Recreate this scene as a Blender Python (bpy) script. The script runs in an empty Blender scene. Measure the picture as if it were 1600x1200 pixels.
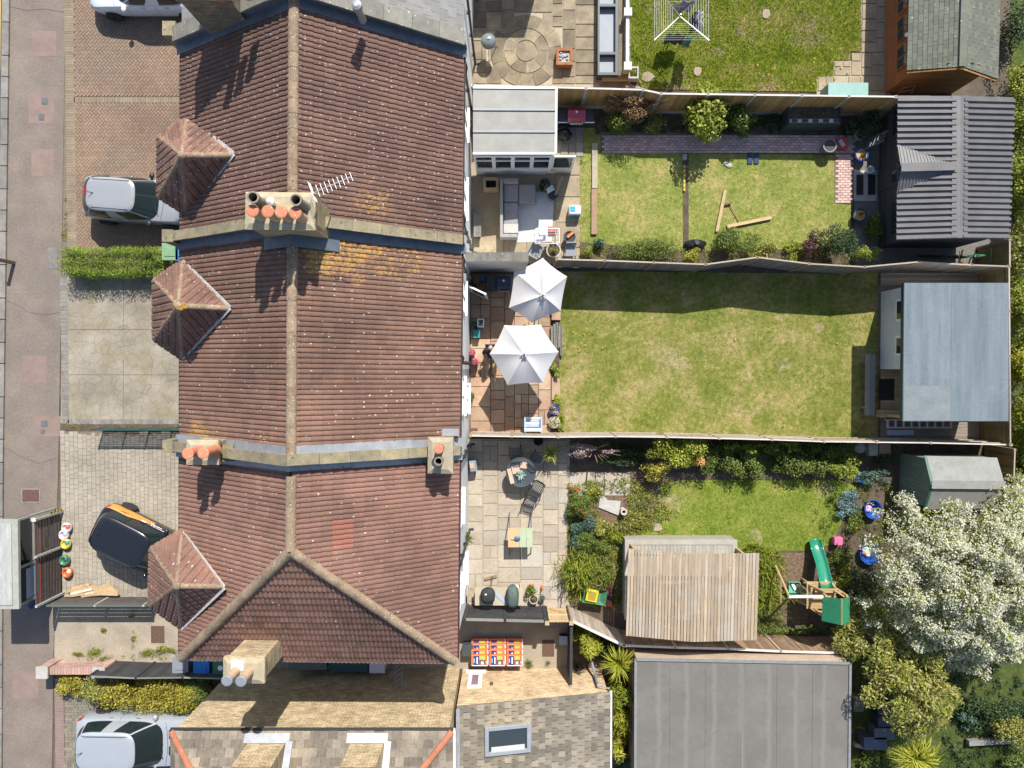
import bpy, bmesh, math, random
import numpy as np
from mathutils import Vector, Matrix, Euler
random.seed(7); np.random.seed(7)
R = math.radians
SC = bpy.context.scene
COL = SC.collection

# ---------------------------------------------------------------- camera, sky, sun, exposure
H, F, TILT = 28.0, 1100.0, -math.atan(23 / 1100.0)
cam = bpy.data.cameras.new('drone_camera'); camo = bpy.data.objects.new('drone_camera', cam)
COL.objects.link(camo); camo.location = (0, 0, H); camo.rotation_euler = (TILT, 0, 0)
cam.sensor_width = 36; cam.lens = 36 * F / 1600; cam.clip_end = 600; SC.camera = camo
SUN_EL, SUN_AZ = R(47), R(15)
SUN = Vector((math.sin(SUN_AZ) * math.cos(SUN_EL), math.cos(SUN_AZ) * math.cos(SUN_EL), math.sin(SUN_EL)))
W = bpy.data.worlds.new('World'); SC.world = W; W.use_nodes = True
wn = W.node_tree.nodes; wl = W.node_tree.links; wn.clear()
sk = wn.new('ShaderNodeTexSky'); sk.sky_type = 'NISHITA'; sk.sun_disc = False
sk.sun_elevation = SUN_EL; sk.sun_rotation = SUN_AZ
bg = wn.new('ShaderNodeBackground'); bg.inputs[1].default_value = 0.12
wo = wn.new('ShaderNodeOutputWorld'); wl.new(sk.outputs[0], bg.inputs[0]); wl.new(bg.outputs[0], wo.inputs[0])
sl = bpy.data.lights.new('sun', 'SUN'); sl.energy = 5.0; sl.angle = R(0.5); sl.color = (1, .96, .9)
so = bpy.data.objects.new('sun', sl); COL.objects.link(so); so.location = (10, 30, 40)
so.rotation_euler = SUN.to_track_quat('Z', 'Y').to_euler()
SC.view_settings.view_transform = 'Standard'; SC.view_settings.look = 'None'
SC.view_settings.exposure = 0.6; SC.view_settings.gamma = 1.0; SC.view_settings.use_curve_mapping = False

# ---------------------------------------------------------------- plan helper: photo point + height -> place in metres
_ct, _st = math.cos(TILT), math.sin(TILT)
def P(px, py, z=0.0):
    u, v = (px - 800) / F, (600 - py) / F
    d = Vector((u, v * _ct + _st, v * _st - _ct))
    t = (H - z) / -d.z
    return Vector((d.x * t, d.y * t, z))
def P2(px, py, z=0.0):
    q = P(px, py, z); return (q.x, q.y)

# ---------------------------------------------------------------- object helpers
def world_of(o):
    m = o.matrix_basis.copy()
    if o.parent: m = world_of(o.parent) @ o.matrix_parent_inverse @ m
    return m
KEEP = [True]
def link(o, parent=None, keep=True):
    keep = keep and KEEP[0]
    COL.objects.link(o)
    if parent is not None:
        o.parent = parent
        if keep: o.matrix_parent_inverse = world_of(parent).inverted()
    return o
def tag(o, label=None, cat=None, group=None, kind=None):
    if label: o['label'] = label
    if cat: o['category'] = cat
    if group: o['group'] = group
    if kind: o['kind'] = kind
    return o
def thing(name, label, cat, loc=(0, 0, 0), rz=0, group=None):
    o = bpy.data.objects.new(name, None); o.empty_display_size = .2
    o.location = loc; o.rotation_euler = (0, 0, rz); COL.objects.link(o)
    return tag(o, label, cat, group)
def copy_tree(o, parent=None, mat=None):
    c = o.copy(); COL.objects.link(c)
    if parent: c.parent = parent
    for ch in o.children: copy_tree(ch, c)
    return c
class MB:
    def __init__(s): s.v = []; s.f = []
    def add(s, vs, fs):
        n = len(s.v); s.v += [tuple(q) for q in vs]; s.f += [tuple(n + i for i in f) for f in fs]; return s
    def bx(s, x0, x1, y0, y1, z0, z1):
        return s.add([(x0,y0,z0),(x1,y0,z0),(x1,y1,z0),(x0,y1,z0),(x0,y0,z1),(x1,y0,z1),(x1,y1,z1),(x0,y1,z1)],
                     [(0,3,2,1),(4,5,6,7),(0,1,5,4),(1,2,6,5),(2,3,7,6),(3,0,4,7)])
    def box(s, c, d, rz=0, rx=0, ry=0):
        m = Matrix.Translation(c) @ Euler((rx, ry, rz)).to_matrix().to_4x4()
        x, y, z = d[0] / 2, d[1] / 2, d[2] / 2
        vs = [m @ Vector(q) for q in [(-x,-y,-z),(x,-y,-z),(x,y,-z),(-x,y,-z),(-x,-y,z),(x,-y,z),(x,y,z),(-x,y,z)]]
        return s.add(vs, [(0,3,2,1),(4,5,6,7),(0,1,5,4),(1,2,6,5),(2,3,7,6),(3,0,4,7)])
    def bar(s, a, b, w, h=None, up=(0, 0, 1)):
        a, b = Vector(a), Vector(b); h = h or w; d = (b - a).normalized(); up = Vector(up)
        if abs(d.dot(up)) > .98: up = Vector((0, 1, 0))
        x = d.cross(up).normalized() * (w / 2); y = x.cross(d).normalized() * (h / 2)
        vs = [a - x - y, a + x - y, a + x + y, a - x + y, b - x - y, b + x - y, b + x + y, b - x + y]
        return s.add(vs, [(0,1,2,3),(7,6,5,4),(4,5,1,0),(5,6,2,1),(6,7,3,2),(7,4,0,3)])
    def tube(s, pts, r, seg=8, cap=True):
        pts = [Vector(q) for q in pts]; n = len(pts); rs = r if isinstance(r, (list, tuple)) else [r] * n
        rings = []
        for i, q in enumerate(pts):
            d = (pts[min(i + 1, n - 1)] - pts[max(i - 1, 0)]).normalized()
            up = Vector((0, 0, 1)) if abs(d.z) < .9 else Vector((1, 0, 0))
            x = d.cross(up).normalized(); y = x.cross(d)
            rings.append([q + (x * math.cos(t) + y * math.sin(t)) * rs[i] for t in [2 * math.pi * k / seg for k in range(seg)]])
        vs = [v for rg in rings for v in rg]; fs = []
        for i in range(n - 1):
            for k in range(seg):
                a, b = i * seg + k, i * seg + (k + 1) % seg
                fs.append((a, b, b + seg, a + seg))
        if cap: fs += [tuple(reversed(range(seg))), tuple((n - 1) * seg + k for k in range(seg))]
        return s.add(vs, fs)
    def prism(s, pts, z0, z1):
        n = len(pts)
        a = sum(pts[i][0] * pts[(i + 1) % n][1] - pts[(i + 1) % n][0] * pts[i][1] for i in range(n))
        if a < 0: pts = list(reversed(pts))
        vs = [(q[0], q[1], z0) for q in pts] + [(q[0], q[1], z1) for q in pts]
        return s.add(vs, [tuple(reversed(range(n))), tuple(range(n, 2 * n))] + [(i, (i + 1) % n, n + (i + 1) % n, n + i) for i in range(n)])
    def lathe(s, c, prof, seg=16, sx=1, sy=1, rz=0):
        vs = []; fs = []; n = len(prof)
        for r, z in prof:
            for k in range(seg):
                t = 2 * math.pi * k / seg; x, y = r * math.cos(t) * sx, r * math.sin(t) * sy
                vs.append((c[0] + x * math.cos(rz) - y * math.sin(rz), c[1] + x * math.sin(rz) + y * math.cos(rz), c[2] + z))
        for i in range(n - 1):
            for k in range(seg):
                a, b = i * seg + k, i * seg + (k + 1) % seg; fs.append((a, b, b + seg, a + seg))
        fs += [tuple(reversed(range(seg))), tuple((n - 1) * seg + k for k in range(seg))]
        return s.add(vs, fs)
    def ball(s, c, r, seg=10, rings=6):
        r = r if isinstance(r, (tuple, list)) else (r, r, r)
        prof = [(math.sin(math.pi * (i + .001) / rings), -math.cos(math.pi * i / rings)) for i in range(rings + 1)]
        n = len(s.v); s.lathe((0, 0, 0), prof, seg)
        s.v[n:] = [(c[0] + x * r[0], c[1] + y * r[1], c[2] + z * r[2]) for x, y, z in s.v[n:]]
        return s
    def sheet(s, pts): return s.add(pts, [tuple(range(len(pts)))])
    def grid(s, fn, nu, nv):
        vs = [fn(i / nu, j / nv) for j in range(nv + 1) for i in range(nu + 1)]
        return s.add(vs, [(j*(nu+1)+i, j*(nu+1)+i+1, (j+1)*(nu+1)+i+1, (j+1)*(nu+1)+i) for j in range(nv) for i in range(nu)])
    def mesh(s, name, mat=None, smooth=False, fix=False):
        me = bpy.data.meshes.new(name); me.from_pydata(s.v, [], s.f)
        if fix:
            bm = bmesh.new(); bm.from_mesh(me); bmesh.ops.recalc_face_normals(bm, faces=bm.faces); bm.to_mesh(me); bm.free()
        if mat: me.materials.append(mat)
        if smooth: me.shade_smooth()
        return me
    def build(s, name, mat, parent=None, label=None, cat=None, group=None, kind=None, bevel=0, smooth=False, loc=None, sub=0, solid=0, fix=False):
        if loc is not None and parent is None:
            s.v = [(x - loc[0], y - loc[1], z - loc[2]) for x, y, z in s.v]
        o = bpy.data.objects.new(name, s.mesh(name, mat, smooth, fix))
        if loc is not None and parent is None: o.location = loc
        link(o, parent); tag(o, label, cat, group, kind)
        if solid: m = o.modifiers.new('th', 'SOLIDIFY'); m.thickness = solid
        if bevel: m = o.modifiers.new('bv', 'BEVEL'); m.width = bevel; m.segments = 2; m.limit_method = 'ANGLE'
        if sub: m = o.modifiers.new('ss', 'SUBSURF'); m.levels = m.render_levels = sub
        if bevel and not smooth: pass
        return o
def np_obj(name, V, faces, mat, parent=None, rnd=None, smooth=False, **kw):
    """V (n,3); faces (m,k) all the same size"""
    me = bpy.data.meshes.new(name); V = np.asarray(V, np.float32); faces = np.asarray(faces, np.int32); m, k = faces.shape
    me.vertices.add(len(V)); me.vertices.foreach_set('co', V.ravel())
    me.loops.add(m * k); me.loops.foreach_set('vertex_index', faces.ravel())
    me.polygons.add(m); me.polygons.foreach_set('loop_start', np.arange(0, m * k, k, dtype=np.int32))
    me.update(calc_edges=True)
    if rnd is not None:
        a = me.attributes.new('rnd', 'FLOAT', 'FACE'); a.data.foreach_set('value', np.asarray(rnd, np.float32))
    if smooth: me.shade_smooth()
    me.materials.append(mat)
    o = bpy.data.objects.new(name, me); link(o, parent); return tag(o, **kw)
def sheet(name, pts, z, mat, parent=None, kind='structure', **kw):
    m = MB(); m.sheet([P(a, b, z) for a, b in pts]); 
    me = m.v
    ar = sum(me[i][0] * me[(i+1) % len(me)][1] - me[(i+1) % len(me)][0] * me[i][1] for i in range(len(me)))
    if ar < 0: m.v.reverse()
    return m.build(name, mat, parent, kind=kind if parent is None else None, **kw)
_mc = {}
def mesh_arrays(me):
    if me.name not in _mc:
        V = np.empty(len(me.vertices) * 3, np.float32); me.vertices.foreach_get('co', V)
        _mc[me.name] = (V.reshape(-1, 3), [tuple(p.vertices) for p in me.polygons])
    return _mc[me.name]
def join_stuff(name, items, parent, mat, smooth=False):
    Vs, fs, rn = [], [], []; n = 0
    for me, M in items:
        V, F_ = mesh_arrays(me); A = np.array(M)
        Vs.append(V @ A[:3, :3].T + A[:3, 3]); r = random.random()
        fs += [tuple(n + i for i in f) for f in F_]; rn += [r] * len(F_); n += len(V)
    me = bpy.data.meshes.new(name); me.from_pydata(np.concatenate(Vs).tolist(), [], fs)
    a = me.attributes.new('rnd', 'FLOAT', 'FACE'); a.data.foreach_set('value', np.asarray(rn, np.float32))
    if smooth: me.shade_smooth()
    me.materials.append(mat)
    o = bpy.data.objects.new(name, me); link(o, parent); o['kind'] = 'stuff'; return o
def pieces(name, items, parent, mat, limit=300, stuff_name=None, key=None, smooth=False):
    """items (mesh, matrix): the first of them as objects that share meshes, the rest as one mesh of real pieces"""
    if len(items) > limit:
        items = sorted(items, key=key or (lambda t: -t[1].translation.z))
    pinv = world_of(parent).inverted() if parent else None
    for me, M in items[:limit]:
        o = bpy.data.objects.new(name, me); COL.objects.link(o)
        if not me.materials: me.materials.append(mat)
        if parent: o.parent = parent; o.matrix_parent_inverse = pinv
        o.matrix_basis = M
    if len(items) > limit: join_stuff(stuff_name or name, items[limit:], parent, mat, smooth)
def inside(poly, X, Y):
    r = np.zeros(len(X), bool); n = len(poly)
    for i in range(n):
        x0, y0 = poly[i]; x1, y1 = poly[(i + 1) % n]
        c = ((y0 > Y) != (y1 > Y)) & (X < (x1 - x0) * (Y - y0) / ((y1 - y0) or 1e-9) + x0); r ^= c
    return r

# ---------------------------------------------------------------- materials
class NT:
    def __init__(s, name):
        s.m = bpy.data.materials.new(name); s.m.use_nodes = True; s.t = s.m.node_tree; s.t.nodes.clear()
        s.out = s.t.nodes.new('ShaderNodeOutputMaterial'); s.pos = s.n('ShaderNodeNewGeometry').outputs['Position']
    def n(s, typ, **kw):
        q = s.t.nodes.new(typ)
        for k, v in kw.items(): setattr(q, k, v)
        return q
    def l(s, a, b): s.t.links.new(a, b)
    def noise(s, scale, detail=4, rough=.6, vec=None, stretch=None):
        q = s.n('ShaderNodeTexNoise'); q.inputs['Scale'].default_value = scale; q.inputs['Detail'].default_value = detail
        q.inputs['Roughness'].default_value = rough; v = vec or s.pos
        if stretch:
            mp = s.n('ShaderNodeMapping'); mp.inputs['Scale'].default_value = stretch; s.l(v, mp.inputs[0]); v = mp.outputs[0]
        s.l(v, q.inputs['Vector']); return q.outputs['Fac']
    def ramp(s, fac, stops, interp='LINEAR'):
        q = s.n('ShaderNodeValToRGB'); q.color_ramp.interpolation = interp; e = q.color_ramp.elements
        while len(e) < len(stops): e.new(.5)
        for i, (p, c) in enumerate(stops):
            e[i].position = p; e[i].color = (*c, 1) if not isinstance(c, (int, float)) else (c, c, c, 1)
        s.l(fac, q.inputs[0]); return q.outputs[0]
    def mix(s, fac, a, b, mode='MIX'):
        q = s.n('ShaderNodeMix', data_type='RGBA', blend_type=mode)
        for i, x in ((0, fac), (6, a), (7, b)):
            if hasattr(x, 'links'): s.l(x, q.inputs[i])
            else: q.inputs[i].default_value = x if isinstance(x, (int, float)) else (*x, 1)
        return q.outputs[2]
    def math(s, op, a, b=0.0, c=0.0, clamp=False):
        q = s.n('ShaderNodeMath', operation=op); q.use_clamp = clamp
        for i, x in enumerate((a, b, c)):
            if hasattr(x, 'links'): s.l(x, q.inputs[i])
            else: q.inputs[i].default_value = x
        return q.outputs[0]
    def rnd(s):
        oi = s.n('ShaderNodeObjectInfo').outputs['Random']; at = s.n('ShaderNodeAttribute'); at.attribute_name = 'rnd'
        return s.math('FRACT', s.math('ADD', oi, at.outputs['Fac']))
    def xyz(s):
        q = s.n('ShaderNodeSeparateXYZ'); s.l(s.pos, q.inputs[0]); return q.outputs
    def blob(s, c, r, soft=.5):
        """a stain of radius r about world point c"""
        q = s.n('ShaderNodeVectorMath', operation='DISTANCE'); s.l(s.pos, q.inputs[0]); q.inputs[1].default_value = c
        return s.math('MULTIPLY_ADD', q.outputs['Value'], -1 / (r * soft), 1 / soft, clamp=True)
    def done(s, col, rough=.85, bump=None, bstr=.3, metal=0, spec=.4, dist=.02, alpha=None, coat=0):
        b = s.n('ShaderNodeBsdfPrincipled'); b.inputs['Roughness'].default_value = rough; b.inputs['Metallic'].default_value = metal
        b.inputs['Specular IOR Level'].default_value = spec; b.inputs['Coat Weight'].default_value = coat; b.inputs['Coat Roughness'].default_value = .05
        if hasattr(col, 'links'): s.l(col, b.inputs['Base Color'])
        else: b.inputs['Base Color'].default_value = (*col, 1)
        if bump is not None:
            q = s.n('ShaderNodeBump'); q.inputs['Strength'].default_value = bstr; q.inputs['Distance'].default_value = dist
            s.l(bump, q.inputs['Height']); s.l(q.outputs[0], b.inputs['Normal'])
        s.l(b.outputs[0], s.out.inputs[0]); return s.m
def mul(c, k): return tuple(min(1, x * k) for x in c)
def M_(name, c1, c2=None, s=3, rough=.85, var=0, bump=.2, bs=None, spots=(), metal=0, spec=.4, fine=.25, stretch=None, c3=None, coat=0):
    """weathered surface: two tones by noise, fine grain, piece-to-piece variation, spots (colour, scale, amount)"""
    t = NT(name); c2 = c2 or mul(c1, .8)
    col = t.ramp(t.noise(s, 5, .62, stretch=stretch), [(.33, c1), (.67, c2)])
    if c3: col = t.mix(t.ramp(t.noise(s * .31 + .13, 4), [(.5, 0.0), (.64, 1.0)]), col, c3)
    g = t.noise(s * 9 + 5, 3, .7, stretch=stretch)
    col = t.mix(1.0, col, t.ramp(g, [(.25, 1 - fine), (.75, 1 + fine * .6)]), 'MULTIPLY')
    if var:
        r = t.rnd(); col = t.mix(1.0, col, t.ramp(r, [(0, 1 - var), (1, 1 + var)]), 'MULTIPLY')
    for sc_, scl, amt in spots:
        v = t.n('ShaderNodeTexVoronoi'); v.inputs['Scale'].default_value = scl; t.l(t.pos, v.inputs['Vector'])
        k = t.math('ADD', v.outputs['Distance'], t.math('MULTIPLY', t.math('SUBTRACT', t.noise(scl * 1.7, 3), .4), .35))
        col = t.mix(t.ramp(k, [(amt - .03, 1.0), (amt + .02, 0.0)]), col, sc_)
    return t.done(col, rough, t.noise(bs or s * 8, 5, .7, stretch=stretch), bump, metal, spec, coat=coat)
def plain(name, c, rough=.5, metal=0, spec=.5, coat=0, dirt=.12):
    t = NT(name)
    col = t.mix(1.0, c, t.ramp(t.noise(3.0, 5), [(.3, 1 - dirt), (.7, 1.0)]), 'MULTIPLY')
    return t.done(col, rough, None, 0, metal, spec, coat=coat)
def leafm(name, stops, trans=.3, rough=.55):
    t = NT(name); col = t.ramp(t.rnd(), stops)
    col = t.mix(1.0, col, t.ramp(t.noise(1.3, 3), [(.3, .75), (.7, 1.2)]), 'MULTIPLY')
    d = t.n('ShaderNodeBsdfPrincipled'); d.inputs['Roughness'].default_value = rough; d.inputs['Specular IOR Level'].default_value = .3
    tr = t.n('ShaderNodeBsdfTranslucent'); mx = t.n('ShaderNodeMixShader'); mx.inputs[0].default_value = trans
    t.l(col, d.inputs['Base Color']); t.l(t.mix(1.0, col, (1.0, 1.0, .55), 'MULTIPLY'), tr.inputs[0])
    t.l(d.outputs[0], mx.inputs[1]); t.l(tr.outputs[0], mx.inputs[2]); t.l(mx.outputs[0], t.out.inputs[0]); return t.m
def glassm(name, tint=(.02, .03, .035), rough=.03):
    t = NT(name); return t.done(tint, rough, None, 0, 0, .6)
def brickm(name, c1, c2, mortar, bw=.225, rh=.075, axis='x', spots=()):
    t = NT(name); x = t.xyz(); cb = t.n('ShaderNodeCombineXYZ')
    t.l(x[0] if axis == 'x' else x[1], cb.inputs[0]); t.l(x[2], cb.inputs[1])
    b = t.n('ShaderNodeTexBrick'); t.l(cb.outputs[0], b.inputs['Vector']); b.inputs['Scale'].default_value = 1
    b.inputs['Brick Width'].default_value = bw; b.inputs['Row Height'].default_value = rh; b.inputs['Mortar Size'].default_value = .012
    b.inputs['Bias'].default_value = 0; b.inputs['Color1'].default_value = (*c1, 1); b.inputs['Color2'].default_value = (*c2, 1); b.inputs['Mortar'].default_value = (*mortar, 1)
    col = t.mix(1.0, b.outputs[0], t.ramp(t.noise(2.2, 6, .7), [(.25, .6), (.7, 1.25)]), 'MULTIPLY')
    col = t.mix(1.0, col, t.ramp(t.noise(14, 3, .7), [(.3, .7), (.7, 1.2)]), 'MULTIPLY')
    col = t.mix(1.0, col, t.ramp(t.noise(1.0, 3, .8, stretch=((2.2, 1, 11) if axis == 'x' else (1, 2.2, 11))), [(.32, .66), (.62, 1.18)]), 'MULTIPLY')
    h = t.math('SUBTRACT', t.math('MULTIPLY', t.noise(20, 3), .4), b.outputs['Fac'])
    return t.done(col, .9, h, .6, dist=.01)
# ================================================================ GROUND
m_ground = M_('dry_earth', (.13, .10, .07), (.07, .055, .04), s=1.2, spots=[((.2, .17, .12), 9, .12)])
m_soil = M_('bed_soil', (.14, .1, .066), (.06, .044, .032), s=3, fine=.5, bump=.6, spots=[((.26, .2, .15), 22, .13)])
m_bark = M_('bark_chips', (.22, .145, .09), (.075, .048, .03), s=9, fine=.5, bump=.8, spots=[((.42, .3, .2), 16, .2), ((.3, .2, .13), 25, .2)])
m_tarmac = M_('pavement_tarmac', (.222, .178, .143), (.16, .13, .107), s=.8, bump=.25, bs=60, fine=.28, c3=(.17, .142, .12), spots=[((.1, .09, .08), 1.3, .05), ((.3, .28, .25), 6, .06)])
m_patch = M_('tarmac_repair', (.245, .175, .143), (.195, .14, .117), s=2, bump=.25, bs=60, fine=.15)
m_asphalt = M_('road_asphalt', (.10, .1, .105), (.07, .07, .075), s=1, bs=50)
m_yellow = plain('road_yellow', (.55, .4, .08), .8)
m_kerb = M_('kerb_granite', (.25, .228, .2), (.165, .152, .135), s=3, var=.15)
m_blockB = M_('drive_block_brown', (.265, .178, .12), (.175, .12, .085), s=.45, var=.09, fine=.15, c3=(.205, .15, .108))
m_blockD = M_('drive_block_buff', (.34, .3, .235), (.265, .232, .18), s=.7, var=.09, fine=.15)
m_joint = M_('joint_sand', (.19, .145, .105), (.14, .11, .08), s=4)
m_slabA = M_('old_sandstone', (.29, .235, .15), (.15, .125, .09), s=1.6, var=.3, spots=[((.12, .11, .09), 3, .1)])
m_slabB = M_('tan_slab', (.36, .295, .2), (.27, .21, .135), s=1.5, var=.12)
m_slabC = M_('pink_sandstone', (.44, .285, .185), (.29, .185, .12), s=1.3, var=.2, c3=(.42, .33, .22))
m_slabD = M_('buff_sandstone', (.42, .35, .265), (.325, .275, .21), s=1.2, var=.14, c3=(.36, .335, .275))
m_mortarA = M_('pale_mortar', (.42, .36, .26), (.33, .28, .2), s=4)
m_mortarC = M_('dark_mortar', (.19, .145, .105), (.14, .11, .085), s=4)
m_mortarD = M_('light_mortar', (.43, .37, .28), (.34, .29, .22), s=4)
m_conc = M_('alley_concrete', (.36, .305, .225), (.26, .22, .165), s=1.2, spots=[((.15, .14, .1), 2.2, .06)])
m_brickpath = M_('path_brick_pink', (.60, .41, .36), (.5, .34, .305), s=1.5, var=.22, c3=(.55, .4, .39))
m_iron = M_('rusty_iron', (.14, .075, .05), (.09, .055, .04), s=10)
m_cover = M_('grey_cover', (.14, .15, .15), (.1, .105, .105), s=8)

def concrete_imprint():
    t = NT('imprinted_concrete')
    v = t.n('ShaderNodeTexVoronoi', feature='DISTANCE_TO_EDGE'); v.inputs['Scale'].default_value = 2.6
    wv = t.n('ShaderNodeVectorMath', operation='ADD'); t.l(t.pos, wv.inputs[0])
    nz = t.n('ShaderNodeTexNoise'); nz.inputs['Scale'].default_value = 1.5; t.l(t.pos, nz.inputs['Vector'])
    sc = t.n('ShaderNodeVectorMath', operation='SCALE'); sc.inputs['Scale'].default_value = .35; t.l(nz.outputs['Color'], sc.inputs[0])
    t.l(sc.outputs[0], wv.inputs[1]); t.l(wv.outputs[0], v.inputs['Vector'])
    col = t.ramp(t.noise(.7, 6, .65), [(.3, (.345, .305, .245)), (.5, (.265, .23, .178)), (.68, (.19, .168, .125))])
    col = t.mix(t.ramp(t.noise(.5, 5), [(.5, 0.0), (.66, .75)]), col, (.19, .165, .075))
    line = t.ramp(v.outputs['Distance'], [(.008, .74), (.04, 1.0)])
    col = t.mix(1.0, col, line, 'MULTIPLY')
    col = t.mix(1.0, col, t.ramp(t.noise(25, 3, .7), [(.3, .82), (.7, 1.12)]), 'MULTIPLY')
    return t.done(col, .85, line, .35, dist=.01)
m_imprint = concrete_imprint()

def lawn_mat(name, dry, green, dark, scale, lo, hi, bare=()):
    t = NT(name)
    n1 = t.noise(scale, 6, .66); n2 = t.noise(scale * 2.7 + 3, 5, .7)
    col = t.ramp(t.math('MULTIPLY_ADD', n2, .45, t.math('MULTIPLY', n1, .6)), [(lo, dark), ((lo + hi) / 2, green), (hi, dry)])
    for c, r in bare: col = t.mix(t.ramp(t.math('MULTIPLY', t.blob(c, r, 1.0), t.ramp(t.noise(2.6, 5, .7), [(.38, .1), (.65, 1.9)])), [(.25, 0.0), (.9, .62)]), col, (.40, .31, .19))
    col = t.mix(1.0, col, t.ramp(t.noise(34, 4, .75), [(.28, .62), (.72, 1.3)]), 'MULTIPLY')
    col = t.mix(1.0, col, t.ramp(t.noise(7, 4, .7), [(.3, .75), (.7, 1.2)]), 'MULTIPLY')
    col = t.mix(1.0, col, t.ramp(t.rnd(), [(0, .72), (1, 1.3)]), 'MULTIPLY')
    return t.done(col, .9, t.noise(40, 4, .8), .7, spec=.15, dist=.03)
m_lawnA = lawn_mat('lawn_lush', (.36, .31, .10), (.19, .24, .02), (.085, .14, .01), .7, .36, .66, bare=[(tuple(P(*q)), r) for *q, r in ((1262, 48, 1.1), (1158, 48, .4), (1125, 82, .4), (1195, 20, .4), (1020, 15, .4), (1060, 132, .9), (1200, 136, .8))])
m_lawnB = lawn_mat('lawn_mown', (.33, .27, .11), (.19, .212, .048), (.115, .15, .026), .7, .36, .66, bare=[(tuple(P(*q)), r) for *q, r in ((1262, 48, 1.1), (1158, 48, .4), (1125, 82, .4), (1195, 20, .4), (1020, 15, .4), (1060, 132, .9), (1200, 136, .8))])
m_lawnC = lawn_mat('lawn_dry', (.37, .295, .13), (.2, .21, .045), (.105, .145, .02), .6, .38, .64, bare=[(tuple(P(*q)), r) for *q, r in ((1040, 555, .9), (1280, 513, .35), (1155, 640, .4), (1060, 570, .7), (1225, 570, .5), (895, 660, .9), (960, 440, .5), (900, 430, .4), (1180, 640, .3))])
m_lawnD = lawn_mat('lawn_green', (.29, .26, .08), (.18, .22, .034), (.11, .16, .018), .8, .40, .70, bare=[(tuple(P(*q)), r) for *q, r in ((1045, 790, .9), (1180, 840, .5), (1290, 765, .6))])
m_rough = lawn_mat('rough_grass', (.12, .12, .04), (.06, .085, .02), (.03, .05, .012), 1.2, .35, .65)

g = MB(); g.sheet([(-160, -160, -.03), (160, -160, -.03), (160, 160, -.03), (-160, 160, -.03)]); g.build('ground', m_ground, kind='structure')
sheet('road', [(-700, -500), (4, -500), (4, 350), (-8, 1700), (-700, 1700)], -.018, m_asphalt)
sheet('road_marking', [(-4, -60), (2, -60), (0, 110), (-5, 110)], -.012, m_yellow)
sheet('pavement', [(8, -400), (108, -400), (96, 430), (92, 680), (84, 1000), (74, 1700), (-4, 1700), (-2, 600)], 0, m_tarmac)
# kerb stones, one by one
km = thing('kerb', 'weathered pale granite kerb along the left edge of the pavement', 'kerb', P(8, 400)); km['kind'] = 'structure'
y = -40.0; its = []
while y < 1260:
    L = random.choice([33, 36, 40, 52]); xx = 11 - (y / 400) * 5.5 if y < 700 else 1.4 - (y - 700) * .004
    m = MB(); a, b = P(xx, y + .6), P(xx - .3, y + L - .8); m.bar((a.x, a.y, .02), (b.x, b.y, .02), .27, .13); its.append((m.mesh('kerb_stone', m_kerb), Matrix()))
    y += L
pieces('kerb_stone', its, km, m_kerb)
def flat(name, x0, y0, x1, y1, z, mat, label=None, cat=None, parent=None, kind='structure'):
    return sheet(name, [(x0, y0), (x1, y0), (x1, y1), (x0, y1)], z, mat, parent, kind=kind)
for q in [(50, 48, 88, 88), (45, 146, 85, 193), (49, 233, 84, 275), (35, 556, 73, 598), (52, 650, 95, 682), (20, 1048, 60, 1092)]:
    flat('tarmac_patch', *q, .004, m_patch)
def cover(name, label, x0, y0, x1, y1, mat, frame=None, z=.012):
    a, b = P(x0, y1, z), P(x1, y0, z); t = thing(name, label, 'cover', ((a.x + b.x) / 2, (a.y + b.y) / 2, 0))
    m = MB().bx(a.x, b.x, a.y, b.y, -.01, z); m.build('plate', mat, t)
    m = MB(); n = max(2, int((b.x - a.x) / .09)); d = (b.x - a.x) / n
    for i in range(n): m.bx(a.x + i * d + .012, a.x + (i + .6) * d, a.y + .03, b.y - .03, z, z + .006)
    m.build('rib', mat, t)
    if frame: m = MB(); w = .04; [m.bx(*q, -.01, z + .004) for q in ((a.x - w, b.x + w, a.y - w, a.y), (a.x - w, b.x + w, b.y, b.y + w), (a.x - w, a.x, a.y, b.y), (b.x, b.x + w, a.y, b.y))]; m.build('frame', frame, t)
    return t
cover('drain_grate', 'rust brown square drain grate in the grey pavement', 35, 765, 61, 784, m_iron, m_kerb)
cover('utility_cover', 'small dark square cover, upper right of the two in the pinkish patch near the top', 65, 153, 74, 163, m_cover)
cover('utility_cover', 'small dark square cover, lower left of the two in the pinkish patch near the top', 60, 178, 69, 188, m_cover)
cover('utility_cover', 'larger dark cover in the pavement beside the dirt strip between two drives', 64, 657, 74, 667, m_cover)
cover('utility_cover', 'smallest dark cover just below the larger cover beside the dirt strip', 63, 671, 70, 678, m_cover)
cover('water_cover', 'pale concrete cover slab in the pavement at the end of the clipped hedge', 75, 387, 89, 420, m_kerb)
cover('drain_cover', 'rusty brown cover in the weedy concrete path beside the house', 236, 978, 257, 1005, m_iron, m_conc)
m = MB(); a, b = P(22, 411), P(22, 411); m.bx(a.x - .06, a.x + .06, a.y - .06, a.y + .06, 0, .9)
bp = thing('bollard', 'short dark timber post at the kerb edge of the pavement', 'post', a); m.build('post', M_('post_timber', (.14, .09, .06), s=8), bp)
MB().bx(a.x - .075, a.x + .075, a.y - .075, a.y + .075, .9, .93).build('cap', m_kerb, bp)

for pts in ([(8, 469), (30, 478), (45, 488), (70, 492), (95, 488)], [(0, 698), (14, 702), (28, 712), (60, 724), (88, 716)], [(14, 10), (40, 16), (70, 14), (106, 20)]):
    m = MB(); [m.bar(P(*p, .003), P(*q, .003), .018, .004) for p, q in zip(pts, pts[1:])]; m.build('tarmac_crack', m_asphalt, kind='structure')
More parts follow.
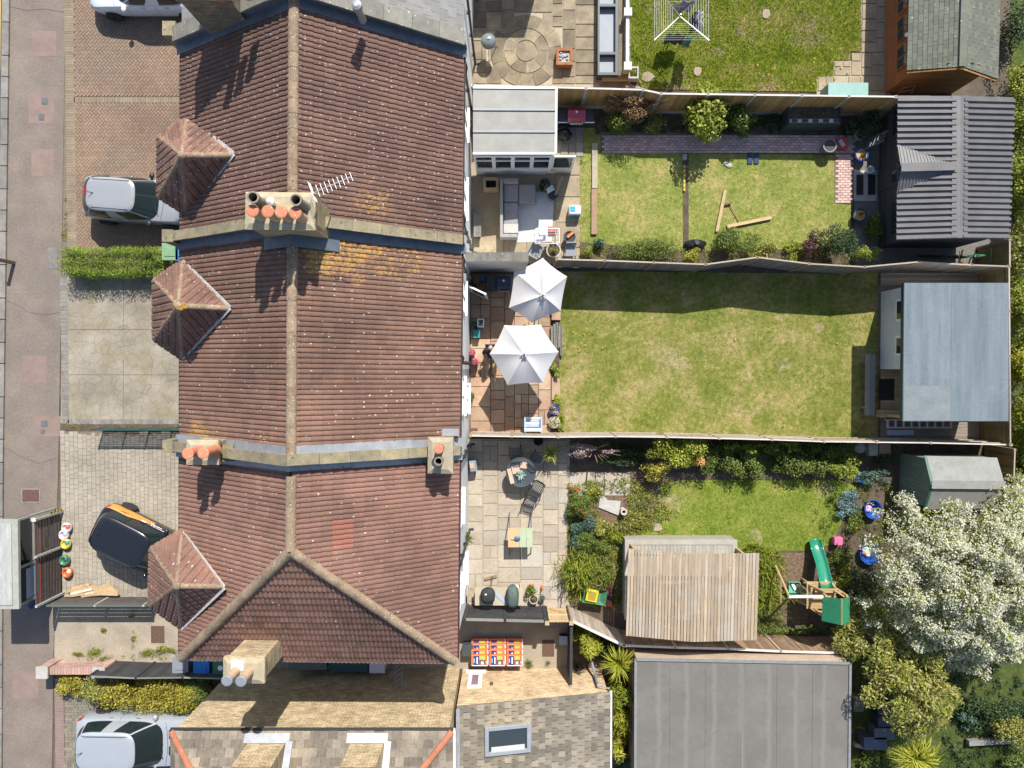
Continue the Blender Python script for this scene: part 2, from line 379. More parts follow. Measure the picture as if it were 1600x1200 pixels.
# drives
def drive(name, pts, z, mat): return sheet(name, pts, z, mat)
m_cementline = M_('edge_block', (.26, .205, .135), (.19, .15, .105), s=2, var=.12)
def block_items(poly_px, kind, z=.0, unit=.1, gap=.004, rot=0):
    poly = [P2(a, b) for a, b in poly_px]; xs = [q[0] for q in poly]; ys = [q[1] for q in poly]
    c = Vector(((min(xs) + max(xs)) / 2, (min(ys) + max(ys)) / 2)); rad = max(max(xs) - min(xs), max(ys) - min(ys)) * .75
    its = []; cache = {}
    def blk(w, h):
        k = (round(w, 3), round(h, 3))
        if k not in cache:
            e = .004; x, y = w / 2 - gap / 2, h / 2 - gap / 2
            m = MB(); m.add([(-x,-y,-.03),(x,-y,-.03),(x,y,-.03),(-x,y,-.03),(-x+e,-y+e,0),(x-e,-y+e,0),(x-e,y-e,0),(-x+e,y-e,0)],
                            [(4,5,6,7),(0,1,5,4),(1,2,6,5),(2,3,7,6),(3,0,4,7)]); cache[k] = m.mesh('block')
        return cache[k]
    cand = []
    if kind == 'herring':
        n = int(rad / unit) + 2
        for i in range(-n, n):
            for j in range(-n, n):
                k = (i + j) % 4
                if k == 0: cand.append(((i + 1) * unit, (j + .5) * unit, 2 * unit, unit))
                elif k == 2: cand.append(((i + .5) * unit, (j + 1) * unit, unit, 2 * unit))
    else:
        x = -rad
        while x < rad:
            w = unit; yy = -rad + random.random() * .2
            while yy < rad:
                h = random.choice([unit, unit * 1.3, unit * 1.6]); cand.append((x + w / 2, yy + h / 2, w, h)); yy += h
            x += w
    cr, sr = math.cos(rot), math.sin(rot)
    X = np.array([c.x + a * cr - b * sr for a, b, _, _ in cand]); Y = np.array([c.y + a * sr + b * cr for a, b, _, _ in cand])
    ok = inside(poly, X, Y)
    for k, (a, b, w, h) in enumerate(cand):
        if ok[k]:
            M = Matrix.Translation((X[k], Y[k], z + random.uniform(-.002, .002))) @ Matrix.Rotation(rot, 4, 'Z') @ Matrix.Rotation(random.gauss(0, .006), 4, 'X')
            its.append((blk(w, h), M))
    return its
# drive B
dB = drive('brick_drive', [(104, -120), (330, -120), (330, 400), (97, 400)], .002, m_joint)
join_stuff('paving_block', block_items([(116, -60), (310, -60), (310, 150), (116, 150)], 'herring', .03, .105, rot=R(45)), dB, m_blockB)
join_stuff('paving_block', block_items([(116, 163), (310, 163), (310, 398), (112, 398)], 'herring', .03, .105, rot=R(45)), dB, m_blockB)
def border(x0, y0, x1, y1, along, w, parent, mat, z=.032):
    a, b = P(x0, y1), P(x1, y0); its = []
    m = MB(); 
    L = (b.y - a.y) if along == 'y' else (b.x - a.x); n = int(L / w); d = L / n
    q = MB()
    q.bx(-(b.x - a.x) / 2 + .004 if along == 'y' else -d / 2 + .004, (b.x - a.x) / 2 - .004 if along == 'y' else d / 2 - .004, -d / 2 + .004 if along == 'y' else -(b.y - a.y) / 2 + .004, d / 2 - .004 if along == 'y' else (b.y - a.y) / 2 - .004, -.03, 0)
    me = q.mesh('edge_block', mat)
    for i in range(n):
        its.append((me, Matrix.Translation(((a.x + b.x) / 2, a.y + (i + .5) * d, z) if along == 'y' else (a.x + (i + .5) * d, (a.y + b.y) / 2, z))))
    join_stuff('edge_block', its, parent, mat)
border(106, -60, 115, 398, 'y', .1, dB, m_cementline)
border(116, 152, 300, 161, 'x', .1, dB, m_cementline)
# drive C
dC = drive('concrete_drive', [(97, 425), (320, 425), (320, 664), (95, 664)], .004, m_imprint)
border(97, 428, 105, 662, 'y', .16, dC, m_kerb, .012)
border(106, 655, 300, 663, 'x', .16, dC, m_kerb, .012)
for q in [(106, 514, 245, 515.2), (192.5, 428, 193.4, 514), (192.5, 560, 193.4, 655), (106, 585, 285, 585.8)]:
    flat('drive_joint', *q, .009, m_joint)
flat('dirt_strip', 94, 661, 320, 674, .006, m_soil)
# drive D
dD = drive('block_drive', [(93, 672), (320, 672), (320, 938), (97, 938)], .003, m_joint)
join_stuff('paving_block', block_items([(95, 676), (310, 676), (310, 936), (97, 936)], 'bond', .03, .175), dD, m_blockD)
flat('concrete_path', 85, 938, 400, 1036, .005, m_conc)
dE = drive('weathered_drive', [(90, 1054), (420, 1054), (420, 1330), (80, 1330)], .004, m_joint)
m_blockE = M_('drive_block_grey', (.24, .215, .165), (.16, .145, .11), s=.9, var=.18)
join_stuff('paving_block', block_items([(106, 1056), (330, 1056), (330, 1240), (100, 1240)], 'bond', .03, .11, rot=R(90)), dE, m_blockE)
border(88, 1060, 100, 1240, 'y', .12, dE, m_patch, .03)
flat('side_path', 380, 930, 730, 1045, .003, m_conc)

# ---------------------------------------------------------------- slabs
def paving(base, x0, y0, x1, y1, sizes, mat, gap=.012, z=.035, cols=True, holes=()):
    """slabs laid in uneven columns over a rectangle given in photo points"""
    a, b = P(x0, y1, z), P(x1, y0, z); its = []; cache = {}
    W_, L_ = b.x - a.x, b.y - a.y
    def slab(w, h):
        k = (round(w, 2), round(h, 2))
        if k not in cache:
            e = .012; x, y = w / 2 - gap / 2, h / 2 - gap / 2; m = MB()
            m.add([(-x,-y,-.035),(x,-y,-.035),(x,y,-.035),(-x,y,-.035),(-x+e,-y+e,0),(x-e,-y+e,0),(x-e,y-e,0),(-x+e,y-e,0)],
                  [(4,5,6,7),(0,1,5,4),(1,2,6,5),(2,3,7,6),(3,0,4,7)]); cache[k] = m.mesh('paving_slab', mat)
        return cache[k]
    x = 0
    while x < W_ - .05:
        w = random.choice(sizes)
        if W_ - x - w < .22: w = W_ - x
        yy = 0; first = True
        while yy < L_ - .05:
            h = random.choice(sizes) if not first else random.choice(sizes) * random.uniform(.5, 1)
            first = False
            if L_ - yy - h < .22: h = L_ - yy
            if w > .5 and random.random() < .28 and h < .7: parts = [(x, w * .5), (x + w * .5, w * .5)]
            else: parts = [(x, w)]
            for xx, ww in parts:
                cx, cy = a.x + xx + ww / 2, a.y + yy + h / 2
                if any(hh(cx, cy) for hh in holes): continue
                M = Matrix.Translation((cx, cy, z + random.uniform(-.003, .003))) @ Euler((random.gauss(0, .004), random.gauss(0, .004), 0)).to_matrix().to_4x4()
                its.append((slab(ww, h), M))
            yy += h
        x += w
    pieces('paving_slab', its, base, mat)
pA = sheet('stone_patio', [(735, -100), (985, -100), (985, 132), (1010, 138), (735, 132)], .004, m_mortarA)
ctr = P(822, 80); 
paving(pA, 736, -90, 935, 131, [.4, .5, .6, .75], m_slabA, .016, holes=[lambda x, y: math.hypot(x - ctr.x, y - ctr.y) < 1.42])
its = []
def ring(r0, r1, n, off=0):
    for i in range(n):
        t0, t1 = 2 * math.pi * (i + off) / n, 2 * math.pi * (i + off + 1) / n; g_ = .012
        k = 5; pts = [(r1 * math.cos(t0 + (t1 - t0) * j / k + (g_ / r1 if j == 0 else (-g_ / r1 if j == k else 0))), r1 * math.sin(t0 + (t1 - t0) * j / k + (g_ / r1 if j == 0 else (-g_ / r1 if j == k else 0)))) for j in range(k + 1)]
        pts += [(r0 * math.cos(t0 + (t1 - t0) * j / k), r0 * math.sin(t0 + (t1 - t0) * j / k)) for j in range(k, -1, -1)]
        m = MB().prism(pts, 0, .032); its.append((m.mesh('paving_slab', m_slabA), Matrix.Translation((ctr.x, ctr.y, .004))))
MBc = MB().lathe((0, 0, 0), [(.4, 0), (.4, .032)], 18); its.append((MBc.mesh('paving_slab', m_slabA), Matrix.Translation((ctr.x, ctr.y, .004))))
ring(.43, .86, 8); ring(.89, 1.40, 13, .3)
pieces('paving_slab', its, pA, m_slabA)
pB = sheet('tan_patio', [(735, 255), (912, 185), (908, 232), (906, 412), (735, 412)], .003, m_slabB)
paving(pB, 868, 245, 907, 405, [.85, 1.0], m_slabB, .02)
paving(pB, 740, 372, 838, 405, [.9, 1.2], m_slabB, .015)
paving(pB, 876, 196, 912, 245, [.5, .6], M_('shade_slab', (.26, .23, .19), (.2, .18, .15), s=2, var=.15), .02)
pC = sheet('terracotta_patio', [(731, 424), (873, 424), (873, 682), (731, 682)], .003, m_mortarC)
paving(pC, 735, 428, 861, 680, [.38, .57, .57, .8], m_slabC, .014)
flat('flower_border', 861, 482, 877, 680, .006, m_soil)
pD = sheet('buff_patio', [(728, 686), (890, 686), (890, 955), (728, 955)], .003, m_mortarD)
paving(pD, 731, 688, 887, 952, [.5, .6, .6, .9], m_slabD, .016)
paving(pD, 889, 738, 985, 775, [.7, 1.0], m_slabD, .02, holes=[lambda x, y: x > P(985, 750).x])
flat('bin_yard', 722, 952, 895, 1048, .004, m_conc)
# lawns
def grass(name, poly_px, mat, dens, h=.055, w=.009, holes=(), parent=None):
    poly = [P2(a, b) for a, b in poly_px]; xs = [q[0] for q in poly]; ys = [q[1] for q in poly]
    n = int(dens * (max(xs) - min(xs)) * (max(ys) - min(ys)))
    X = np.random.uniform(min(xs), max(xs), n); Y = np.random.uniform(min(ys), max(ys), n); ok = inside(poly, X, Y)
    for hp in holes: ok &= ~inside([P2(a, b) for a, b in hp], X, Y)
    X, Y = X[ok], Y[ok]; n = len(X); X = X + np.random.normal(size=n) * .06; Y = Y + np.random.normal(size=n) * .06
    t = np.random.uniform(0, 6.283, n); l = np.random.uniform(.2, .9, n) * h; hh = h * np.random.uniform(.5, 1.2, n); ww = w * np.random.uniform(.6, 1.4, n)
    V = np.zeros((n, 3, 3)); dx, dy = np.cos(t), np.sin(t)
    V[:, 0] = np.stack([X - dy * ww, Y + dx * ww, np.zeros(n)], 1); V[:, 1] = np.stack([X + dy * ww, Y - dx * ww, np.zeros(n)], 1)
    V[:, 2] = np.stack([X + dx * l, Y + dy * l, hh], 1)
    return np_obj(name, V.reshape(-1, 3), np.arange(3 * n).reshape(-1, 3), mat, parent, rnd=np.random.rand(n), kind='stuff')
LA = [(984, -120), (1346, -120), (1344, 80), (1329, 80), (1328, 93), (1303, 93), (1302, 119), (1277, 120), (1276, 143), (1005, 139), (985, 104)]
LB = [(907, 200), (938, 200), (938, 238), (1305, 242), (1305, 318), (1330, 320), (1328, 410), (905, 408)]
LC = [(873, 424), (1376, 424), (1376, 688), (875, 684)]
LD = [(1035, 755), (1090, 748), (1310, 748), (1345, 765), (1322, 800), (1300, 850), (1265, 860), (1215, 860), (1195, 900), (1190, 1000), (1160, 870), (985, 840), (1020, 800)]
for nm, pl, mt, dn, hh in [('lawn', LA, m_lawnA, 2600, .06), ('lawn', LB, m_lawnB, 2000, .03), ('lawn', LC, m_lawnC, 2000, .03), ('lawn', LD, m_lawnD, 2200, .04)]:
    sheet(nm, pl, .008, mt); grass('grass', pl, mt, dn, hh)
flat('garden_soil', 872, 684, 1590, 1010, .001, m_soil)
flat('stone_path', 1345, -100, 1392, 150, .003, m_mortarA)
sp_ = sheet('stone_path', [(1276, 95), (1390, 95), (1390, 150), (1276, 150)], .006, m_mortarA)
paving(sp_, 1346, -60, 1384, 82, [.45, .6], m_slabB, .02); paving(sp_, 1330, 82, 1382, 118, [.4, .6], m_slabB, .02); paving(sp_, 1304, 95, 1330, 118, [.55, .65], m_slabB, .02); paving(sp_, 1278, 119, 1382, 142, [.45, .6], m_slabB, .02)
flat('bark_bed', 1200, 864, 1262, 975, .012, m_bark); flat('bark_bed', 1262, 860, 1310, 985, .0125, m_soil)
flat('flower_bed', 1090, 684, 1340, 742, .010, m_rough); flat('earth_strip', 1035, 738, 1345, 750, .0115, m_ground)
sheet('flower_bed', [(888, 760), (985, 745), (1040, 790), (985, 840), (975, 960), (888, 940)], .0125, m_bark)
sheet('flower_bed', [(905, 378), (1060, 392), (1330, 388), (1330, 428), (905, 424)], .0105, m_soil)
flat('trench', 1067, 238, 1076, 412, .014, m_soil); 
flat('shaded_bed', 930, 165, 1340, 210, .011, m_soil)
flat('gravel_yard', 1335, 165, 1580, 425, .007, M_('grey_gravel', (.2, .18, .16), (.12, .11, .1), s=12, bump=.7, spots=[((.36, .33, .29), 20, .2)]))
flat('timber_deck_base', 1372, 424, 1582, 692, .02, m_mortarC)
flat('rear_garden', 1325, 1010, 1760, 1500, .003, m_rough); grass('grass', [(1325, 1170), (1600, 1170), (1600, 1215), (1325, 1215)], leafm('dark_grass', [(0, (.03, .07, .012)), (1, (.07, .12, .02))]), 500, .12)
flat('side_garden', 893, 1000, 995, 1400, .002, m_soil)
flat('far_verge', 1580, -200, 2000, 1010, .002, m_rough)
# brick paths in the second garden
def brick_path(x0, y0, x1, y1, along, red=False):
    a, b = P(x0, y1, .03), P(x1, y0, .03); its = []; w, h = (.2, .1) if along == 'x' else (.1, .2)
    q = MB().add([(-w/2+.005,-h/2+.005,-.03),(w/2-.005,-h/2+.005,-.03),(w/2-.005,h/2-.005,-.03),(-w/2+.005,h/2-.005,-.03),(-w/2+.009,-h/2+.009,0),(w/2-.009,-h/2+.009,0),(w/2-.009,h/2-.009,0),(-w/2+.009,h/2-.009,0)], [(4,5,6,7),(0,1,5,4),(1,2,6,5),(2,3,7,6),(3,0,4,7)]).mesh('brick', m_brickpath)
    j = 0; y_ = a.y
    while y_ + h < b.y + .01:
        x_ = a.x + (j % 2) * w / 2
        while x_ + w < b.x + .03:
            its.append((q, Matrix.Translation((x_ + w / 2, y_ + h / 2, .032 + random.uniform(-.002, .002))))); x_ += w
        y_ += h; j += 1
    return its
bp1 = sheet('brick_path', [(938, 206), (1340, 212), (1340, 241), (938, 234)], .016, m_joint)
pieces('brick', brick_path(940, 210, 1338, 239, 'x'), bp1, m_brickpath)
bp2 = sheet('brick_path', [(1304, 238), (1335, 238), (1333, 318), (1304, 318)], .0165, m_joint)
pieces('brick', brick_path(1305, 240, 1334, 317, 'x'), bp2, m_brickpath)
# ================================================================ HOUSES
HROT = Matrix.Rotation(-0.0125, 4, 'Z')
class HB(MB):                                   # mesh given in the terrace's own axes
    done_ = False
    def mesh(s, *a, **k):
        if not s.done_: s.v = [tuple(HROT @ Vector(q)) for q in s.v]; s.done_ = True
        return MB.mesh(s, *a, **k)
XL, XR, XM, ZE, ZR = -10.40, -1.68, -6.04, 5.8, 8.67
PARTY = [10.17, 3.98, -2.53]; YH, YRE = -9.30, -5.08
SLOPE = (ZR - ZE) / (XR - XM)
def roof_z(x): return ZR - abs(x - XM) * SLOPE
def roofmat(name, c1, c2, white, lich=(), var=.1, wscale=9):
    t = NT(name)
    col = t.ramp(t.noise(.6, 6, .7), [(.32, c1), (.68, c2)])
    col = t.mix(1.0, col, t.ramp(t.noise(18, 4, .75), [(.25, .68), (.75, 1.22)]), 'MULTIPLY')
    col = t.mix(1.0, col, t.ramp(t.rnd(), [(0, 1 - var), (1, 1 + var)]), 'MULTIPLY')
    col = t.mix(1.0, col, t.ramp(t.noise(.33, 4, .6, stretch=(.5, 1, 1)), [(.35, .74), (.65, 1.12)]), 'MULTIPLY')
    # grey-green film
    col = t.mix(t.ramp(t.noise(1.7, 5, .7), [(.55, 0.0), (.8, .35)]), col, (.2, .17, .12))
    for c, r, thr in lich:
        k = t.math('MULTIPLY', t.math('MULTIPLY', t.blob(c, r, 1.0), t.ramp(t.noise(1.6, 3), [(.35, .3), (.6, 1.5)])), t.ramp(t.noise(10, 4, .8), [(thr, 0.0), (thr + .06, 1.0)]))
        col = t.mix(t.ramp(k, [(.16, 0.0), (.4, .7)]), col, t.ramp(t.noise(6, 2), [(.4, (.47, .235, .03)), (.6, (.36, .24, .09))]))
    if white:
        v = t.n('ShaderNodeTexVoronoi', voronoi_dimensions='2D'); v.inputs['Scale'].default_value = wscale; v.inputs['Randomness'].default_value = 1; t.l(t.pos, v.inputs['Vector'])
        sz = t.n('ShaderNodeSeparateColor'); t.l(v.outputs['Color'], sz.inputs[0])
        k = t.math('LESS_THAN', v.outputs['Distance'], t.math('MULTIPLY', t.math('SUBTRACT', sz.outputs[0], 1 - white, clamp=True), .17 / white))
        col = t.mix(t.math('MULTIPLY', k, t.ramp(t.noise(7, 3), [(.35, .35), (.6, 1.0)])), col, (.5, .47, .41))
    return t.done(col, .88, t.noise(40, 4, .75), .35, dist=.01)
oc = lambda px, py, z: tuple(P(px, py, z))
m_rB = roofmat('roof_tile_brown', (.168, .092, .066), (.116, .067, .053), .4, [(oc(575, 318, 7), 1.0, .5)], wscale=8.5)
m_rC = roofmat('roof_tile_rust', (.205, .112, .078), (.15, .086, .062), .22, [(oc(495, 395, 8), 1.0, .43), (oc(555, 400, 7.5), 1.1, .46), (oc(625, 400, 7), 1.1, .52), (oc(320, 682, 6.2), .8, .45), (oc(420, 690, 8), .6, .55)], wscale=7)
m_rD = roofmat('roof_tile_red', (.25, .133, .095), (.185, .102, .076), .14, [(oc(350, 730, 6.3), .5, .55)], wscale=7)
m_rA = M_('roof_slate_pale', (.25, .245, .235), (.2, .195, .185), s=2, var=.08, spots=[((.16, .16, .16), 3, .06)])
m_rN = roofmat('roof_tile_new', (.33, .128, .085), (.29, .12, .085), 0, var=.05)
m_slate = M_('slate_worn', (.215, .18, .135), (.125, .108, .088), s=1.3, var=.32, fine=.3, spots=[((.34, .32, .28), 7, .09)], c3=(.25, .2, .14))
m_slate2 = M_('slate_tan', (.235, .2, .15), (.165, .145, .115), s=1.2, var=.34, fine=.22, c3=(.29, .235, .16))
m_ridge = M_('ridge_mortar', (.30, .22, .14), (.19, .13, .085), s=3, var=.14, bump=.5, spots=[((.52, .49, .41), 13, .2), ((.44, .42, .35), 6, .13), ((.12, .095, .07), 5, .2), ((.42, .25, .06), 4, .12)])
m_hipr = M_('ridge_terracotta', (.42, .165, .085), (.33, .13, .07), s=4, var=.15, spots=[((.55, .5, .4), 7, .1)])
m_coping = M_('coping_lichen', (.30, .25, .145), (.18, .155, .105), s=3, var=.12, bump=.5, spots=[((.42, .29, .06), 5, .14), ((.12, .11, .09), 4, .2), ((.45, .42, .33), 9, .1)])
m_copingG = M_('coping_grey', (.24, .225, .185), (.17, .165, .14), s=3, var=.12, bump=.5, spots=[((.6, .58, .5), 6, .14), ((.13, .12, .1), 4, .12)])
m_lead = M_('lead_flashing', (.33, .34, .35), (.24, .25, .27), s=4, rough=.5, var=.12, metal=.25, fine=.12)
m_leadShade = M_('lead_shade_tone', (.13, .15, .18), (.09, .105, .13), s=4, rough=.5, var=.12, metal=.2, fine=.12)  # lead with the shade under parapets and chimney put into its dark bluish colour
m_brickY = brickm('stock_brick', (.60, .465, .275), (.46, .345, .195), (.27, .215, .14))
m_brickYy = brickm('stock_brick_side', (.52, .40, .225), (.37, .27, .145), (.24, .19, .125), axis='y')
m_brickO = brickm('old_brick', (.27, .21, .13), (.17, .14, .1), (.2, .17, .12))
m_render = M_('white_render', (.74, .74, .72), (.64, .64, .61), s=2, bump=.15, fine=.08, spots=[((.3, .27, .22), 1.3, .04)])
m_wallF = M_('front_pebbledash', (.5, .46, .4), (.4, .37, .32), s=3, bump=.5)
m_pvc = plain('white_frame', (.78, .78, .77), .4, dirt=.06)
m_blackpl = plain('black_plastic', (.02, .02, .022), .45)
m_greypl = plain('grey_plastic', (.25, .26, .27), .5)
m_terra = M_('terracotta_pot', (.55, .2, .11), (.46, .17, .09), s=6, var=.12, spots=[((.75, .7, .62), 14, .16)])
m_buffpot = M_('buff_pot', (.5, .37, .23), (.42, .3, .19), s=6, spots=[((.55, .42, .15), 9, .15)])
m_sootpot = M_('sooty_pot', (.27, .23, .17), (.19, .16, .12), s=6)
m_soot = plain('soot', (.008, .008, .008), 1)
m_zinc = plain('zinc_cap', (.34, .35, .36), .45, .5)
m_pane = glassm('window_glass')

TW, TG, TL = .29, .315, .39
def roman_tile(mat, w=TW, L=TL):
    prof = []
    for k in range(2):
        for f, h in ((0, 0.0), (.1, .0), (.2, .026), (.5, .035), (.82, .027), (.94, 0.0)): prof.append(((k + f) * w / 2, h))
    prof.append((w, 0.0)); n = len(prof); t = .042
    vs = [(x, 0, h + t + .012) for x, h in prof] + [(x, L, h + .004) for x, h in prof] + [(x, 0, -.01) for x, h in prof]
    fs = [(i, i + 1, n + i + 1, n + i) for i in range(n - 1)] + [(2*n + i, 2*n + i + 1, i + 1, i) for i in range(n - 1)]
    return MB().add(vs, fs).mesh('roof_tile', mat)
def flat_tile(mat, w, g, L, t=.014):
    m = MB(); a = .004
    m.add([(a,0,0),(w-a,0,0),(w-a,L,-.0),(a,L,-.0),(a,0,t+.012),(w-a,0,t+.012),(w-a,L,.003),(a,L,.003)], [(4,5,6,7),(0,1,5,4),(1,2,6,5),(3,0,4,7)])
    return m.mesh('slate', mat)
def plane_axes(pts):
    pts = [Vector(q) for q in pts]; n = Vector((0, 0, 0))
    for i in range(len(pts)): n += pts[i].cross(pts[(i + 1) % len(pts)])
    n.normalize(); 
    if n.z < 0: n = -n
    U = Vector((0, 0, 1)).cross(n).normalized(); V = n.cross(U); return U, V, n
def slope(parent, pts, tile, mat, w, g, L, name='roof_tile', limit=300, bond=0, swap=None, lift=.004, items=None, shift=0):
    """cover a convex roof plane with real tiles, cut along its edges"""
    U, V, N = plane_axes(pts); O = min((Vector(q) for q in pts), key=lambda q: q.z)
    uv = [((Vector(q) - O).dot(U), (Vector(q) - O).dot(V)) for q in pts]
    ar = sum(uv[i][0] * uv[(i+1) % len(uv)][1] - uv[(i+1) % len(uv)][0] * uv[i][1] for i in range(len(uv)))
    if ar < 0: uv.reverse()
    u0, u1 = min(q[0] for q in uv), max(q[0] for q in uv); v0, v1 = min(q[1] for q in uv), max(q[1] for q in uv)
    def depth(p): 
        best = 9
        for i in range(len(uv)):
            a, b = uv[i], uv[(i + 1) % len(uv)]; ex, ey = b[0] - a[0], b[1] - a[1]; l = math.hypot(ex, ey) or 1
            best = min(best, (ex * (p[1] - a[1]) - ey * (p[0] - a[0])) / l)
        return best
    B = Matrix((U, V, N)).transposed().to_4x4(); B.translation = O + N * lift
    whole, cut = [], []; r = 0; vv = v0 - .02
    while vv < v1:
        uu = u0 + ((r % 2) * w * .5 - w * .5 if bond else 0) + shift
        while uu < u1:
            cs = [depth(c) for c in ((uu, vv), (uu + w, vv), (uu + w, vv + L * .97), (uu, vv + L * .97))]
            M = B @ Matrix.Translation((uu, vv, 0)) @ Matrix.Rotation(random.gauss(0, .0025), 4, 'Z') @ Matrix.Translation((0, random.gauss(0, .003), random.uniform(0, .003)))
            if min(cs) > -.03:
                me = swap(M.translation) if swap else None
                whole.append((me or tile, M))
            elif max(cs) > .01 or depth((uu + w / 2, vv + L / 2)) > 0:
                bm = bmesh.new(); bm.from_mesh(tile); bmesh.ops.translate(bm, verts=bm.verts, vec=(uu, vv, 0))
                for i in range(len(uv)):
                    a, b = uv[i], uv[(i + 1) % len(uv)]; ex, ey = b[0] - a[0], b[1] - a[1]
                    if abs(ey) < 1e-3 and ex > 0: continue
                    bmesh.ops.bisect_plane(bm, geom=bm.verts[:] + bm.edges[:] + bm.faces[:], plane_co=(a[0], a[1], 0), plane_no=(ey, -ex, 0), clear_outer=True)
                if bm.faces:
                    me = bpy.data.meshes.new('cut_tile'); bm.to_mesh(me); cut.append((me, B.copy()))
                bm.free()
            uu += w
        vv += g; r += 1
    if items is not None: items[0] += whole; items[1] += cut; return
    finish_tiles(parent, whole, cut, mat, name, limit)
def finish_tiles(parent, whole, cut, mat, name='roof_tile', limit=300):
    random.shuffle(whole); whole.sort(key=lambda t: 0 if abs(t[1].translation.y) < 11 else 1)
    pieces(name, whole[:limit], parent, mat)
    rest = whole[limit:] + cut
    if rest: join_stuff('cut_' + name if len(whole) <= limit else name + '_field', rest, parent, mat)
def ridge_run(parent, a, b, r, mat, seg=.42, name='ridge_tile', bed=.0):
    a, b = Vector(a), Vector(b); L = (b - a).length; n = max(1, round(L / seg)); d = (b - a) / n; its = []
    U = d.normalized(); S = U.cross(Vector((0, 0, 1))).normalized(); N = S.cross(U)
    k = 7; l = d.length * 1.0
    m = MB(); prof = [(math.cos(math.pi * i / k) * r, math.sin(math.pi * i / k) * r * .85) for i in range(k + 1)]
    rr = lambda q, e: (q[0] * e, q[1] * e)
    vs = [(0, *q) for q in prof] + [(l * .93, *rr(q, .96)) for q in prof] + [(l + .02, *rr(q, .94)) for q in prof]
    n1 = k + 1
    m.add(vs, [(j * n1 + i, j * n1 + i + 1, (j + 1) * n1 + i + 1, (j + 1) * n1 + i) for j in range(2) for i in range(k)] + [tuple(range(k, -1, -1))])
    me = m.mesh(name, mat, smooth=False)
    for i in range(n):
        M = Matrix((U, S, N)).transposed().to_4x4(); M.translation = a + d * i + Vector((0, 0, -.03 + bed + random.uniform(-.004, .004))); its.append((me, M))
    pieces(name, its, parent, mat)
def h3(x, y, z): return HROT @ Vector((x, y, z))
def quad_under(name, polys, mat, parent):
    m = MB()
    for p in polys: m.sheet([Vector(q) - Vector((0, 0, .012)) for q in p])
    return m.build(name, mat, parent, fix=False)
def parapet(house, y, mat_c, mat_l, w=.25, h=.40, lf=.28, right=True, left=True, lead_up=False):
    """party wall standing proud of the roof, coping stones on top, lead both sides"""
    pr = HB(); prof = [(XL - .15, roof_z(XL)), (XM, ZR), (XR + .1, roof_z(XR))]
    pts = [(XL - .12, ZE - .5)] + [(XL - .12, roof_z(XL) + h), (XM, ZR + h + .03), (XR + .08, roof_z(XR) + h), (XR + .08, ZE - .5)]
    n = len(pts); hw = w / 2 - .03
    pr.add([(x, y - hw, z) for x, z in pts] + [(x, y + hw, z) for x, z in pts], [tuple(range(n)), tuple(range(2 * n - 1, n - 1, -1))] + [(i, (i + 1) % n + 0, n + (i + 1) % n, n + i) for i in range(n)])
    pw = pr.build('parapet', m_brickO, house, fix=True)
    for sgn in ((1,) if not left else (-1,) if not right else (-1, 1)):
        xe = XR + .1 if sgn > 0 else XL - .15; L = abs(xe - XM); k = round(L / .75); its = []
        for i in range(k):
            x0, x1 = XM + sgn * L * i / k, XM + sgn * L * (i + 1) / k; g_ = .006 * sgn
            m = HB(); z0, z1 = ZR - abs(x0 - XM) * SLOPE + h, ZR - abs(x1 - XM) * SLOPE + h; e = random.uniform(-.006, .006)
            m.bar((x0 + g_, y + e, z0 + .035), (x1 - g_, y + e, z1 + .035), w + .05, .075); its.append((m.mesh('coping_stone', mat_c), Matrix()))
        pieces('coping_stone', its, pw, mat_c)
        for side in ((-1, 1) if lead_up else (-1,)):
            k2 = round(L / 1.4); its = []
            for i in range(k2):
                x0, x1 = XM + sgn * L * i / k2, XM + sgn * L * ((i + 1) / k2 + .012); lw = lf * random.uniform(.92, 1.1)
                z0, z1 = ZR - abs(x0 - XM) * SLOPE, ZR - abs(x1 - XM) * SLOPE; o = .001 * (i % 2)
                y0 = y + side * hw; y1 = y + side * (hw + lw); m = HB()
                m.add([(x0, y0 + side * .006, z0 + h - .03), (x1, y0 + side * .006, z1 + h - .03), (x1, y0 + side * .012, z1 + .12 + o), (x0, y0 + side * .012, z0 + .12 + o), (x1, y1, z1 + .105 + o), (x0, y1, z0 + .105 + o)],
                      [(0, 1, 2, 3), (3, 2, 4, 5)]); its.append((m.mesh('flashing', mat_l), Matrix()))
            pieces('flashing', its, pw, mat_l)
    return pw
def pot(ch, px, py, zt, zb, r=.13, style='cap'):
    p = P(px, py, zt); m = MB()
    if style == 'open':
        m.lathe((p.x, p.y, 0), [(r * 1.15, zb), (r * .95, zb + .1), (r * .85, zt - .14), (r * 1.08, zt - .1), (r * 1.08, zt), (r * .8, zt), (r * .8, zt - .5)], 16); o = m.build('chimney_pot', m_sootpot, ch, smooth=False)
        MB().lathe((p.x, p.y, zt - .4), [(r * .79, 0), (r * .79, .01)], 14).build('flue', m_soot, o)
    else:
        body, capm = {'cap': (m_buffpot, m_terra), 'terra': (m_terra, m_terra), 'zinc': (m_buffpot, m_zinc)}[style]
        m.lathe((p.x, p.y, 0), [(r * 1.12, zb), (r * 1.0, zb + .08), (r * .92, zt - .1), (r * .98, zt - .05)], 16); o = m.build('chimney_pot', body, ch)
        MB().lathe((p.x, p.y, 0), [(r * 1.05, zt - .06), (r * 1.16, zt - .05), (r * 1.16, zt - .012), (r * .9, zt)], 18).build('pot_cap', capm, o)
    return o
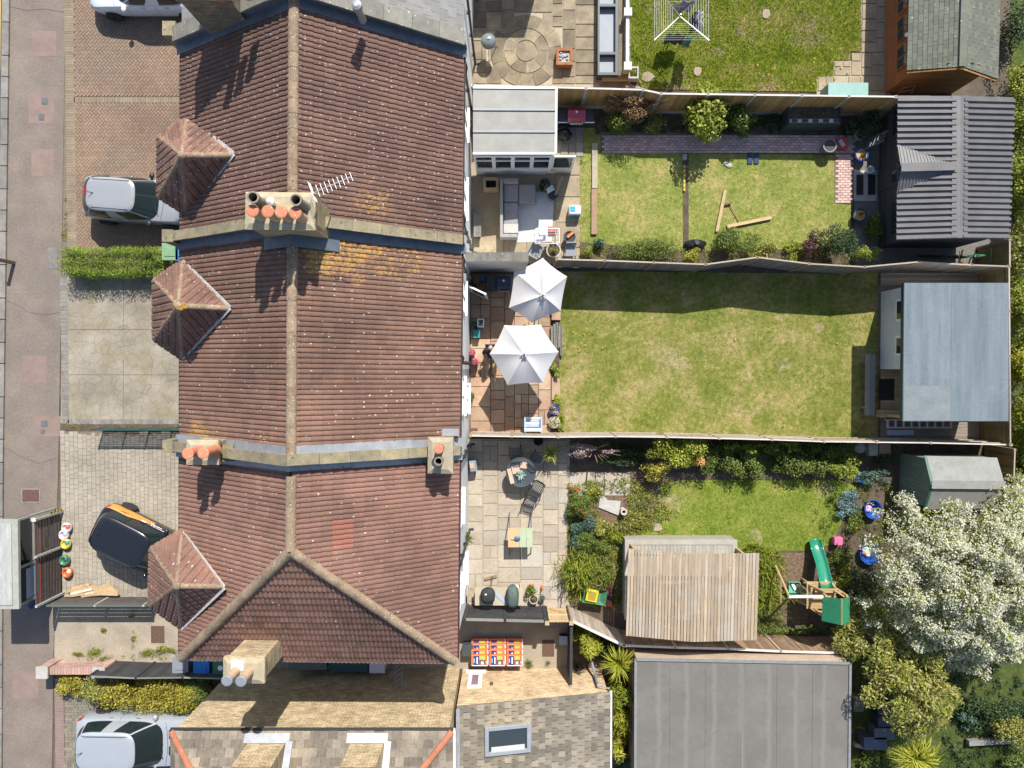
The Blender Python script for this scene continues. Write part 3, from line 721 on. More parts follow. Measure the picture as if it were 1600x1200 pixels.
def stack(house, x0, x1, y0, y1, zb, zt, matx, cap=.12, corb=True, hf=True, capmat=None):
    m = HB() if hf else MB(); m.bx(x0, x1, y0, y1, zb, zt - .28)
    if corb:
        m.bx(x0 - .03, x1 + .03, y0 - .03, y1 + .03, zt - .28, zt - .18); m.bx(x0 - .06, x1 + .06, y0 - .06, y1 + .06, zt - .18, zt - .05)
    else: m.bx(x0 + .001, x1 - .001, y0 + .001, y1 - .001, zt - .28, zt - .05)
    ch = m.build('chimney', matx, house)
    m = HB() if hf else MB(); e = .05 if corb else .0
    m.add([(x0 - e, y0 - e, zt - .05), (x1 + e, y0 - e, zt - .05), (x1 + e, y1 + e, zt - .05), (x0 - e, y1 + e, zt - .05), (x0 + .08, y0 + .08, zt + .02), (x1 - .08, y0 + .08, zt + .02), (x1 - .08, y1 - .08, zt + .02), (x0 + .08, y1 - .08, zt + .02)], [(4,5,6,7),(0,1,5,4),(1,2,6,5),(2,3,7,6),(3,0,4,7)])
    m.build('mortar_cap', capmat or M_('flaunching', (.42, .36, .25), (.32, .27, .18), s=5, spots=[((.5, .36, .06), 7, .2)]), ch)
    # corner lead apron
    return ch
def window(parent, x, y0, y1, z0, z1, hf=True):
    m = HB(); t = .05; d = .05
    for q in ((y0, y1, z0, z0 + t), (y0, y1, z1 - t, z1), (y0, y0 + t, z0 + t, z1 - t), (y1 - t, y1, z0 + t, z1 - t), ((y0 + y1) / 2 - t / 2, (y0 + y1) / 2 + t / 2, z0 + t, z1 - t)): m.bx(x, x + d, *q)
    w = m.build('window', m_pvc, parent)
    HB().bx(x, x + .02, y0 + t, y1 - t, z0 + t, z1 - t).build('pane', m_pane, w)
    HB().bx(x, x + .12, y0 - .05, y1 + .05, z0 - .06, z0).build('sill', m_pvc, w)
def downpipe(parent, x, y, z1, sw=0):
    m = HB(); m.tube([(x + .09, y + sw, z1 - .05), (x + .14, y + sw * .5, z1 - .3), (x + .1, y, z1 - .55), (x + .1, y, .05), (x + .25, y, .03)], .045, 8); o = m.build('drainpipe', m_blackpl, parent)
    [HB().bx(x, x + .16, y - .06, y + .06, z, z + .04).build('bracket', m_blackpl, o) for z in (.8, 2.4, 4)]
m_capl = M_('pale_valley_mortar', (.5, .49, .46), (.36, .35, .34), s=5)
tile_B, tile_C, tile_D, tile_N = roman_tile(m_rB), roman_tile(m_rC), roman_tile(m_rD), roman_tile(m_rN)
def gutter(house, x, y0, y1, mat):
    m = HB(); m.add([], []); s = 1 if x > XM else -1
    for k in range(5):
        pass
    pts = [(math.cos(math.pi * (1 + i / 6)) * .06, math.sin(math.pi * (1 + i / 6)) * .06) for i in range(7)]
    vs = [(x + s * (.05) + a, y, ZE - .02 + b) for y in (y0, y1) for a, b in pts]
    m.add(vs, [(i, i + 1, 8 + i, 7 + i) for i in range(6)]); o = m.build('gutter', mat, house, solid=.006)
def house(label, ya, yb, tile, mat, top=False):
    c = HROT @ Vector((XM, (ya + yb) / 2, 0)); h = thing('terraced_house', label, 'house', c, -.0125, 'terraced houses with tiled roofs')
    w = HB().bx(XL + .12, XR - .1, ya + .02, yb - .02, -.02, ZE - .16); wl_ = w.build('wall', m_wallF, h)
    HB().bx(XR - .1, XR - .02, ya, yb, 0, ZE - .06).build('rear_wall', m_render, h)
    return h
def std_roof(h, ya, yb, tile, mat):
    A, B, C, D = h3(XL, ya, ZE), h3(XL, yb, ZE), h3(XM, yb, ZR), h3(XM, ya, ZR); E, F_ = h3(XR, ya, ZE), h3(XR, yb, ZE)
    rf = quad_under('roof', [(A, D, C, B), (E, F_, C, D)], m_joint, h)
    its = [[], []]
    slope(rf, (A, B, C, D), tile, mat, TW, TG, TL, items=its); slope(rf, (E, F_, C, D), tile, mat, TW, TG, TL, items=its)
    finish_tiles(rf, its[0], its[1], mat)
    ridge_run(rf, D, C, .15, m_ridge, bed=.06)
    gutter(h, XL, ya, yb, m_blackpl); gutter(h, XR, ya, yb, plain('brown_gutter', (.09, .06, .045), .5))
    return rf
def bay(h, tile, mat, T, LT, LB, B_, K, A_, zk, za, ze=ZE - .02):
    t, lt, lb, b, k, a = P(*T, ze), P(*LT, ze - .02), P(*LB, ze - .02), P(*B_, ze), P(*K, zk), P(*A_, za)
    base = MB().prism([(t.x, t.y - .1), (lt.x + .15, lt.y - .08), (lb.x + .15, lb.y + .08), (b.x, b.y + .1), (b.x + 1, b.y + .1), (t.x + 1, t.y - .1)], 0, ze - .08)
    bw = base.build('bay_wall', m_wallF, h)
    faces = [(t, lt, k), (lt, lb, k), (lb, b, k), (t, k, a), (b, a, k)]
    rf = quad_under('bay_roof', faces, m_joint, h); its = [[], []]
    for f in faces: slope(rf, f, tile, mat, TW * .8, TG * .8, TL * .8, items=its, lift=.008)
    finish_tiles(rf, its[0], its[1], mat)
    for p, q, r in ((lt, k, .075), (lb, k, .075), (t, k, .075), (b, k, .075), (k + Vector((0, 0, .0)), a, .085)): ridge_run(rf, p + Vector((0, 0, .03)), q + Vector((0, 0, .05)), r, m_ridge, .3, bed=.02)
    MB().ball(tuple(k + Vector((0, 0, .05))), (.13, .12, .08), 9, 5).build('hip_cap', m_ridge, rf)
    for p in (t, b):
        m = MB(); m.bar(p + Vector((.02, 0, .10)), a + Vector((.05, 0, .14)), .13, .03, up=(-.5, 0, .8)); m.build('valley_lead', m_capl, rf)
    MB().tube([t + Vector((0, 0, -.05)), lt + Vector((-.05, 0, -.05)), lb + Vector((-.05, 0, -.05)), b + Vector((0, 0, -.05))], .045, 6).build('gutter', m_blackpl, h)
# --- house A (top of the picture)
hA = house('top house with pale smooth slate roof above a grey coping', PARTY[0], 17.2, None, None)
A, B, C, D = h3(XL, PARTY[0], ZE), h3(XL, 17.2, ZE), h3(XM, 17.2, ZR), h3(XM, PARTY[0], ZR); E, F_ = h3(XR, PARTY[0], ZE), h3(XR, 17.2, ZE)
rf = quad_under('roof', [(A, D, C, B), (E, F_, C, D)], m_joint, hA); its = [[], []]
sl_t = flat_tile(m_rA, .33, .28, .36)
sl_t.name = 'roof_slate'
slope(rf, (A, B, C, D), sl_t, m_rA, .33, .28, .36, bond=1, items=its); slope(rf, (E, F_, C, D), sl_t, m_rA, .33, .28, .36, bond=1, items=its)
finish_tiles(rf, its[0], its[1], m_rA, 'roof_slate')
parapet(hA, PARTY[0], m_copingG, m_leadShade, w=.42)
q = HB(); q.bx(XL - .5, XL - .1, PARTY[0] - .02, PARTY[0] + .42, 5.2, 6.1); q.build('corbel_stone', m_coping, hA)
ch = stack(hA, -9.15, -7.75, PARTY[0] - .28, PARTY[0] + .75, 6.2, 8.9, m_brickO)
for i, (a, b, s) in enumerate(((330, -28, 'terra'), (352, -28, 'cap'), (374, -30, 'cap'))): pot(ch, a, b, 9.6, 8.9, .14, s)
p = P(556, 6, 9.0); m = MB(); m.lathe((p.x, p.y, 0), [(.1, 8.1), (.1, 8.75), (.14, 8.78), (.14, 8.96), (.06, 9.0)], 14); m.build('flue_pipe', m_zinc, hA)
downpipe(hA, XR - .02, 12.0, ZE, .2)
MB().bx(-1.6, 1.2, 15.7, 20, 0, 3.0).build('rear_extension', m_render, hA)
# --- house B
hB = house('upper terraced house with darkest brown roof speckled with white lichen', PARTY[1], PARTY[0], tile_B, m_rB)
std_roof(hB, PARTY[1], PARTY[0], tile_B, m_rB)
bay(hB, tile_B, m_rD, (293, 183), (249, 214), (249, 308), (293, 336), (285, 243), (366, 243), 7.75, 7.27)
ppB = parapet(hB, PARTY[1], m_coping, m_leadShade)
q = HB(); q.bx(XL - .45, XL - .1, PARTY[1] - .18, PARTY[1] + .2, 5.1, 6.2); q.build('corbel_stone', m_coping, hB)
ch = stack(hB, -6.85, -5.17, 3.58, 4.42, 7.9, 9.85, m_brickYy)
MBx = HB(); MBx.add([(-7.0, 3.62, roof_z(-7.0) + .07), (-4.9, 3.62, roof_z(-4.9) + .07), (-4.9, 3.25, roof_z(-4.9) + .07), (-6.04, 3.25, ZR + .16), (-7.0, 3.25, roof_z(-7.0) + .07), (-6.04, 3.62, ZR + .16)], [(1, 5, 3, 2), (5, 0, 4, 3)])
MBx.v = [(x, y, z + .07) for x, y, z in MBx.v]; MBx.build('lead_apron', m_leadShade, hB)
for a, b, z in ((394, 329, 10.5), (418, 330, 10.5), (439, 331, 10.5), (461, 332, 10.5)): pot(ch, a, b, z, 9.85, .135, 'cap')
for a, b in ((395, 308), (462, 312)): pot(ch, a, b, 10.62, 9.85, .14, 'open')
p = P(422, 314, 10.2); MB().lathe((p.x, p.y, 0), [(.06, 9.8), (.06, 10.1), (.1, 10.12), (.1, 10.2), (.03, 10.26)], 12).build('flue_cowl', m_pvc, ch)
# --- house C
hC = house('middle terraced house with rust brown roof edged by orange lichen', PARTY[2], PARTY[1], tile_C, m_rC)
std_roof(hC, PARTY[2], PARTY[1], tile_C, m_rC)
bay(hC, tile_C, m_rD, (286, 408), (242, 437), (242, 531), (286, 561), (280, 478), (360, 482), 7.75, 7.22)
p = P(282, 478, 7.85); m = MB(); [m.ball((p.x + random.gauss(0, .07), p.y + random.gauss(0, .06), 7.83), (.07, .06, .03), 7, 4) for _ in range(9)]; m.build('lichen_clump', M_('orange_lichen', (.42, .22, .03), (.3, .18, .05), s=14, bump=1), hC)['kind'] = 'stuff'
parapet(hC, PARTY[2], m_coping, m_lead, lf=.26, lead_up=True)
q = HB(); q.bx(XL - .42, XL - .1, PARTY[2] - .2, PARTY[2] + .2, 5.1, 6.2); q.build('corbel_stone', m_coping, hC)
ch = stack(hC, -9.25, -8.45, PARTY[2] - .26, PARTY[2] + .34, 6.2, 7.9, m_brickYy)
for a, b in ((293, 709), (317, 708)): pot(ch, a, b, 8.7, 7.85, .14, 'terra')
HB().bx(-8.4, -8.1, PARTY[2] - .25, PARTY[2] + .22, 6.4, 7.55).build('chimney_step', m_coping, ch)
ch = stack(hC, -2.42, -1.78, PARTY[2] - .55, PARTY[2] + .42, 5.6, 7.1, m_brickYy, capmat=M_('flaunching_grey', (.36, .32, .22), (.28, .25, .18), s=5))
pot(ch, 685, 702, 7.65, 7.05, .12, 'terra'); pot(ch, 685, 721, 7.6, 7.05, .12, 'open')
HB().bx(-2.5, -1.62, PARTY[2] + .44, PARTY[2] + .66, 6.08, 6.2).build('lead_tray', m_lead, ch)
# --- house D with hipped end
hD = house('lower end terrace house with red tiled hip roof and one patch of new tiles', YH + .25, PARTY[2], tile_D, m_rD)
A, B, C, D = h3(XL, YH, ZE), h3(XL, PARTY[2], ZE), h3(XM, PARTY[2], ZR), h3(XM, YRE, ZR); E, F_ = h3(XR, YH, ZE), h3(XR, PARTY[2], ZE)
rf = quad_under('roof', [(A, D, C, B), (E, F_, C, D), (A, E, D)], m_joint, hD); its = [[], []]
n0, n1 = P(539, 850, 7), P(569, 814, 7)
swap = lambda q: tile_N if n0.x - .02 < q.x < n1.x - .1 and n0.y - .1 < q.y < n1.y - .05 else None
slope(rf, (A, B, C, D), tile_D, m_rD, TW, TG, TL, items=its); slope(rf, (E, F_, C, D), tile_D, m_rD, TW, TG, TL, items=its, swap=swap)
slope(rf, (A, E, D), roman_tile(m_rC, .27, .36), m_rD, .27, .29, .36, items=its)
newt = [t for t in its[0] if t[0] is tile_N]; its[0] = [t for t in its[0] if t[0] is not tile_N]
pieces('replacement_tile', newt, rf, m_rN)
finish_tiles(rf, its[0], its[1], m_rD)
ridge_run(rf, D, C - Vector((0, .5, 0)), .15, m_ridge, bed=.06); ridge_run(rf, A, D, .15, m_ridge, bed=.07); ridge_run(rf, E, D, .15, m_ridge, bed=.07)
gutter(hD, XL, YH, PARTY[2], m_blackpl); gutter(hD, XR, YH, PARTY[2], plain('maroon_gutter', (.1, .04, .045), .5))
m = HB(); m.bar((XL, YH - .05, ZE - .03), (XR, YH - .05, ZE - .03), .1, .07); m.build('hip_gutter', M_('grey_gutter', (.36, .36, .35)), hD)
bay(hD, tile_D, m_rD, (285, 828), (237, 856), (235, 946), (284, 981), (277, 915), (351, 916), 7.75, 7.25)
ch = stack(hD, -8.15, -7.08, -9.08, -8.45, 5.5, 7.95, m_brickY, capmat=M_('flaunching_buff', (.4, .34, .22), (.3, .25, .17), s=5))
for a, b in ((354, 1064), (376, 1065)): pot(ch, a, b, 8.62, 7.9, .135, 'zinc')
p = P(372, 1046, 7.95); MB().box((p.x - .02, p.y + .12, 7.955), (.36, .3, .05)).build('mortar_patch', m_pvc, ch, bevel=.02)
m = HB(); m.box((-7.6, -8.36, 6.47), (1.35, .28, .03), rx=R(34)); m.box((-6.98, -8.75, 6.2), (.3, .85, .03), rx=R(34)); m.build('lead_flashing', m_lead, hD)
for hh, ys in ((hB, (9.4, 4.6)), (hC, (3.3, .2)), (hD, (-3.0, -6.4))):
    for y_ in ys: downpipe(hh, XR - .02, y_, ZE, .25)
for hh, ys in ((hB, ((7.9, 9.0), (5.2, 6.6))), (hC, ((1.9, 3.0), (-1.6, -.3))), (hD, ((-5.4, -4.2), (-8.2, -7.2)))):
    for a, b in ys: window(hh, XR - .02, a, b, 3.4, 4.7)
window(hC, XR - .02, -1.7, -.6, .9, 2.1); window(hD, XR - .02, -8.3, -7.1, .9, 2.1)
# --- house E at the bottom
ez = 5.0; ey = P(500, 1143, ez).y; exl, exr = P(268, 1143, ez).x, P(706, 1143, ez).x
hE = thing('end_house', 'bottom brick house with slate hip roof and two stock brick chimneys', 'house', ((exl + exr) / 2, ey - 3, 0))
MB().bx(exl + .08, exr - .1, ey - 8, ey - .02, -.02, ez - .03).build('wall', m_brickY, hE)
rise = 2.9; run = 4.3
a, b, c, d = Vector((exl, ey, ez)), Vector((exr, ey, ez)), Vector((exr - run, ey - run, ez + rise)), Vector((exl + run, ey - run, ez + rise))
a2, b2 = Vector((exl, ey - 2 * run, ez)), Vector((exr, ey - 2 * run, ez))
rf = quad_under('roof', [(a, d, c, b), (b, c, b2), (a, a2, d)], m_joint, hE)
st = flat_tile(m_slate, .3, .26, .37, .022); its = [[], []]
for f in ((a, b, c, d), (b, b2, c), (a, a2, d)): slope(rf, f, st, m_slate, .3, .26, .37, 'slate', bond=1, items=its)
finish_tiles(rf, its[0], its[1], m_slate, 'slate')
ridge_run(rf, a, d, .11, m_hipr, .36, bed=.05); ridge_run(rf, b, c, .11, m_hipr, .36, bed=.05)
MB().tube([a + Vector((-.05, .06, -.05)), b + Vector((.05, .06, -.05))], .05, 8).build('gutter', m_blackpl, hE)
for x0, x1 in ((-8.66, -7.42), (-5.3, -4.2)):
    ch = stack(hE, x0, x1, ey - 1.7, ey - .28, ez - .1, 8.2, m_brickY, hf=False)
    for k in range(8):
        MB().bx(x0 - .004, x1 + .004, ey - .28, ey - .275, 6.35 + k * .02, 6.358 + k * .02)
    m = MB(); m.bx(x0 - .015, x1 + .015, ey - 1.72, ey - .265, 6.6, 6.75); m.build('red_band', brickm('red_brick', (.42, .15, .08), (.34, .12, .07), (.35, .28, .2)), ch)
    m = MB(); m.box(((x0 + x1) / 2, ey - .14, ez + .15), (x1 - x0 + .25, .3, .03), rx=-R(34)); m.box((x1 + .14, ey - .75, ez + .58), (.22, 1.3, .03), rx=-R(34)); m.build('lead_flashing', m_lead, ch)
# extension
zl, zr = 3.2, 2.1; xr = P(953, 1080, zr).x; xl = exr + .02; yv = P(706, 1103, zl).y; yb = yv - 6
ext = thing('house_extension', 'single storey brick extension with tan slate roof and a skylight', 'extension', ((xl + xr) / 2, yv - 3, 0))
m = MB(); m.add([(xl, yv - .02, 0), (xr - .08, yv - .02, 0), (xr - .08, yv - .02, zr - .04), (xl, yv - .02, zl - .04), (xl, yb, 0), (xr - .08, yb, 0), (xr - .08, yb, zr - .04), (xl, yb, zl - .04)], [(0,3,2,1),(4,5,6,7),(1,2,6,5),(0,4,7,3),(3,7,6,2)])
m.build('wall', brickm('new_stock_brick', (.66, .47, .27), (.52, .36, .19), (.5, .4, .27)), ext, fix=True)
a, b, c, d = Vector((xr, yb, zr)), Vector((xr, yv, zr)), Vector((xl, yv, zl)), Vector((xl, yb, zl))
rf = quad_under('roof', [(a, b, c, d)], m_joint, ext); st2 = flat_tile(m_slate2, .22, .27, .36); its = [[], []]
slope(rf, (a, b, c, d), st2, m_slate2, .25, .25, .34, 'slate', bond=1, items=its); finish_tiles(rf, its[0], its[1], m_slate2, 'slate')
MB().bx(xl - .02, xl + .12, yb, yv - .1, zl + .01, zl + .1).build('lead_flashing', m_lead, ext)
MB().bx(xl - .16, xl - .04, yv - 2.9, yv - .85, zl - .12, zl + .06).build('white_trim', m_pvc, ext)
MB().tube([(xr + .04, yv, zr - .04), (xr + .04, yb, zr - .04)], .05, 8).build('gutter', m_pvc, ext)
p = P(927, 1035, .6); q = P(950, 1078, 2.05); MB().tube([(q.x + .06, q.y + .03, zr - .08), (q.x - .35, q.y + .1, 1.9), (q.x - .36, q.y + .12, 1.0), (q.x - .5, q.y + .7, .15), (p.x, p.y - .1, .1)], .05, 8).build('drainpipe', m_greypl, ext)
U, V, N = plane_axes((a, b, c, d)); B4 = Matrix((U, V, N)).transposed().to_4x4()
k0 = P(793, 1154, 2.85); k0.z = zl - (k0.x - xl) * (zl - zr) / (xr - xl) + .02; B4.translation = k0
sw, sh = 1.05, 1.68; m = MB()
def loc_box(m, x0, x1, y0, y1, z0, z1):
    n = len(m.v); m.bx(x0, x1, y0, y1, z0, z1); m.v[n:] = [tuple(B4 @ Vector(q)) for q in m.v[n:]]
for q in ((-sw/2, sw/2, -sh/2, -sh/2+.14), (-sw/2, sw/2, sh/2-.14, sh/2), (-sw/2, -sw/2+.14, -sh/2+.14, sh/2-.14), (sw/2-.14, sw/2, -sh/2+.14, sh/2-.14)): loc_box(m, *q, 0, .11)
sky_ = m.build('skylight', plain('skylight_frame', (.36, .38, .4), .35, .3), ext, bevel=.01)
m = MB(); loc_box(m, -sw/2+.13, sw/2-.13, -sh/2+.13, sh/2-.13, .02, .055); m.build('pane', glassm('skylight_glass', (.035, .045, .05)), sky_)
m = MB(); loc_box(m, -sw/2+.14, -.22, -.62, .6, .056, .062); m.build('blind', plain('pale_blind', (.5, .5, .45), .7), sky_)
# wall window and vent on the brick side
p0, p1 = P(733, 1053, .45), P(752, 1074, 1.75); yw = yv - .02
m = MB(); [m.bx(*q) for q in ((p0.x, p1.x, yw, yw + .06, .45, .62), (p0.x, p1.x, yw, yw + .06, 1.6, 1.75), (p0.x, p0.x + .14, yw, yw + .06, .62, 1.6), (p1.x - .14, p1.x, yw, yw + .06, .62, 1.6), (p0.x - .12, p1.x + .12, yw, yw + .1, .36, .45))]
wv = m.build('window', m_pvc, ext); MB().bx(p0.x + .14, p1.x - .14, yw, yw + .03, .62, 1.6).build('pane', plain('frosted_pane', (.25, .16, .2), .2), wv)
p = P(768, 1071, 1.5); MB().tube([(p.x, yw, 1.5), (p.x, yw + .1, 1.5)], .06, 10).build('wall_vent', m_iron, ext)
# TV aerial on the chimney
p0, p1 = P(492, 300, 10.3), P(549, 276, 10.4); ta = thing('tv_aerial', 'thin metal television aerial on the large six pot chimney', 'aerial', P(490, 318, 8.3))
m = MB(); m.tube([(p0.x - .02, p0.y - .05, 8.5), (p0.x - .02, p0.y - .05, 10.35)], .018, 6); m.build('mast', m_zinc, ta)
m = MB(); m.bar(p0, p1, .018); d = (p1 - p0).normalized(); n = d.cross(Vector((0, 0, 1)))
for k in range(9):
    c = p0.lerp(p1, .08 + k * .115); l = .16 - k * .005; m.tube([c - n * l, c + n * l], .005, 5)
m.build('boom', plain('aluminium', (.6, .61, .62), .35, .6), ta)
m = MB(); 
for k in range(5):
    c = p0 + Vector((-.06, 0, -.12 + k * .06)); m.tube([c - n * .25, c + n * .25], .006, 5)
m.build('reflector', m_zinc, ta)
# ================================================================ FENCES, WALLS, SHEDS
m_bdTan = M_('fence_tan', (.50, .30, .115), (.33, .19, .07), s=3, var=.22, stretch=(6, 6, .6))
m_bdGrey = M_('fence_grey', (.25, .24, .21), (.165, .16, .145), s=3, var=.2, stretch=(6, 6, .6))
m_bdPale = M_('fence_pale', (.42, .35, .27), (.3, .25, .2), s=3, var=.2, stretch=(6, 6, .6))
m_bdDark = M_('fence_dark', (.045, .045, .048), (.028, .028, .03), s=3, var=.25)
m_bdOlive = M_('fence_olive', (.22, .18, .08), (.14, .12, .055), s=3, var=.2)
m_cpost = M_('concrete_post', (.45, .43, .39), (.34, .32, .29), s=5)
m_wpost = M_('wood_post', (.36, .25, .17), (.27, .19, .13), s=6)
m_timber = M_('new_timber', (.50, .36, .2), (.4, .28, .15), s=4, var=.15, stretch=(3, 3, 1))
def fence(label, pts, h, mb, mp, bw=.1, capw=.05, mcap=None, rails=1, gravel=.0, step=1.83, name='garden_fence', post=.09, posth=.0, split=True, rows=False, side=-1, z0=0):
    W3 = [P(a, b, h) for a, b in pts]; mid = (W3[0] + W3[-1]) / 2
    f = thing(name, label, 'fence', (mid.x, mid.y, z0)); bd = []; posts = []; caps = []; grs = []; rls = []
    pm = MB().bx(-post/2, post/2, -post/2, post/2, 0, h + posth).add([], []).mesh('post', mp)
    for i in range(len(W3) - 1):
        a, b = Vector((W3[i].x, W3[i].y, 0)), Vector((W3[i+1].x, W3[i+1].y, 0)); L = (b - a).length
        nb = max(1, round(L / step)) if split else 1; d = (b - a).normalized(); n = Vector((-d.y, d.x, 0)); ang = math.atan2(d.y, d.x)
        for k in range(nb):
            p, q = a.lerp(b, k / nb), a.lerp(b, (k + 1) / nb); l = (q - p).length
            posts.append((pm, Matrix.Translation(p + Vector((0, 0, z0))) @ Matrix.Rotation(ang, 4, 'Z')))
            if gravel: grs.append(MB().box(tuple((p + q) / 2 + Vector((0, 0, z0 + gravel / 2))), (l - post, .045, gravel), ang).mesh('gravel_board', m_cpost))
            if rows:
                n_ = round((h - z0 - gravel) / bw); hh = (h - z0 - gravel) / n_
                me = MB().box((0, 0, 0), (l - post, .02, hh - .012)).mesh('slat', mb)
                for j in range(n_): bd.append((me, Matrix.Translation((p + q) / 2 + Vector((0, 0, z0 + gravel + (j + .5) * hh))) @ Matrix.Rotation(ang, 4, 'Z')))
            else:
                n_ = max(1, round((l - post) / bw)); ww = (l - post) / n_; hb = h - z0 - gravel - .03
                me = MB().add([(-ww/2,-.011,0),(ww/2+.01,-.004,0),(ww/2+.01,.002,0),(-ww/2,.007,0),(-ww/2,-.011,hb),(ww/2+.01,-.004,hb),(ww/2+.01,.002,hb),(-ww/2,.007,hb)], [(0,3,2,1),(4,5,6,7),(0,1,5,4),(1,2,6,5),(2,3,7,6),(3,0,4,7)]).mesh('board', mb)
                for j in range(n_): bd.append((me, Matrix.Translation(p + d * (post / 2 + (j + .5) * ww) + Vector((0, 0, z0 + gravel))) @ Matrix.Rotation(ang, 4, 'Z')))
            if mcap: caps.append(MB().box(tuple((p + q) / 2 + Vector((0, 0, h - .015))), (l - .006, capw, .03), ang).mesh('cap_rail', mcap))
            for r_ in range(rails): rls.append(MB().box(tuple((p + q) / 2 + n * side * -.032 + Vector((0, 0, z0 + .35 + r_ * (h - z0 - .6) / max(1, rails - 1)))), (l - post, .03, .06), ang).mesh('rail', mb))
    posts.append((pm, Matrix.Translation(b + Vector((0, 0, z0))) @ Matrix.Rotation(ang, 4, 'Z')))
    pieces('slat' if rows else 'board', bd, f, mb); pieces('post', posts, f, mp)
    pieces('cap_rail', [(m, Matrix()) for m in caps], f, mcap or mp); pieces('gravel_board', [(m, Matrix()) for m in grs], f, m_cpost); pieces('rail', [(m, Matrix()) for m in rls], f, mb)
    return f
m_capw = M_('cap_pale', (.62, .58, .51), (.5, .46, .4), s=5)
fence('tan closeboard fence with concrete posts behind the red barbecue and shrubs', [(738, 133), (1005, 140), (1033, 146), (1400, 151), (1500, 151)], 1.95, m_bdTan, m_cpost, .1, .06, m_capw, rails=0, gravel=.25, post=.1)
fence('grey weathered zigzag fence along the shaded top of the biggest lawn', [(870, 405), (945, 407), (1022, 410), (1103, 413), (1184, 402), (1265, 412), (1351, 417), (1436, 409), (1519, 414), (1574, 416)], 1.85, m_bdGrey, m_wpost, .16, .05, m_bdPale, rails=2, split=False)
fence('pale slatted fence along the bottom of the biggest lawn', [(735, 681), (800, 682), (872, 683), (962, 682), (1042, 683), (1124, 685), (1206, 687), (1288, 690), (1370, 691), (1454, 692), (1580, 695)], 1.7, m_bdPale, m_wpost, .1, .045, m_capw, rails=3, split=False, post=.09, posth=.03)
fence('olive fence at the far end of the biggest garden behind the blue roof', [(1577, 416), (1579, 695)], 1.85, m_bdOlive, m_wpost, .12, .05, m_bdPale, rails=2, side=1)
fence('olive fence behind the corrugated roof shed', [(1578, 375), (1578, 416)], 1.85, m_bdOlive, m_wpost, .12, .05, m_bdPale, rails=1)
fence('brown fence panel to the right of the green shed', [(1586, 703), (1583, 790)], 1.7, m_bdTan, m_wpost, .12, .05, m_bdPale, rails=2)
fence('dark composite fence with two pale rails beside the three covered barbecues', [(726, 968), (852, 971)], 1.7, m_bdDark, m_bdDark, .42, .1, m_bdGrey, rails=0, rows=True, post=.1)
fence('grey sloping fence running diagonally below the yellow wheelbarrow tray', [(893, 970), (975, 1009)], 1.7, m_bdPale, m_wpost, .1, .1, m_capw, rails=2, side=1)
fence('brown slatted fence between the timber roof and the flat grey roof', [(975, 1009), (1055, 1012), (1138, 1014), (1220, 1018), (1330, 1021)], 1.7, M_('fence_brown', (.3, .19, .115), (.19, .125, .08), s=3, var=.3), m_bdPale, .1, .08, m_capw, rails=3, side=1)
fence('dark narrow fence dividing the bin yard from the bamboo', [(893, 974), (892, 1070)], 1.65, m_bdDark, m_bdGrey, .12, .1, m_bdDark, rails=0)
# gate
a, b = P(858, 972, 1.65), P(889, 973, 1.65); gt = thing('wooden_gate', 'orange brown timber gate with diagonal brace at the patio corner', 'gate', ((a.x + b.x) / 2, a.y, 0)); its = []; n = 6
for i in range(n): 
    x0 = a.x + (b.x - a.x) * i / n; its.append((MB().bx(x0 + .004, x0 + (b.x - a.x) / n - .004, a.y - .01, a.y + .012, .05, 1.63).mesh('board', m_timber), Matrix()))
pieces('board', its, gt, m_timber); m = MB()
for z in (.3, .9, 1.5): MB().bx(a.x, b.x, a.y + .0125, a.y + .05, z - .05, z + .05).build('rail', m_timber, gt)
m.bar((a.x + .05, a.y + .034, .3), (b.x - .05, a.y + .034, .9), .04, .09, up=(0, 1, 0)); m.build('brace', m_timber, gt)
for x in (a.x - .08, b.x + .08): MB().bx(x - .07, x + .07, a.y - .07, a.y + .07, 0, 1.75).build('post', m_bdDark, gt); 
for x in (a.x - .08, b.x + .08): MB().bx(x - .08, x + .08, a.y - .08, a.y + .08, 1.75, 1.78).build('post_cap', m_timber, gt)
# white garden wall with stone coping
a, b = P(727, 408, 2.9), P(826, 411, 2.9); w = thing('garden_wall', 'white rendered garden wall with dark lichen coping above the shaded patio', 'wall', ((a.x + b.x) / 2, a.y, 0))
MB().bx(a.x, b.x - .02, a.y + .02, a.y + .24, 0, 2.86).build('wall', m_render, w)
L = b.x - a.x; cw = M_('dark_coping', (.2, .185, .15), (.12, .115, .1), s=4, spots=[((.4, .37, .3), 6, .13)])
pieces('coping_stone', [(MB().bx(a.x + L * i / 4 + .004, a.x + L * (i + 1) / 4 - .004, a.y - .02, a.y + .31, 2.86, 2.94).mesh('coping_stone', cw), Matrix()) for i in range(4)], w, cw)
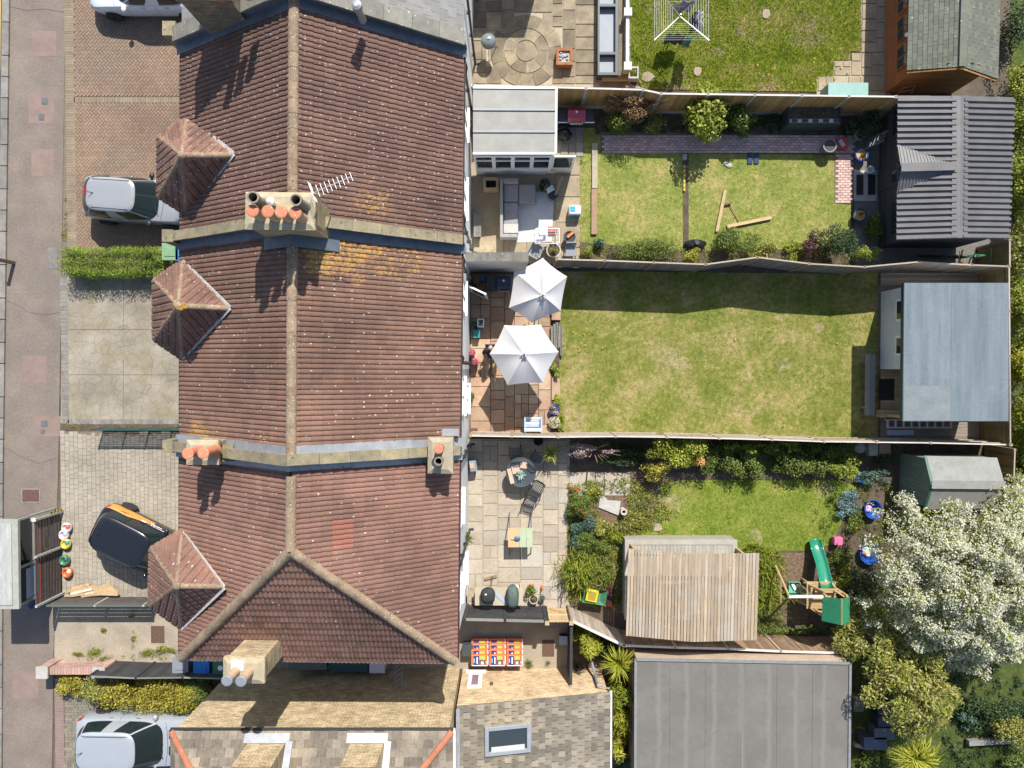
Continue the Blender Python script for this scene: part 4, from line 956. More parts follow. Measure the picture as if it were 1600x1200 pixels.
# ---- front: slatted screen and low fence round the block drive
scr = thing('slatted_screen', 'tall dark slatted screen with a thin red cord beside the bus shelter', 'fence', P(96, 865))
x0 = P(53, 880, 1.6).x; ys = [P(53, 812, 1.6).y, P(53, 870, 1.6).y, P(53, 947, 1.6).y]; m_gp = M_('galvanised_post', (.36, .37, .34), (.28, .29, .27), s=6)
for yy in ys: MB().bx(x0 + .07, x0 + .15, yy - .04, yy + .04, 0, 1.68).build('post', m_gp, scr)
m_red = plain('red_slat', (.42, .05, .03), .6)
for i in range(9):
    z = .12 + i * .17; MB().bx(x0 + .03, x0 + .06, ys[2] + .02, ys[0] - .02, z, z + .115).build('slat', m_red if i == 99 else M_('charcoal_slat', (.1, .083, .075), (.065, .056, .05), s=5, var=.2) if i == 0 else bpy.data.materials['charcoal_slat'], scr)
MB().bx(x0 + .061, x0 + .069, ys[2] + .05, ys[0] - .05, 1.33, 1.355).build('red_cord', m_red, scr); MB().bx(x0 + .0, x0 + .17, ys[0] - .05, ys[0] + .09, 1.681, 1.72).build('post_cap', m_capw, scr)
m = MB(); 
for k in range(5): m.bar((x0 + .1 + k * .19, ys[0] + .03, 1.5 - k * .32), (x0 + .1 + k * .19 + .1, ys[0] + .03, 1.5 - k * .32), .05, .06)
hz = MB().bx(x0 + .09, x0 + .13, ys[0] + .0, ys[0] + .12, .1, .75).build('hazard_strip', None, scr)
def hazard():
    t = NT('hazard_tape'); x = t.xyz(); v = t.math('FRACT', t.math('MULTIPLY', t.math('ADD', x[1], x[2]), 5.0)); return t.done(t.ramp(v, [(.49, (.6, .45, .02)), (.5, (.02, .02, .02))]), .5)
hz.data.materials.clear(); hz.data.materials.append(hazard())
fr = thing('slatted_fence', 'low dark slatted fence with plank pile lying against it', 'fence', P(166, 936))
yb_ = P(160, 945, 1.0).y; xs = [P(100, 945, 1.0).x, P(148, 945, 1.1).x, P(224, 943, 1.1).x]
xs[0] = x0 + .1
for xx in xs[1:]: MB().bx(xx - .04, xx + .04, yb_ - .04, yb_ + .04, 0, 1.12).build('post', m_gp, fr); 
for i in range(6): MB().bx(xs[0], xs[2] + .1, yb_ - .015 - .0, yb_ + .015, .1 + i * .165, .1 + i * .165 + .12).build('slat', bpy.data.materials['charcoal_slat'], fr)
MB().bx(xs[0], xs[2] + .12, yb_ - .04, yb_ + .04, 1.09, 1.119).build('cap_rail', plain('green_grey_rail', (.1, .115, .1), .5), fr)
# trellis fence between the two drives
tf = thing('mesh_fence', 'dark green mesh fence on the dirt strip between two drives', 'fence', P(210, 668)); z1 = .95; a, b = P(141, 672, z1), P(290, 671, z1); m_gw = plain('green_wire', (.03, .07, .055), .5)
m = MB(); m.bx(a.x, b.x, a.y - .02, a.y + .02, z1 - .04, z1); m.bx(a.x, b.x, a.y - .02, a.y + .02, .08, .12); m.build('rail', m_gw, tf)
for i in range(5): xx = a.x + (b.x - a.x) * i / 4; MB().bx(xx - .025, xx + .025, a.y - .025, a.y + .025, 0, z1 + .03).build('post', m_gw, tf)
m = MB()
for i in range(9): m.bx(a.x, b.x, a.y - .008, a.y + .008, .15 + i * .085, .195 + i * .085)
m.build('mesh_infill', m_gw, tf)['kind'] = 'stuff'
# brick wall and dark panel fence at the bottom drive
bw = thing('brick_wall', 'low pink brick wall with capped end post by the pavement', 'wall', P(110, 1043)); a, b = P(64, 1053, .75), P(150, 1050, .75); bm_ = brickm('wall_brick', (.42, .24, .19), (.36, .21, .17), (.4, .33, .28))
MB().bx(a.x + .3, b.x, a.y, a.y + .22, 0, .7).build('wall', bm_, bw); MB().bx(a.x - .05, a.x + .33, a.y - .08, a.y + .3, 0, .85).build('end_post', bm_, bw); MB().bx(a.x - .09, a.x + .37, a.y - .12, a.y + .34, .85, .92).build('post_cap', m_cpost, bw)
pieces('coping_brick', [(MB().bx(a.x + .34 + i * .11, a.x + .44 + i * .11, a.y - .02, a.y + .24, .7, .77).mesh('coping_brick', M_('coping_brick', (.44, .27, .21), (.38, .24, .19), var=.15) if i == 0 else bpy.data.materials['coping_brick']), Matrix()) for i in range(int((b.x - a.x - .34) / .11))], bw, bm_)
MB().bx(b.x, b.x + .4, a.y - .05, a.y + .27, 0, .86).build('end_post', bm_, bw); MB().bx(b.x - .04, b.x + .44, a.y - .1, a.y + .32, .86, .93).build('post_cap', m_cpost, bw)
fence('black panel fence behind the wheelie bins and yellow hedge', [(140, 1057), (212, 1060), (285, 1059), (360, 1061)], 1.45, m_bdDark, m_bdDark, .3, .05, m_bdGrey, rails=0, split=False)
# ---- bus shelter
bs = thing('bus_shelter', 'grey framed bus shelter with white roof at the road edge', 'shelter', P(10, 880)); z = 2.55
a, b = P(27, 812, z), P(27, 952, z); xl_ = a.x - 1.5
MB().bx(xl_, a.x, b.y, a.y, z - .14, z - .02).build('roof', M_('shelter_rim', (.34, .35, .3), (.28, .29, .25), s=4), bs); MB().bx(xl_ + .2, a.x - .22, b.y + .15, a.y - .15, z - .0199, z + .015).build('roof_panel', M_('white_roof_panel', (.42, .42, .4), (.3, .305, .285), s=2.5, stretch=(3, .6, 1)), bs)
xp = a.x - .28
for yy in (a.y - .1, P(40, 875, 1).y, P(40, 930, 1).y): MB().bx(xp - .04, xp + .04, yy - .04, yy + .04, 0, z - .14).build('post', m_gp, bs)
y1, y0 = P(40, 877, 1).y, P(40, 928, 1).y
MB().bx(xp - .02, xp + .02, y0, y1, .1, 1.0).build('lower_panel', m_bdDark, bs); MB().bx(xp - .019, xp + .019, y0 + .06, y1 - .1, 1.0, 1.75).build('poster_panel', plain('pale_blue_poster', (.4, .48, .58), .4), bs); MB().bx(xp - .02, xp + .02, y0, y1, 1.75, 2.3).build('upper_panel', m_bdDark, bs)
MB().bx(xl_ + .3, xl_ + .34, b.y + .3, a.y - .3, .2, 2.2).build('glass_panel', m_pane, bs)
q = P(50, 946, .9); MB().lathe((q.x, q.y, 0), [(.16, .0), (.2, .1), (.2, .85), (.12, .95)], 12).build('litter_bin', plain('navy_plastic', (.02, .05, .12), .4), None, 'navy blue litter bin behind the screen by the bus shelter', 'bin')

# ---------------------------------------------------------------- sheds
def corr_sheet(a, b, c, d, n, amp, name, mat, parent, cols=4):
    """box-profile sheet: corrugations run from a to b, are counted from a to d"""
    a, b, c, d = map(Vector, (a, b, c, d)); nrm = (b - a).cross(d - a).normalized(); nrm = nrm if nrm.z > 0 else -nrm
    for s in range(cols):
        t = []; k0, k1 = n * s // cols, n * (s + 1) // cols
        for k in range(k0, k1):
            for f, h in ((0, 0), (.40, 0), (.49, 1), (.91, 1)): t.append(((k + f) / n, h))
        t.append((k1 / n, 0)); vs = []
        for u, h in t: vs += [a.lerp(d, u) + nrm * h * amp, b.lerp(c, u) + nrm * h * amp]
        m = MB().add(vs, [(2 * i, 2 * i + 1, 2 * i + 3, 2 * i + 2) for i in range(len(t) - 1)]); m.build(name, mat, parent, solid=.004)
m_tin = M_('charcoal_tin', (.15, .143, .14), (.118, .113, .11), s=1.5, rough=.5, fine=.1, var=.06, metal=.15)
m_shedK = M_('black_shed_board', (.055, .06, .065), (.04, .044, .048), s=4, var=.2)
sh = thing('corrugated_shed', 'black shed with charcoal corrugated metal roof and small porch gable', 'shed', P(1475, 265))
ze, zr_ = 2.25, 2.75
A, B, C, D = P(1402, 150, ze), P(1494, 150, zr_), P(1494, 372, zr_), P(1400, 375, ze)
E, G = P(1584, 152, ze), P(1576, 373, ze); R0, R1 = P(1505, 150, zr_), P(1503, 372, zr_)
corr_sheet(A, B, C, D, 24, .075, 'roof_sheet', m_tin, sh, 5); corr_sheet(R0, E, G, R1, 24, .075, 'roof_sheet', m_tin, sh, 5)
for q0, q1 in ((A, D), (E, G)): pass
m = MB(); off = Vector((0, 0, .035)); m.add([P(1487, 150, zr_ - .03) + off, P(1500, 150, zr_ + .04) + off, P(1499, 372, zr_ + .04) + off, P(1486, 372, zr_ - .03) + off, P(1512, 150, zr_ - .03) + off, P(1511, 372, zr_ - .03) + off], [(0, 1, 2, 3), (1, 4, 5, 2)]); m.build('ridge_cap', m_tin, sh, solid=.004)
k0, k1 = P(1408, 262, 2.72), P(1492, 260, 2.80)
corr_sheet(k0, P(1402, 226, ze + .05), P(1486, 254, 2.72), k1, 16, .02, 'porch_sheet', m_tin, sh, 1); corr_sheet(k0, P(1401, 302, ze + .05), P(1486, 266, 2.72), k1, 16, .02, 'porch_sheet', m_tin, sh, 1)
m = MB(); m.bar(k0 + Vector((-.02, 0, .05)), k1 + Vector((0, 0, .06)), .3, .03); m.build('porch_ridge', m_tin, sh)
wx0, wx1, wy0, wy1 = P(1373, 260).x, P(1560, 260, ze).x - .1, D.y + .1, A.y - .1
for yy, (u0, u1) in (('front', (wy0, wy1)),):
    its = []; n = 18
    for j in range(n): its.append((MB().bx(wx0, wx0 + .03, u0, u1, .05 + j * (ze - .1) / n, .05 + (j + .94) * (ze - .1) / n).mesh('board', m_shedK), Matrix()))
    for j in range(n): its.append((MB().bx(wx0 + .035, wx1, wy0, wy0 + .03, .05 + j * (ze - .1) / n, .05 + (j + .94) * (ze - .1) / n).mesh('board', m_shedK), Matrix()))
    pieces('board', its, sh, m_shedK)
MB().bx(wx0 + .04, wx1, wy0 + .04, wy1, 0, ze - .06).build('wall', m_shedK, sh)
for ya, yb2, zz in ((P(0, 315, 1.2).y, P(0, 368, 1.2).y, 1.0), (P(0, 165, 1.2).y, P(0, 215, 1.2).y, 1.0)):
    w_ = MB().bx(wx0 - .04, wx0, yb2, ya, zz, zz + .8).build('window', m_shedK, sh); MB().bx(wx0 - .05, wx0 - .041, yb2 + .07, ya - .07, zz + .07, zz + .73).build('pane', m_pane, w_)
d_ = MB().bx(wx0 - .035, wx0, P(0, 292, 1).y, P(0, 262, 1).y, .05, 1.95).build('door', m_shedK, sh); MB().bx(wx0 - .05, wx0 - .0355, P(0, 286, 1).y, P(0, 268, 1).y, 1.0, 1.7).build('pane', m_pane, d_)
# brown summerhouse
su = thing('summerhouse', 'orange brown wooden summerhouse with green grey shingle roof', 'shed', P(1480, 60)); m_sw = M_('summerhouse_wood', (.30, .105, .04), (.22, .075, .03), s=2.5, var=.12, stretch=(1, 1, 5)); m_swg = M_('summerhouse_gable', (.36, .18, .055), (.27, .125, .04), s=2.5, var=.12, stretch=(1, 1, 5))
m_shg = M_('green_shingle', (.135, .14, .105), (.1, .106, .082), s=2, var=.16, spots=[((.4, .4, .33), 4, .1)])
ze, zr_ = 2.2, 2.85; A, D, E = P(1418, 110, ze), P(1503, 104, zr_), P(1558, 123, ze); back = Vector((0.1, 6, 0))
slc = flat_tile(m_shg, .3, .16, .22, .01); slc.name = 'shingle'
rf = quad_under('roof', [(A, D, D + back, A + back), (E, E + back, D + back, D)], m_shg, su); its = [[], []]
slope(rf, (A, D, D + back, A + back), slc, m_shg, .3, .16, .22, bond=1, items=its); slope(rf, (E, E + back, D + back, D), slc, m_shg, .3, .16, .22, bond=1, items=its); finish_tiles(rf, its[0], its[1], m_shg, 'shingle')
m = MB(); m.bar(D + Vector((0, 0, .03)), D + back + Vector((0, 0, .03)), .24, .03); m.build('ridge_strip', m_shg, rf)
x0s, x1s, y0s = A.x + .33, E.x - .25, A.y + .02
def lap(parent, mat, x0, x1, y, z0, z1, n, axis='x', shape=None):
    its = []
    for j in range(n):
        za, zb = z0 + (z1 - z0) * j / n, z0 + (z1 - z0) * (j + .96) / n; q0, q1 = (x0, x1) if not shape else shape(za)
        m = MB()
        if axis == 'x': m.add([(q0, y - .02, za), (q1, y - .02, za), (q1, y, zb), (q0, y, zb), (q0, y + .01, za), (q1, y + .01, za)], [(0, 1, 2, 3), (0, 4, 5, 1)])
        else: m.add([(y - .02, q0, za), (y - .02, q1, za), (y, q1, zb), (y, q0, zb), (y + .01, q0, za), (y + .01, q1, za)], [(0, 3, 2, 1), (0, 1, 5, 4)])
        its.append((m.mesh('board', mat), Matrix()))
    pieces('board', its, parent, mat)
def gsh(z): 
    if z < ze: return x0s, x1s
    k = (z - ze) / (zr_ - ze); return x0s + (D.x - x0s) * k, x1s + (D.x - x1s) * k
MB().bx(x0s + .02, x1s, y0s + .03, y0s + 5.8, 0, ze - .05).build('wall', m_sw, su)
lap(su, m_swg, 0, 0, y0s + .02, .05, zr_ - .1, 20, 'x', gsh); lap(su, m_sw, y0s, y0s + 5.8, x0s + .01, .05, ze - .1, 16, 'y')
for i in range(4):
    ya = y0s + .45 + i * 1.05; w_ = MB().bx(x0s - .05, x0s - .012, ya, ya + .85, .95, 1.95).build('window', m_sw, su)
    for a_, b_ in ((0, 0), (1, 0), (0, 1), (1, 1)): MB().bx(x0s - .06, x0s - .0505, ya + .06 + a_ * .4, ya + .4 + a_ * .4, 1.0 + b_ * .48, 1.42 + b_ * .48).build('pane', m_pane, w_)
for s_ in (A, E): MB().bar(s_ + Vector((0, -.02, -.05)), D + Vector((0, -.02, -.03)), .03, .12, up=(0, 1, 0)).build('bargeboard', m_swg, su)
q = P(1409, 52, 1.9); MB().ball((x0s - .12, q.y, 1.8), (.09, .08, .12), 10, 6).build('lantern', m_pvc, su)
# garden room with blue grey roof
gr = thing('garden_room', 'white fronted garden room with flat blue grey membrane roof', 'garden building', P(1480, 550))
z = 2.55; a, b, c, d = P(1413, 442, z), P(1576, 442, z), P(1576, 658, z), P(1411, 658, z)
t = NT('roof_membrane'); col = t.ramp(t.noise(1.1, 5, .6, stretch=(3.2, .25, 1)), [(.3, (.105, .135, .15)), (.7, (.165, .195, .21))]); col = t.mix(t.ramp(t.noise(.9, 4), [(.5, 0.0), (.7, .6)]), col, (.18, .208, .215)); col = t.mix(1.0, col, t.ramp(t.noise(12, 3, .7), [(.3, .9), (.7, 1.06)]), 'MULTIPLY'); m_mem = t.done(col, .5, t.noise(30, 3), .1)
m = MB(); m.prism([(q.x, q.y) for q in (a, b, c, d)], z - .12, z); ro = m.build('roof', m_mem, gr)
xm = P(1487, 550, z).x; MB().bx(xm - .02, xm + .02, c.y + .02, a.y - .02, z, z + .008).build('roof_seam', m_mem, ro); yq = P(0, 603, z).y; MB().bx(a.x + .03, xm - .021, c.y + .03, yq, z, z + .006).build('roof_patch', M_('membrane_patch', (.19, .212, .218), (.15, .175, .185), s=2), ro)
MB().bx(a.x - .03, a.x - .002, c.y, a.y, z - .16, z + .02).build('fascia', plain('dark_teal_trim', (.015, .05, .055), .5), gr)
gx = P(1375, 500).x; gy0, gy1 = P(0, 577, 1).y, P(0, 447, 2).y
MB().bx(gx + .02, b.x - .12, gy0, gy1, 0, z - .121).build('wall', m_render, gr)
its = [(MB().bx(gx, gx + .019, gy0, gy1, .1 + j * .142, .1 + j * .142 + .135).mesh('cladding_board', M_('white_cladding', (.62, .64, .62), (.54, .56, .55), s=3, fine=.06) if j == 0 else bpy.data.materials['white_cladding']), Matrix()) for j in range(16)]
pieces('cladding_board', its, gr, bpy.data.materials['white_cladding'])
for ya, yb2 in ((P(0, 502, 1.6).y, P(0, 466, 1.6).y), (P(0, 556, 1.6).y, P(0, 524, 1.6).y)):
    w_ = MB().bx(gx - .04, gx - .001, ya, yb2, 1.2, 2.1).build('window', m_pvc, gr); MB().bx(gx - .05, gx - .0405, ya + .1, yb2 - .1, 1.3, 2.0).build('pane', m_pane, w_)
wy = P(0, 655, 1).y; m_deck = M_('deck_grey', (.25, .215, .17), (.17, .145, .115), s=3, var=.2, stretch=(.6, 6, 6))
for xx, yy in ((gx + .08, wy + .12), (b.x - .2, wy + .12)): MB().bx(xx - .05, xx + .05, yy - .05, yy + .05, 0, z - .121).build('post', m_timber, gr)
MB().bx(gx + 1.6, b.x - .12, wy, gy0 - .003, 0, z - .122).build('back_wall', M_('porch_wood', (.3, .19, .12), (.22, .14, .09), s=3), gr)
def deck(label, x0, y0, x1, y1, z, n, mat, along='x', name='deck'):
    a, b = P(x0, y1, z), P(x1, y0, z); dk = thing(name, label, 'deck', ((a.x + b.x) / 2, (a.y + b.y) / 2, 0)); its = []
    for i in range(n):
        if along == 'x': h = (b.y - a.y) / n; m = MB().bx(a.x, b.x, a.y + i * h + .004, a.y + (i + 1) * h - .004, z - .03, z)
        else: h = (b.x - a.x) / n; m = MB().bx(a.x + i * h + .004, a.x + (i + 1) * h - .004, a.y, b.y, z - .03, z)
        its.append((m.mesh('deck_board', mat), Matrix()))
    pieces('deck_board', its, dk, mat); return dk
deck('grey timber deck strip above the garden room roof', 1376, 426, 1572, 446, .12, 5, m_deck); deck('timber deck below the garden room with white pallet on it', 1376, 655, 1574, 690, .12, 8, m_deck)
deck('small timber porch deck beside the white garden room wall', 1376, 578, 1420, 654, .11, 16, m_timber)
MB().bx(P(1380, 0, .13).x, P(1404, 0, .13).x, P(0, 625, .13).y, P(0, 592, .13).y, .115, .14).build('door_mat', m_blackpl, None, 'black square mat on the porch of the garden room', 'mat')
q0, q1 = P(1376, 652, .5), P(1412, 641, .5); m = thing('timber_planter', 'timber slatted box at the porch corner of the garden room', 'box', ((q0.x + q1.x) / 2, (q0.y + q1.y) / 2, .1)); 
for i in range(4): MB().bx(q0.x, q1.x, q0.y + i * .07, q0.y + i * .07 + .06, .12, .5).build('slat', m_timber, m)
bn = thing('plank_bench', 'long grey plank bench on the lawn before the garden room', 'bench', P(1359, 600)); a, b = P(1351, 649, .45), P(1367, 553, .45)
MB().bx(a.x + .02, a.x + .2, a.y, b.y, .4, .45).build('seat_plank', m_bdGrey, bn); MB().bx(a.x + .21, a.x + .40, a.y, b.y, .4, .45).build('seat_plank', m_bdGrey, bn)
for yy in (a.y + .3, b.y - .3): MB().bx(a.x + .05, a.x + .36, yy - .05, yy + .05, 0, .4).build('leg', m_bdGrey, bn)
pf = thing('white_pallet', 'white slatted pallet lying on the deck below the garden room', 'pallet', P(1440, 662)); a, b = P(1386, 669, .35), P(1488, 655, .35)
MB().bx(a.x, b.x, a.y, a.y + .05, .3, .35).build('rail', m_capw, pf); MB().bx(a.x, b.x, b.y - .05, b.y, .3, .35).build('rail', m_capw, pf)
for i in range(9): xx = a.x + i * (b.x - a.x - .07) / 8; MB().bx(xx, xx + .07, a.y + .051, b.y - .051, .3, .345).build('slat', m_capw, pf)
for i in (0, 8): xx = a.x + i * (b.x - a.x - .07) / 8; MB().bx(xx, xx + .06, b.y - .05, b.y, .12, .299).build('foot', m_capw, pf)
q0, q1 = P(1387, 680, .2), P(1428, 672, .2); MB().bx(q0.x, q1.x, q0.y, q1.y, .13, .19).build('pale_board', plain('pale_blue_board', (.4, .46, .5), .6), None, 'pale blue board lying on the deck below the white pallet', 'board')
# green shed
gs = thing('green_shed', 'green wooden shed with grey felt roof partly under the blossom tree', 'shed', P(1480, 750)); m_gsw = M_('green_board', (.2, .24, .18), (.15, .19, .14), s=4, var=.12); m_felt = M_('grey_felt', (.25, .25, .23), (.2, .2, .185), s=3, bump=.4, bs=40)
ze, zr_ = 1.85, 2.3; A, B = P(1445, 712, ze), P(1558, 715, ze); K, L_ = P(1456, 757, zr_), P(1569, 758, zr_); yd = K.y - (A.y - K.y); C, D = Vector((A.x, yd, ze)), Vector((B.x, yd, ze)); K.x = A.x; L_.x = B.x
m = MB(); m.sheet([A, K, L_, B]); m.build('roof_felt', m_felt, gs, solid=.02); m = MB(); m.sheet([K, C, D, L_]); m.build('roof_felt', m_felt, gs, solid=.02)
m = MB(); m.bar(K + Vector((0, 0, .015)), L_ + Vector((0, 0, .015)), .3, .012); m.build('ridge_felt', m_felt, gs)
fx = P(1409, 745).x; fx = A.x + .06; 
MB().bx(fx + .03, B.x - .1, yd + .1, A.y - .1, 0, ze - .04).build('wall', m_gsw, gs); its = []
n = 14; y0g, y1g = yd + .1, A.y - .1
for i in range(n):
    ya, yb2 = y0g + (y1g - y0g) * i / n + .003, y0g + (y1g - y0g) * (i + 1) / n - .003; f = lambda y: ze - .04 + (zr_ - ze) * (1 - abs(y - K.y) / (A.y - K.y))
    its.append((MB().add([(fx, ya, .05), (fx, yb2, .05), (fx, yb2, f(yb2)), (fx, ya, f(ya)), (fx + .028, ya, .05), (fx + .028, yb2, .05), (fx + .028, yb2, f(yb2)), (fx + .028, ya, f(ya))], [(0,3,2,1),(4,5,6,7),(2,3,7,6),(0,4,7,3),(1,2,6,5)]).mesh('board', m_gsw), Matrix()))
pieces('board', its, gs, m_gsw); q = P(1425, 765, 1.0); MB().bx(fx - .03, fx - .001, q.y - .05, q.y + .1, .95, 1.05).build('door_bolt', m_zinc, gs)
for s_ in (A, C): MB().bar(Vector((fx - .04, s_.y, s_.z)), Vector((fx - .04, K.y, zr_)), .025, .1, up=(1, 0, 0)).build('bargeboard', plain('dark_green_trim', (.03, .1, .07), .5), gs)
# timber roof over grey box
tb = thing('timber_pergola', 'timber pergola roofed with weathered two slope boards', 'pergola', P(1085, 920)); zE2, zR2 = 2.4, 2.72
m_pb = M_('pergola_board', (.39, .30, .205), (.29, .225, .155), s=2.2, var=.2, stretch=(5, .7, 1), spots=[((.55, .47, .36), 5, .11)], c3=(.35, .3, .235))
a, b, c = P(982, 857, zE2), P(1086, 866, zR2), P(1187, 864, zE2); a2_, b2_, c2_ = P(978, 993, zE2), P(1083, 1003, zR2), P(1183, 1000, zE2)
its = []
for (p, q, p2, q2, n, st) in ((a, b, a2_, b2_, 21, .018), (b, c, b2_, c2_, 19, .004)):
    for i in range(n):
        u0, u1 = i / n, (i + 1) / n - .007; e = random.uniform(0, .006)
        pts = [p.lerp(q, u0), p.lerp(q, u1), p2.lerp(q2, u1), p2.lerp(q2, u0)]; pts[0] += Vector((0, random.uniform(-.006, .006), st)); pts[3] += Vector((0, random.uniform(-.006, .006), st)); pts = [Vector(k) + Vector((0, 0, e)) for k in pts]
        its.append((MB().add([tuple(k - Vector((0, 0, .022))) for k in pts] + [tuple(k) for k in pts], [(3,2,1,0),(7,6,5,4),(0,4,5,1),(1,5,6,2),(2,6,7,3),(3,7,4,0)] if False else [(0,1,2,3),(7,6,5,4),(4,5,1,0),(5,6,2,1),(6,7,3,2),(7,4,0,3)]).mesh('roof_board', m_pb), Matrix()))
pieces('roof_board', its, tb, m_pb)
for q in (a, c, a2_, c2_):
    xx = q.x + (.35 if q.x < 7 else -.35); yy = q.y + (-.25 if q.y > -9 else .25); MB().bx(xx - .05, xx + .05, yy - .05, yy + .05, 0, zE2 + .02).build('post', m_timber, tb)
for y_ in (a.y - .25, a2_.y + .25): MB().bx(a.x + .2, c.x - .2, y_ - .03, y_ + .03, zE2 - .16, zE2 - .02).build('beam', m_timber, tb)
gb = thing('grey_deck_box', 'grey boarded plinth showing around the timber pergola roof', 'plinth', P(1060, 910)); z = .85; a, b = P(976, 968, z), P(1152, 843, z); m_gb = M_('grey_composite', (.36, .335, .28), (.3, .28, .235), s=3, var=.1)
MB().bx(a.x + .03, b.x - .03, a.y + .03, b.y - .03, 0, z - .03).build('base', m_gb, gb); w = .2
for q in ((a.x, b.x, b.y - w, b.y), (a.x, b.x, a.y, a.y + w), (a.x, a.x + w, a.y + w + .003, b.y - w - .003), (b.x - w, b.x, a.y + w + .003, b.y - w - .003)): MB().bx(*q, z - .029, z + .02).build('edge_board', m_gb, gb)
n = 28; pieces('deck_board', [(MB().bx(a.x + w + .003 + (b.x - a.x - 2 * w - .006) * i / n, a.x + w + (b.x - a.x - 2 * w) * (i + .95) / n, a.y + w + .004, b.y - w - .004, z - .029, z).mesh('deck_board', m_gb), Matrix()) for i in range(n)], gb, m_gb)
# grey flat roof outbuilding
ob = thing('flat_roof_building', 'rendered outbuilding with large flat grey felt roof', 'building', P(1160, 1100)); z = 2.1; a, b = P(993, 1030, z), P(1328, 1036, z); yy2 = a.y - 7
t = NT('patched_felt'); x = t.xyz(); seam = t.math('ABSOLUTE', t.math('SUBTRACT', t.math('FRACT', t.math('MULTIPLY_ADD', x[0], .98, t.math('MULTIPLY', t.noise(.8, 3), .3))), .5))
col = t.ramp(t.noise(.8, 6, .66), [(.3, (.125, .115, .1)), (.7, (.165, .154, .137))]); col = t.mix(t.ramp(seam, [(.0, .7), (.13, 0.0)]), col, (.187, .177, .163)); col = t.mix(t.ramp(t.noise(1.6, 3, .5), [(.485, 0.0), (.5, .35), (.515, 0.0)]), col, (.1, .097, .093)); col = t.mix(1.0, col, t.ramp(t.noise(40, 3, .8), [(.3, .86), (.7, 1.1)]), 'MULTIPLY'); m_flat = t.done(col, .9, t.noise(60, 3), .2)
m = MB(); m.prism([(a.x, a.y), (b.x, b.y), (b.x, yy2), (a.x, yy2)], z - .1, z); ro = m.build('roof', m_flat, ob)
m = MB(); m.bar((a.x, a.y + .0, z + .02), (b.x, b.y + .0, z + .02), .09, .06); m.bar((a.x, a.y, z + .02), (a.x, yy2, z + .02), .09, .06); m.bar((b.x, b.y, z + .02), (b.x, yy2, z + .02), .09, .06); m.build('roof_edge', M_('edge_trim', (.22, .225, .225), s=5), ro)
for i in range(1, 6): xx = a.x + (b.x - a.x) * i / 6; MB().bx(xx - .05, xx + .05, yy2 + .1, b.y - .15, z, z + .012).build('felt_seam', m_flat, ro)
MB().bx(a.x + .06, b.x - .2, yy2, a.y - .02, 0, z - .101).build('wall', M_('buff_render', (.44, .335, .245), (.36, .275, .2), s=2), ob)
# conservatory
cv = thing('conservatory', 'white lean-to conservatory with grey panel roof against the house', 'conservatory', P(803, 205)); zt, zb = 2.75, 2.45
a, b, c, d = P(739, 137, zt), P(868, 138, zb), P(867, 240, zb), P(739, 240, zt); m_poly = M_('roof_polycarb', (.25, .245, .22), (.2, .196, .178), s=2, rough=.45, fine=.08, var=.06, spots=[((.25, .25, .24), 1.2, .03)])
for i in range(3):
    u0, u1 = i / 3 + .012, (i + 1) / 3 - .012; m = MB(); m.sheet([d.lerp(a, 1 - u0), d.lerp(a, 1 - u1), c.lerp(b, 1 - u1), c.lerp(b, 1 - u0)]); m.build('roof_panel', m_poly, cv, solid=.03)
for i in range(4):
    u = i / 3; m = MB(); m.bar(a.lerp(d, u) + Vector((0, 0, .015)), b.lerp(c, u) + Vector((0, 0, .015)), .07, .06); m.build('glazing_bar', m_pvc if i in (0, 3) else plain('grey_bar', (.25, .27, .27), .4), cv)
m = MB(); m.bar(b + Vector((.03, 0, -.02)), c + Vector((.03, 0, -.02)), .09, .08); m.build('gutter', plain('cream_gutter', (.6, .56, .46), .5), cv)
x0c, x1c, yc = a.x, c.x - .1, c.y - .06
MB().bx(x0c, x1c, yc - .02, yc + .06, 0, .75).build('low_wall', m_pvc, cv); nb = 4
for i in range(nb):
    xa, xb = x0c + (x1c - x0c) * i / nb, x0c + (x1c - x0c) * (i + 1) / nb
    w_ = MB(); t_ = .07
    for q in ((xa, xb, .76, .85), (xa, xb, 2.25, 2.38), (xa, xa + t_, .85, 2.25), (xb - t_, xb, .85, 2.25), (xa + t_, xb - t_, 1.75, 1.83)): w_.bx(q[0] + .002, q[1] - .002, yc - .02, yc + .05, q[2], q[3])
    w_ = w_.build('window', m_pvc, cv); MB().bx(xa + t_, xb - t_, yc + .01, yc + .02, .85, 1.75).build('pane', m_pane, w_); MB().bx(xa + t_, xb - t_, yc + .01, yc + .02, 1.83, 2.25).build('pane', m_pane, w_)
MB().bx(x1c - .04, x1c + .03, yc + .06, b.y - .1, 0, 2.4).build('side_wall', m_pvc, cv)
o_ = P(870, 238, 1.9); m = MB(); dd = MB()
dr = MB(); 
for q in ((0, .85, .05, .7), (0, .85, 1.95, 2.1), (0, .09, .7, 1.95), (.76, .85, .7, 1.95)): dr.bx(x1c + .04 + q[0], x1c + .04 + q[1], yc + .05, yc + .1, q[2], q[3])
dr = dr.build('door', m_pvc, cv); MB().bx(x1c + .13, x1c + .8, yc + .06, yc + .09, .7, 1.95).build('pane', m_pane, dr); MB().bx(x1c + .78, x1c + .82, yc + .02, yc + .05, 1.0, 1.15).build('handle', m_zinc, dr)
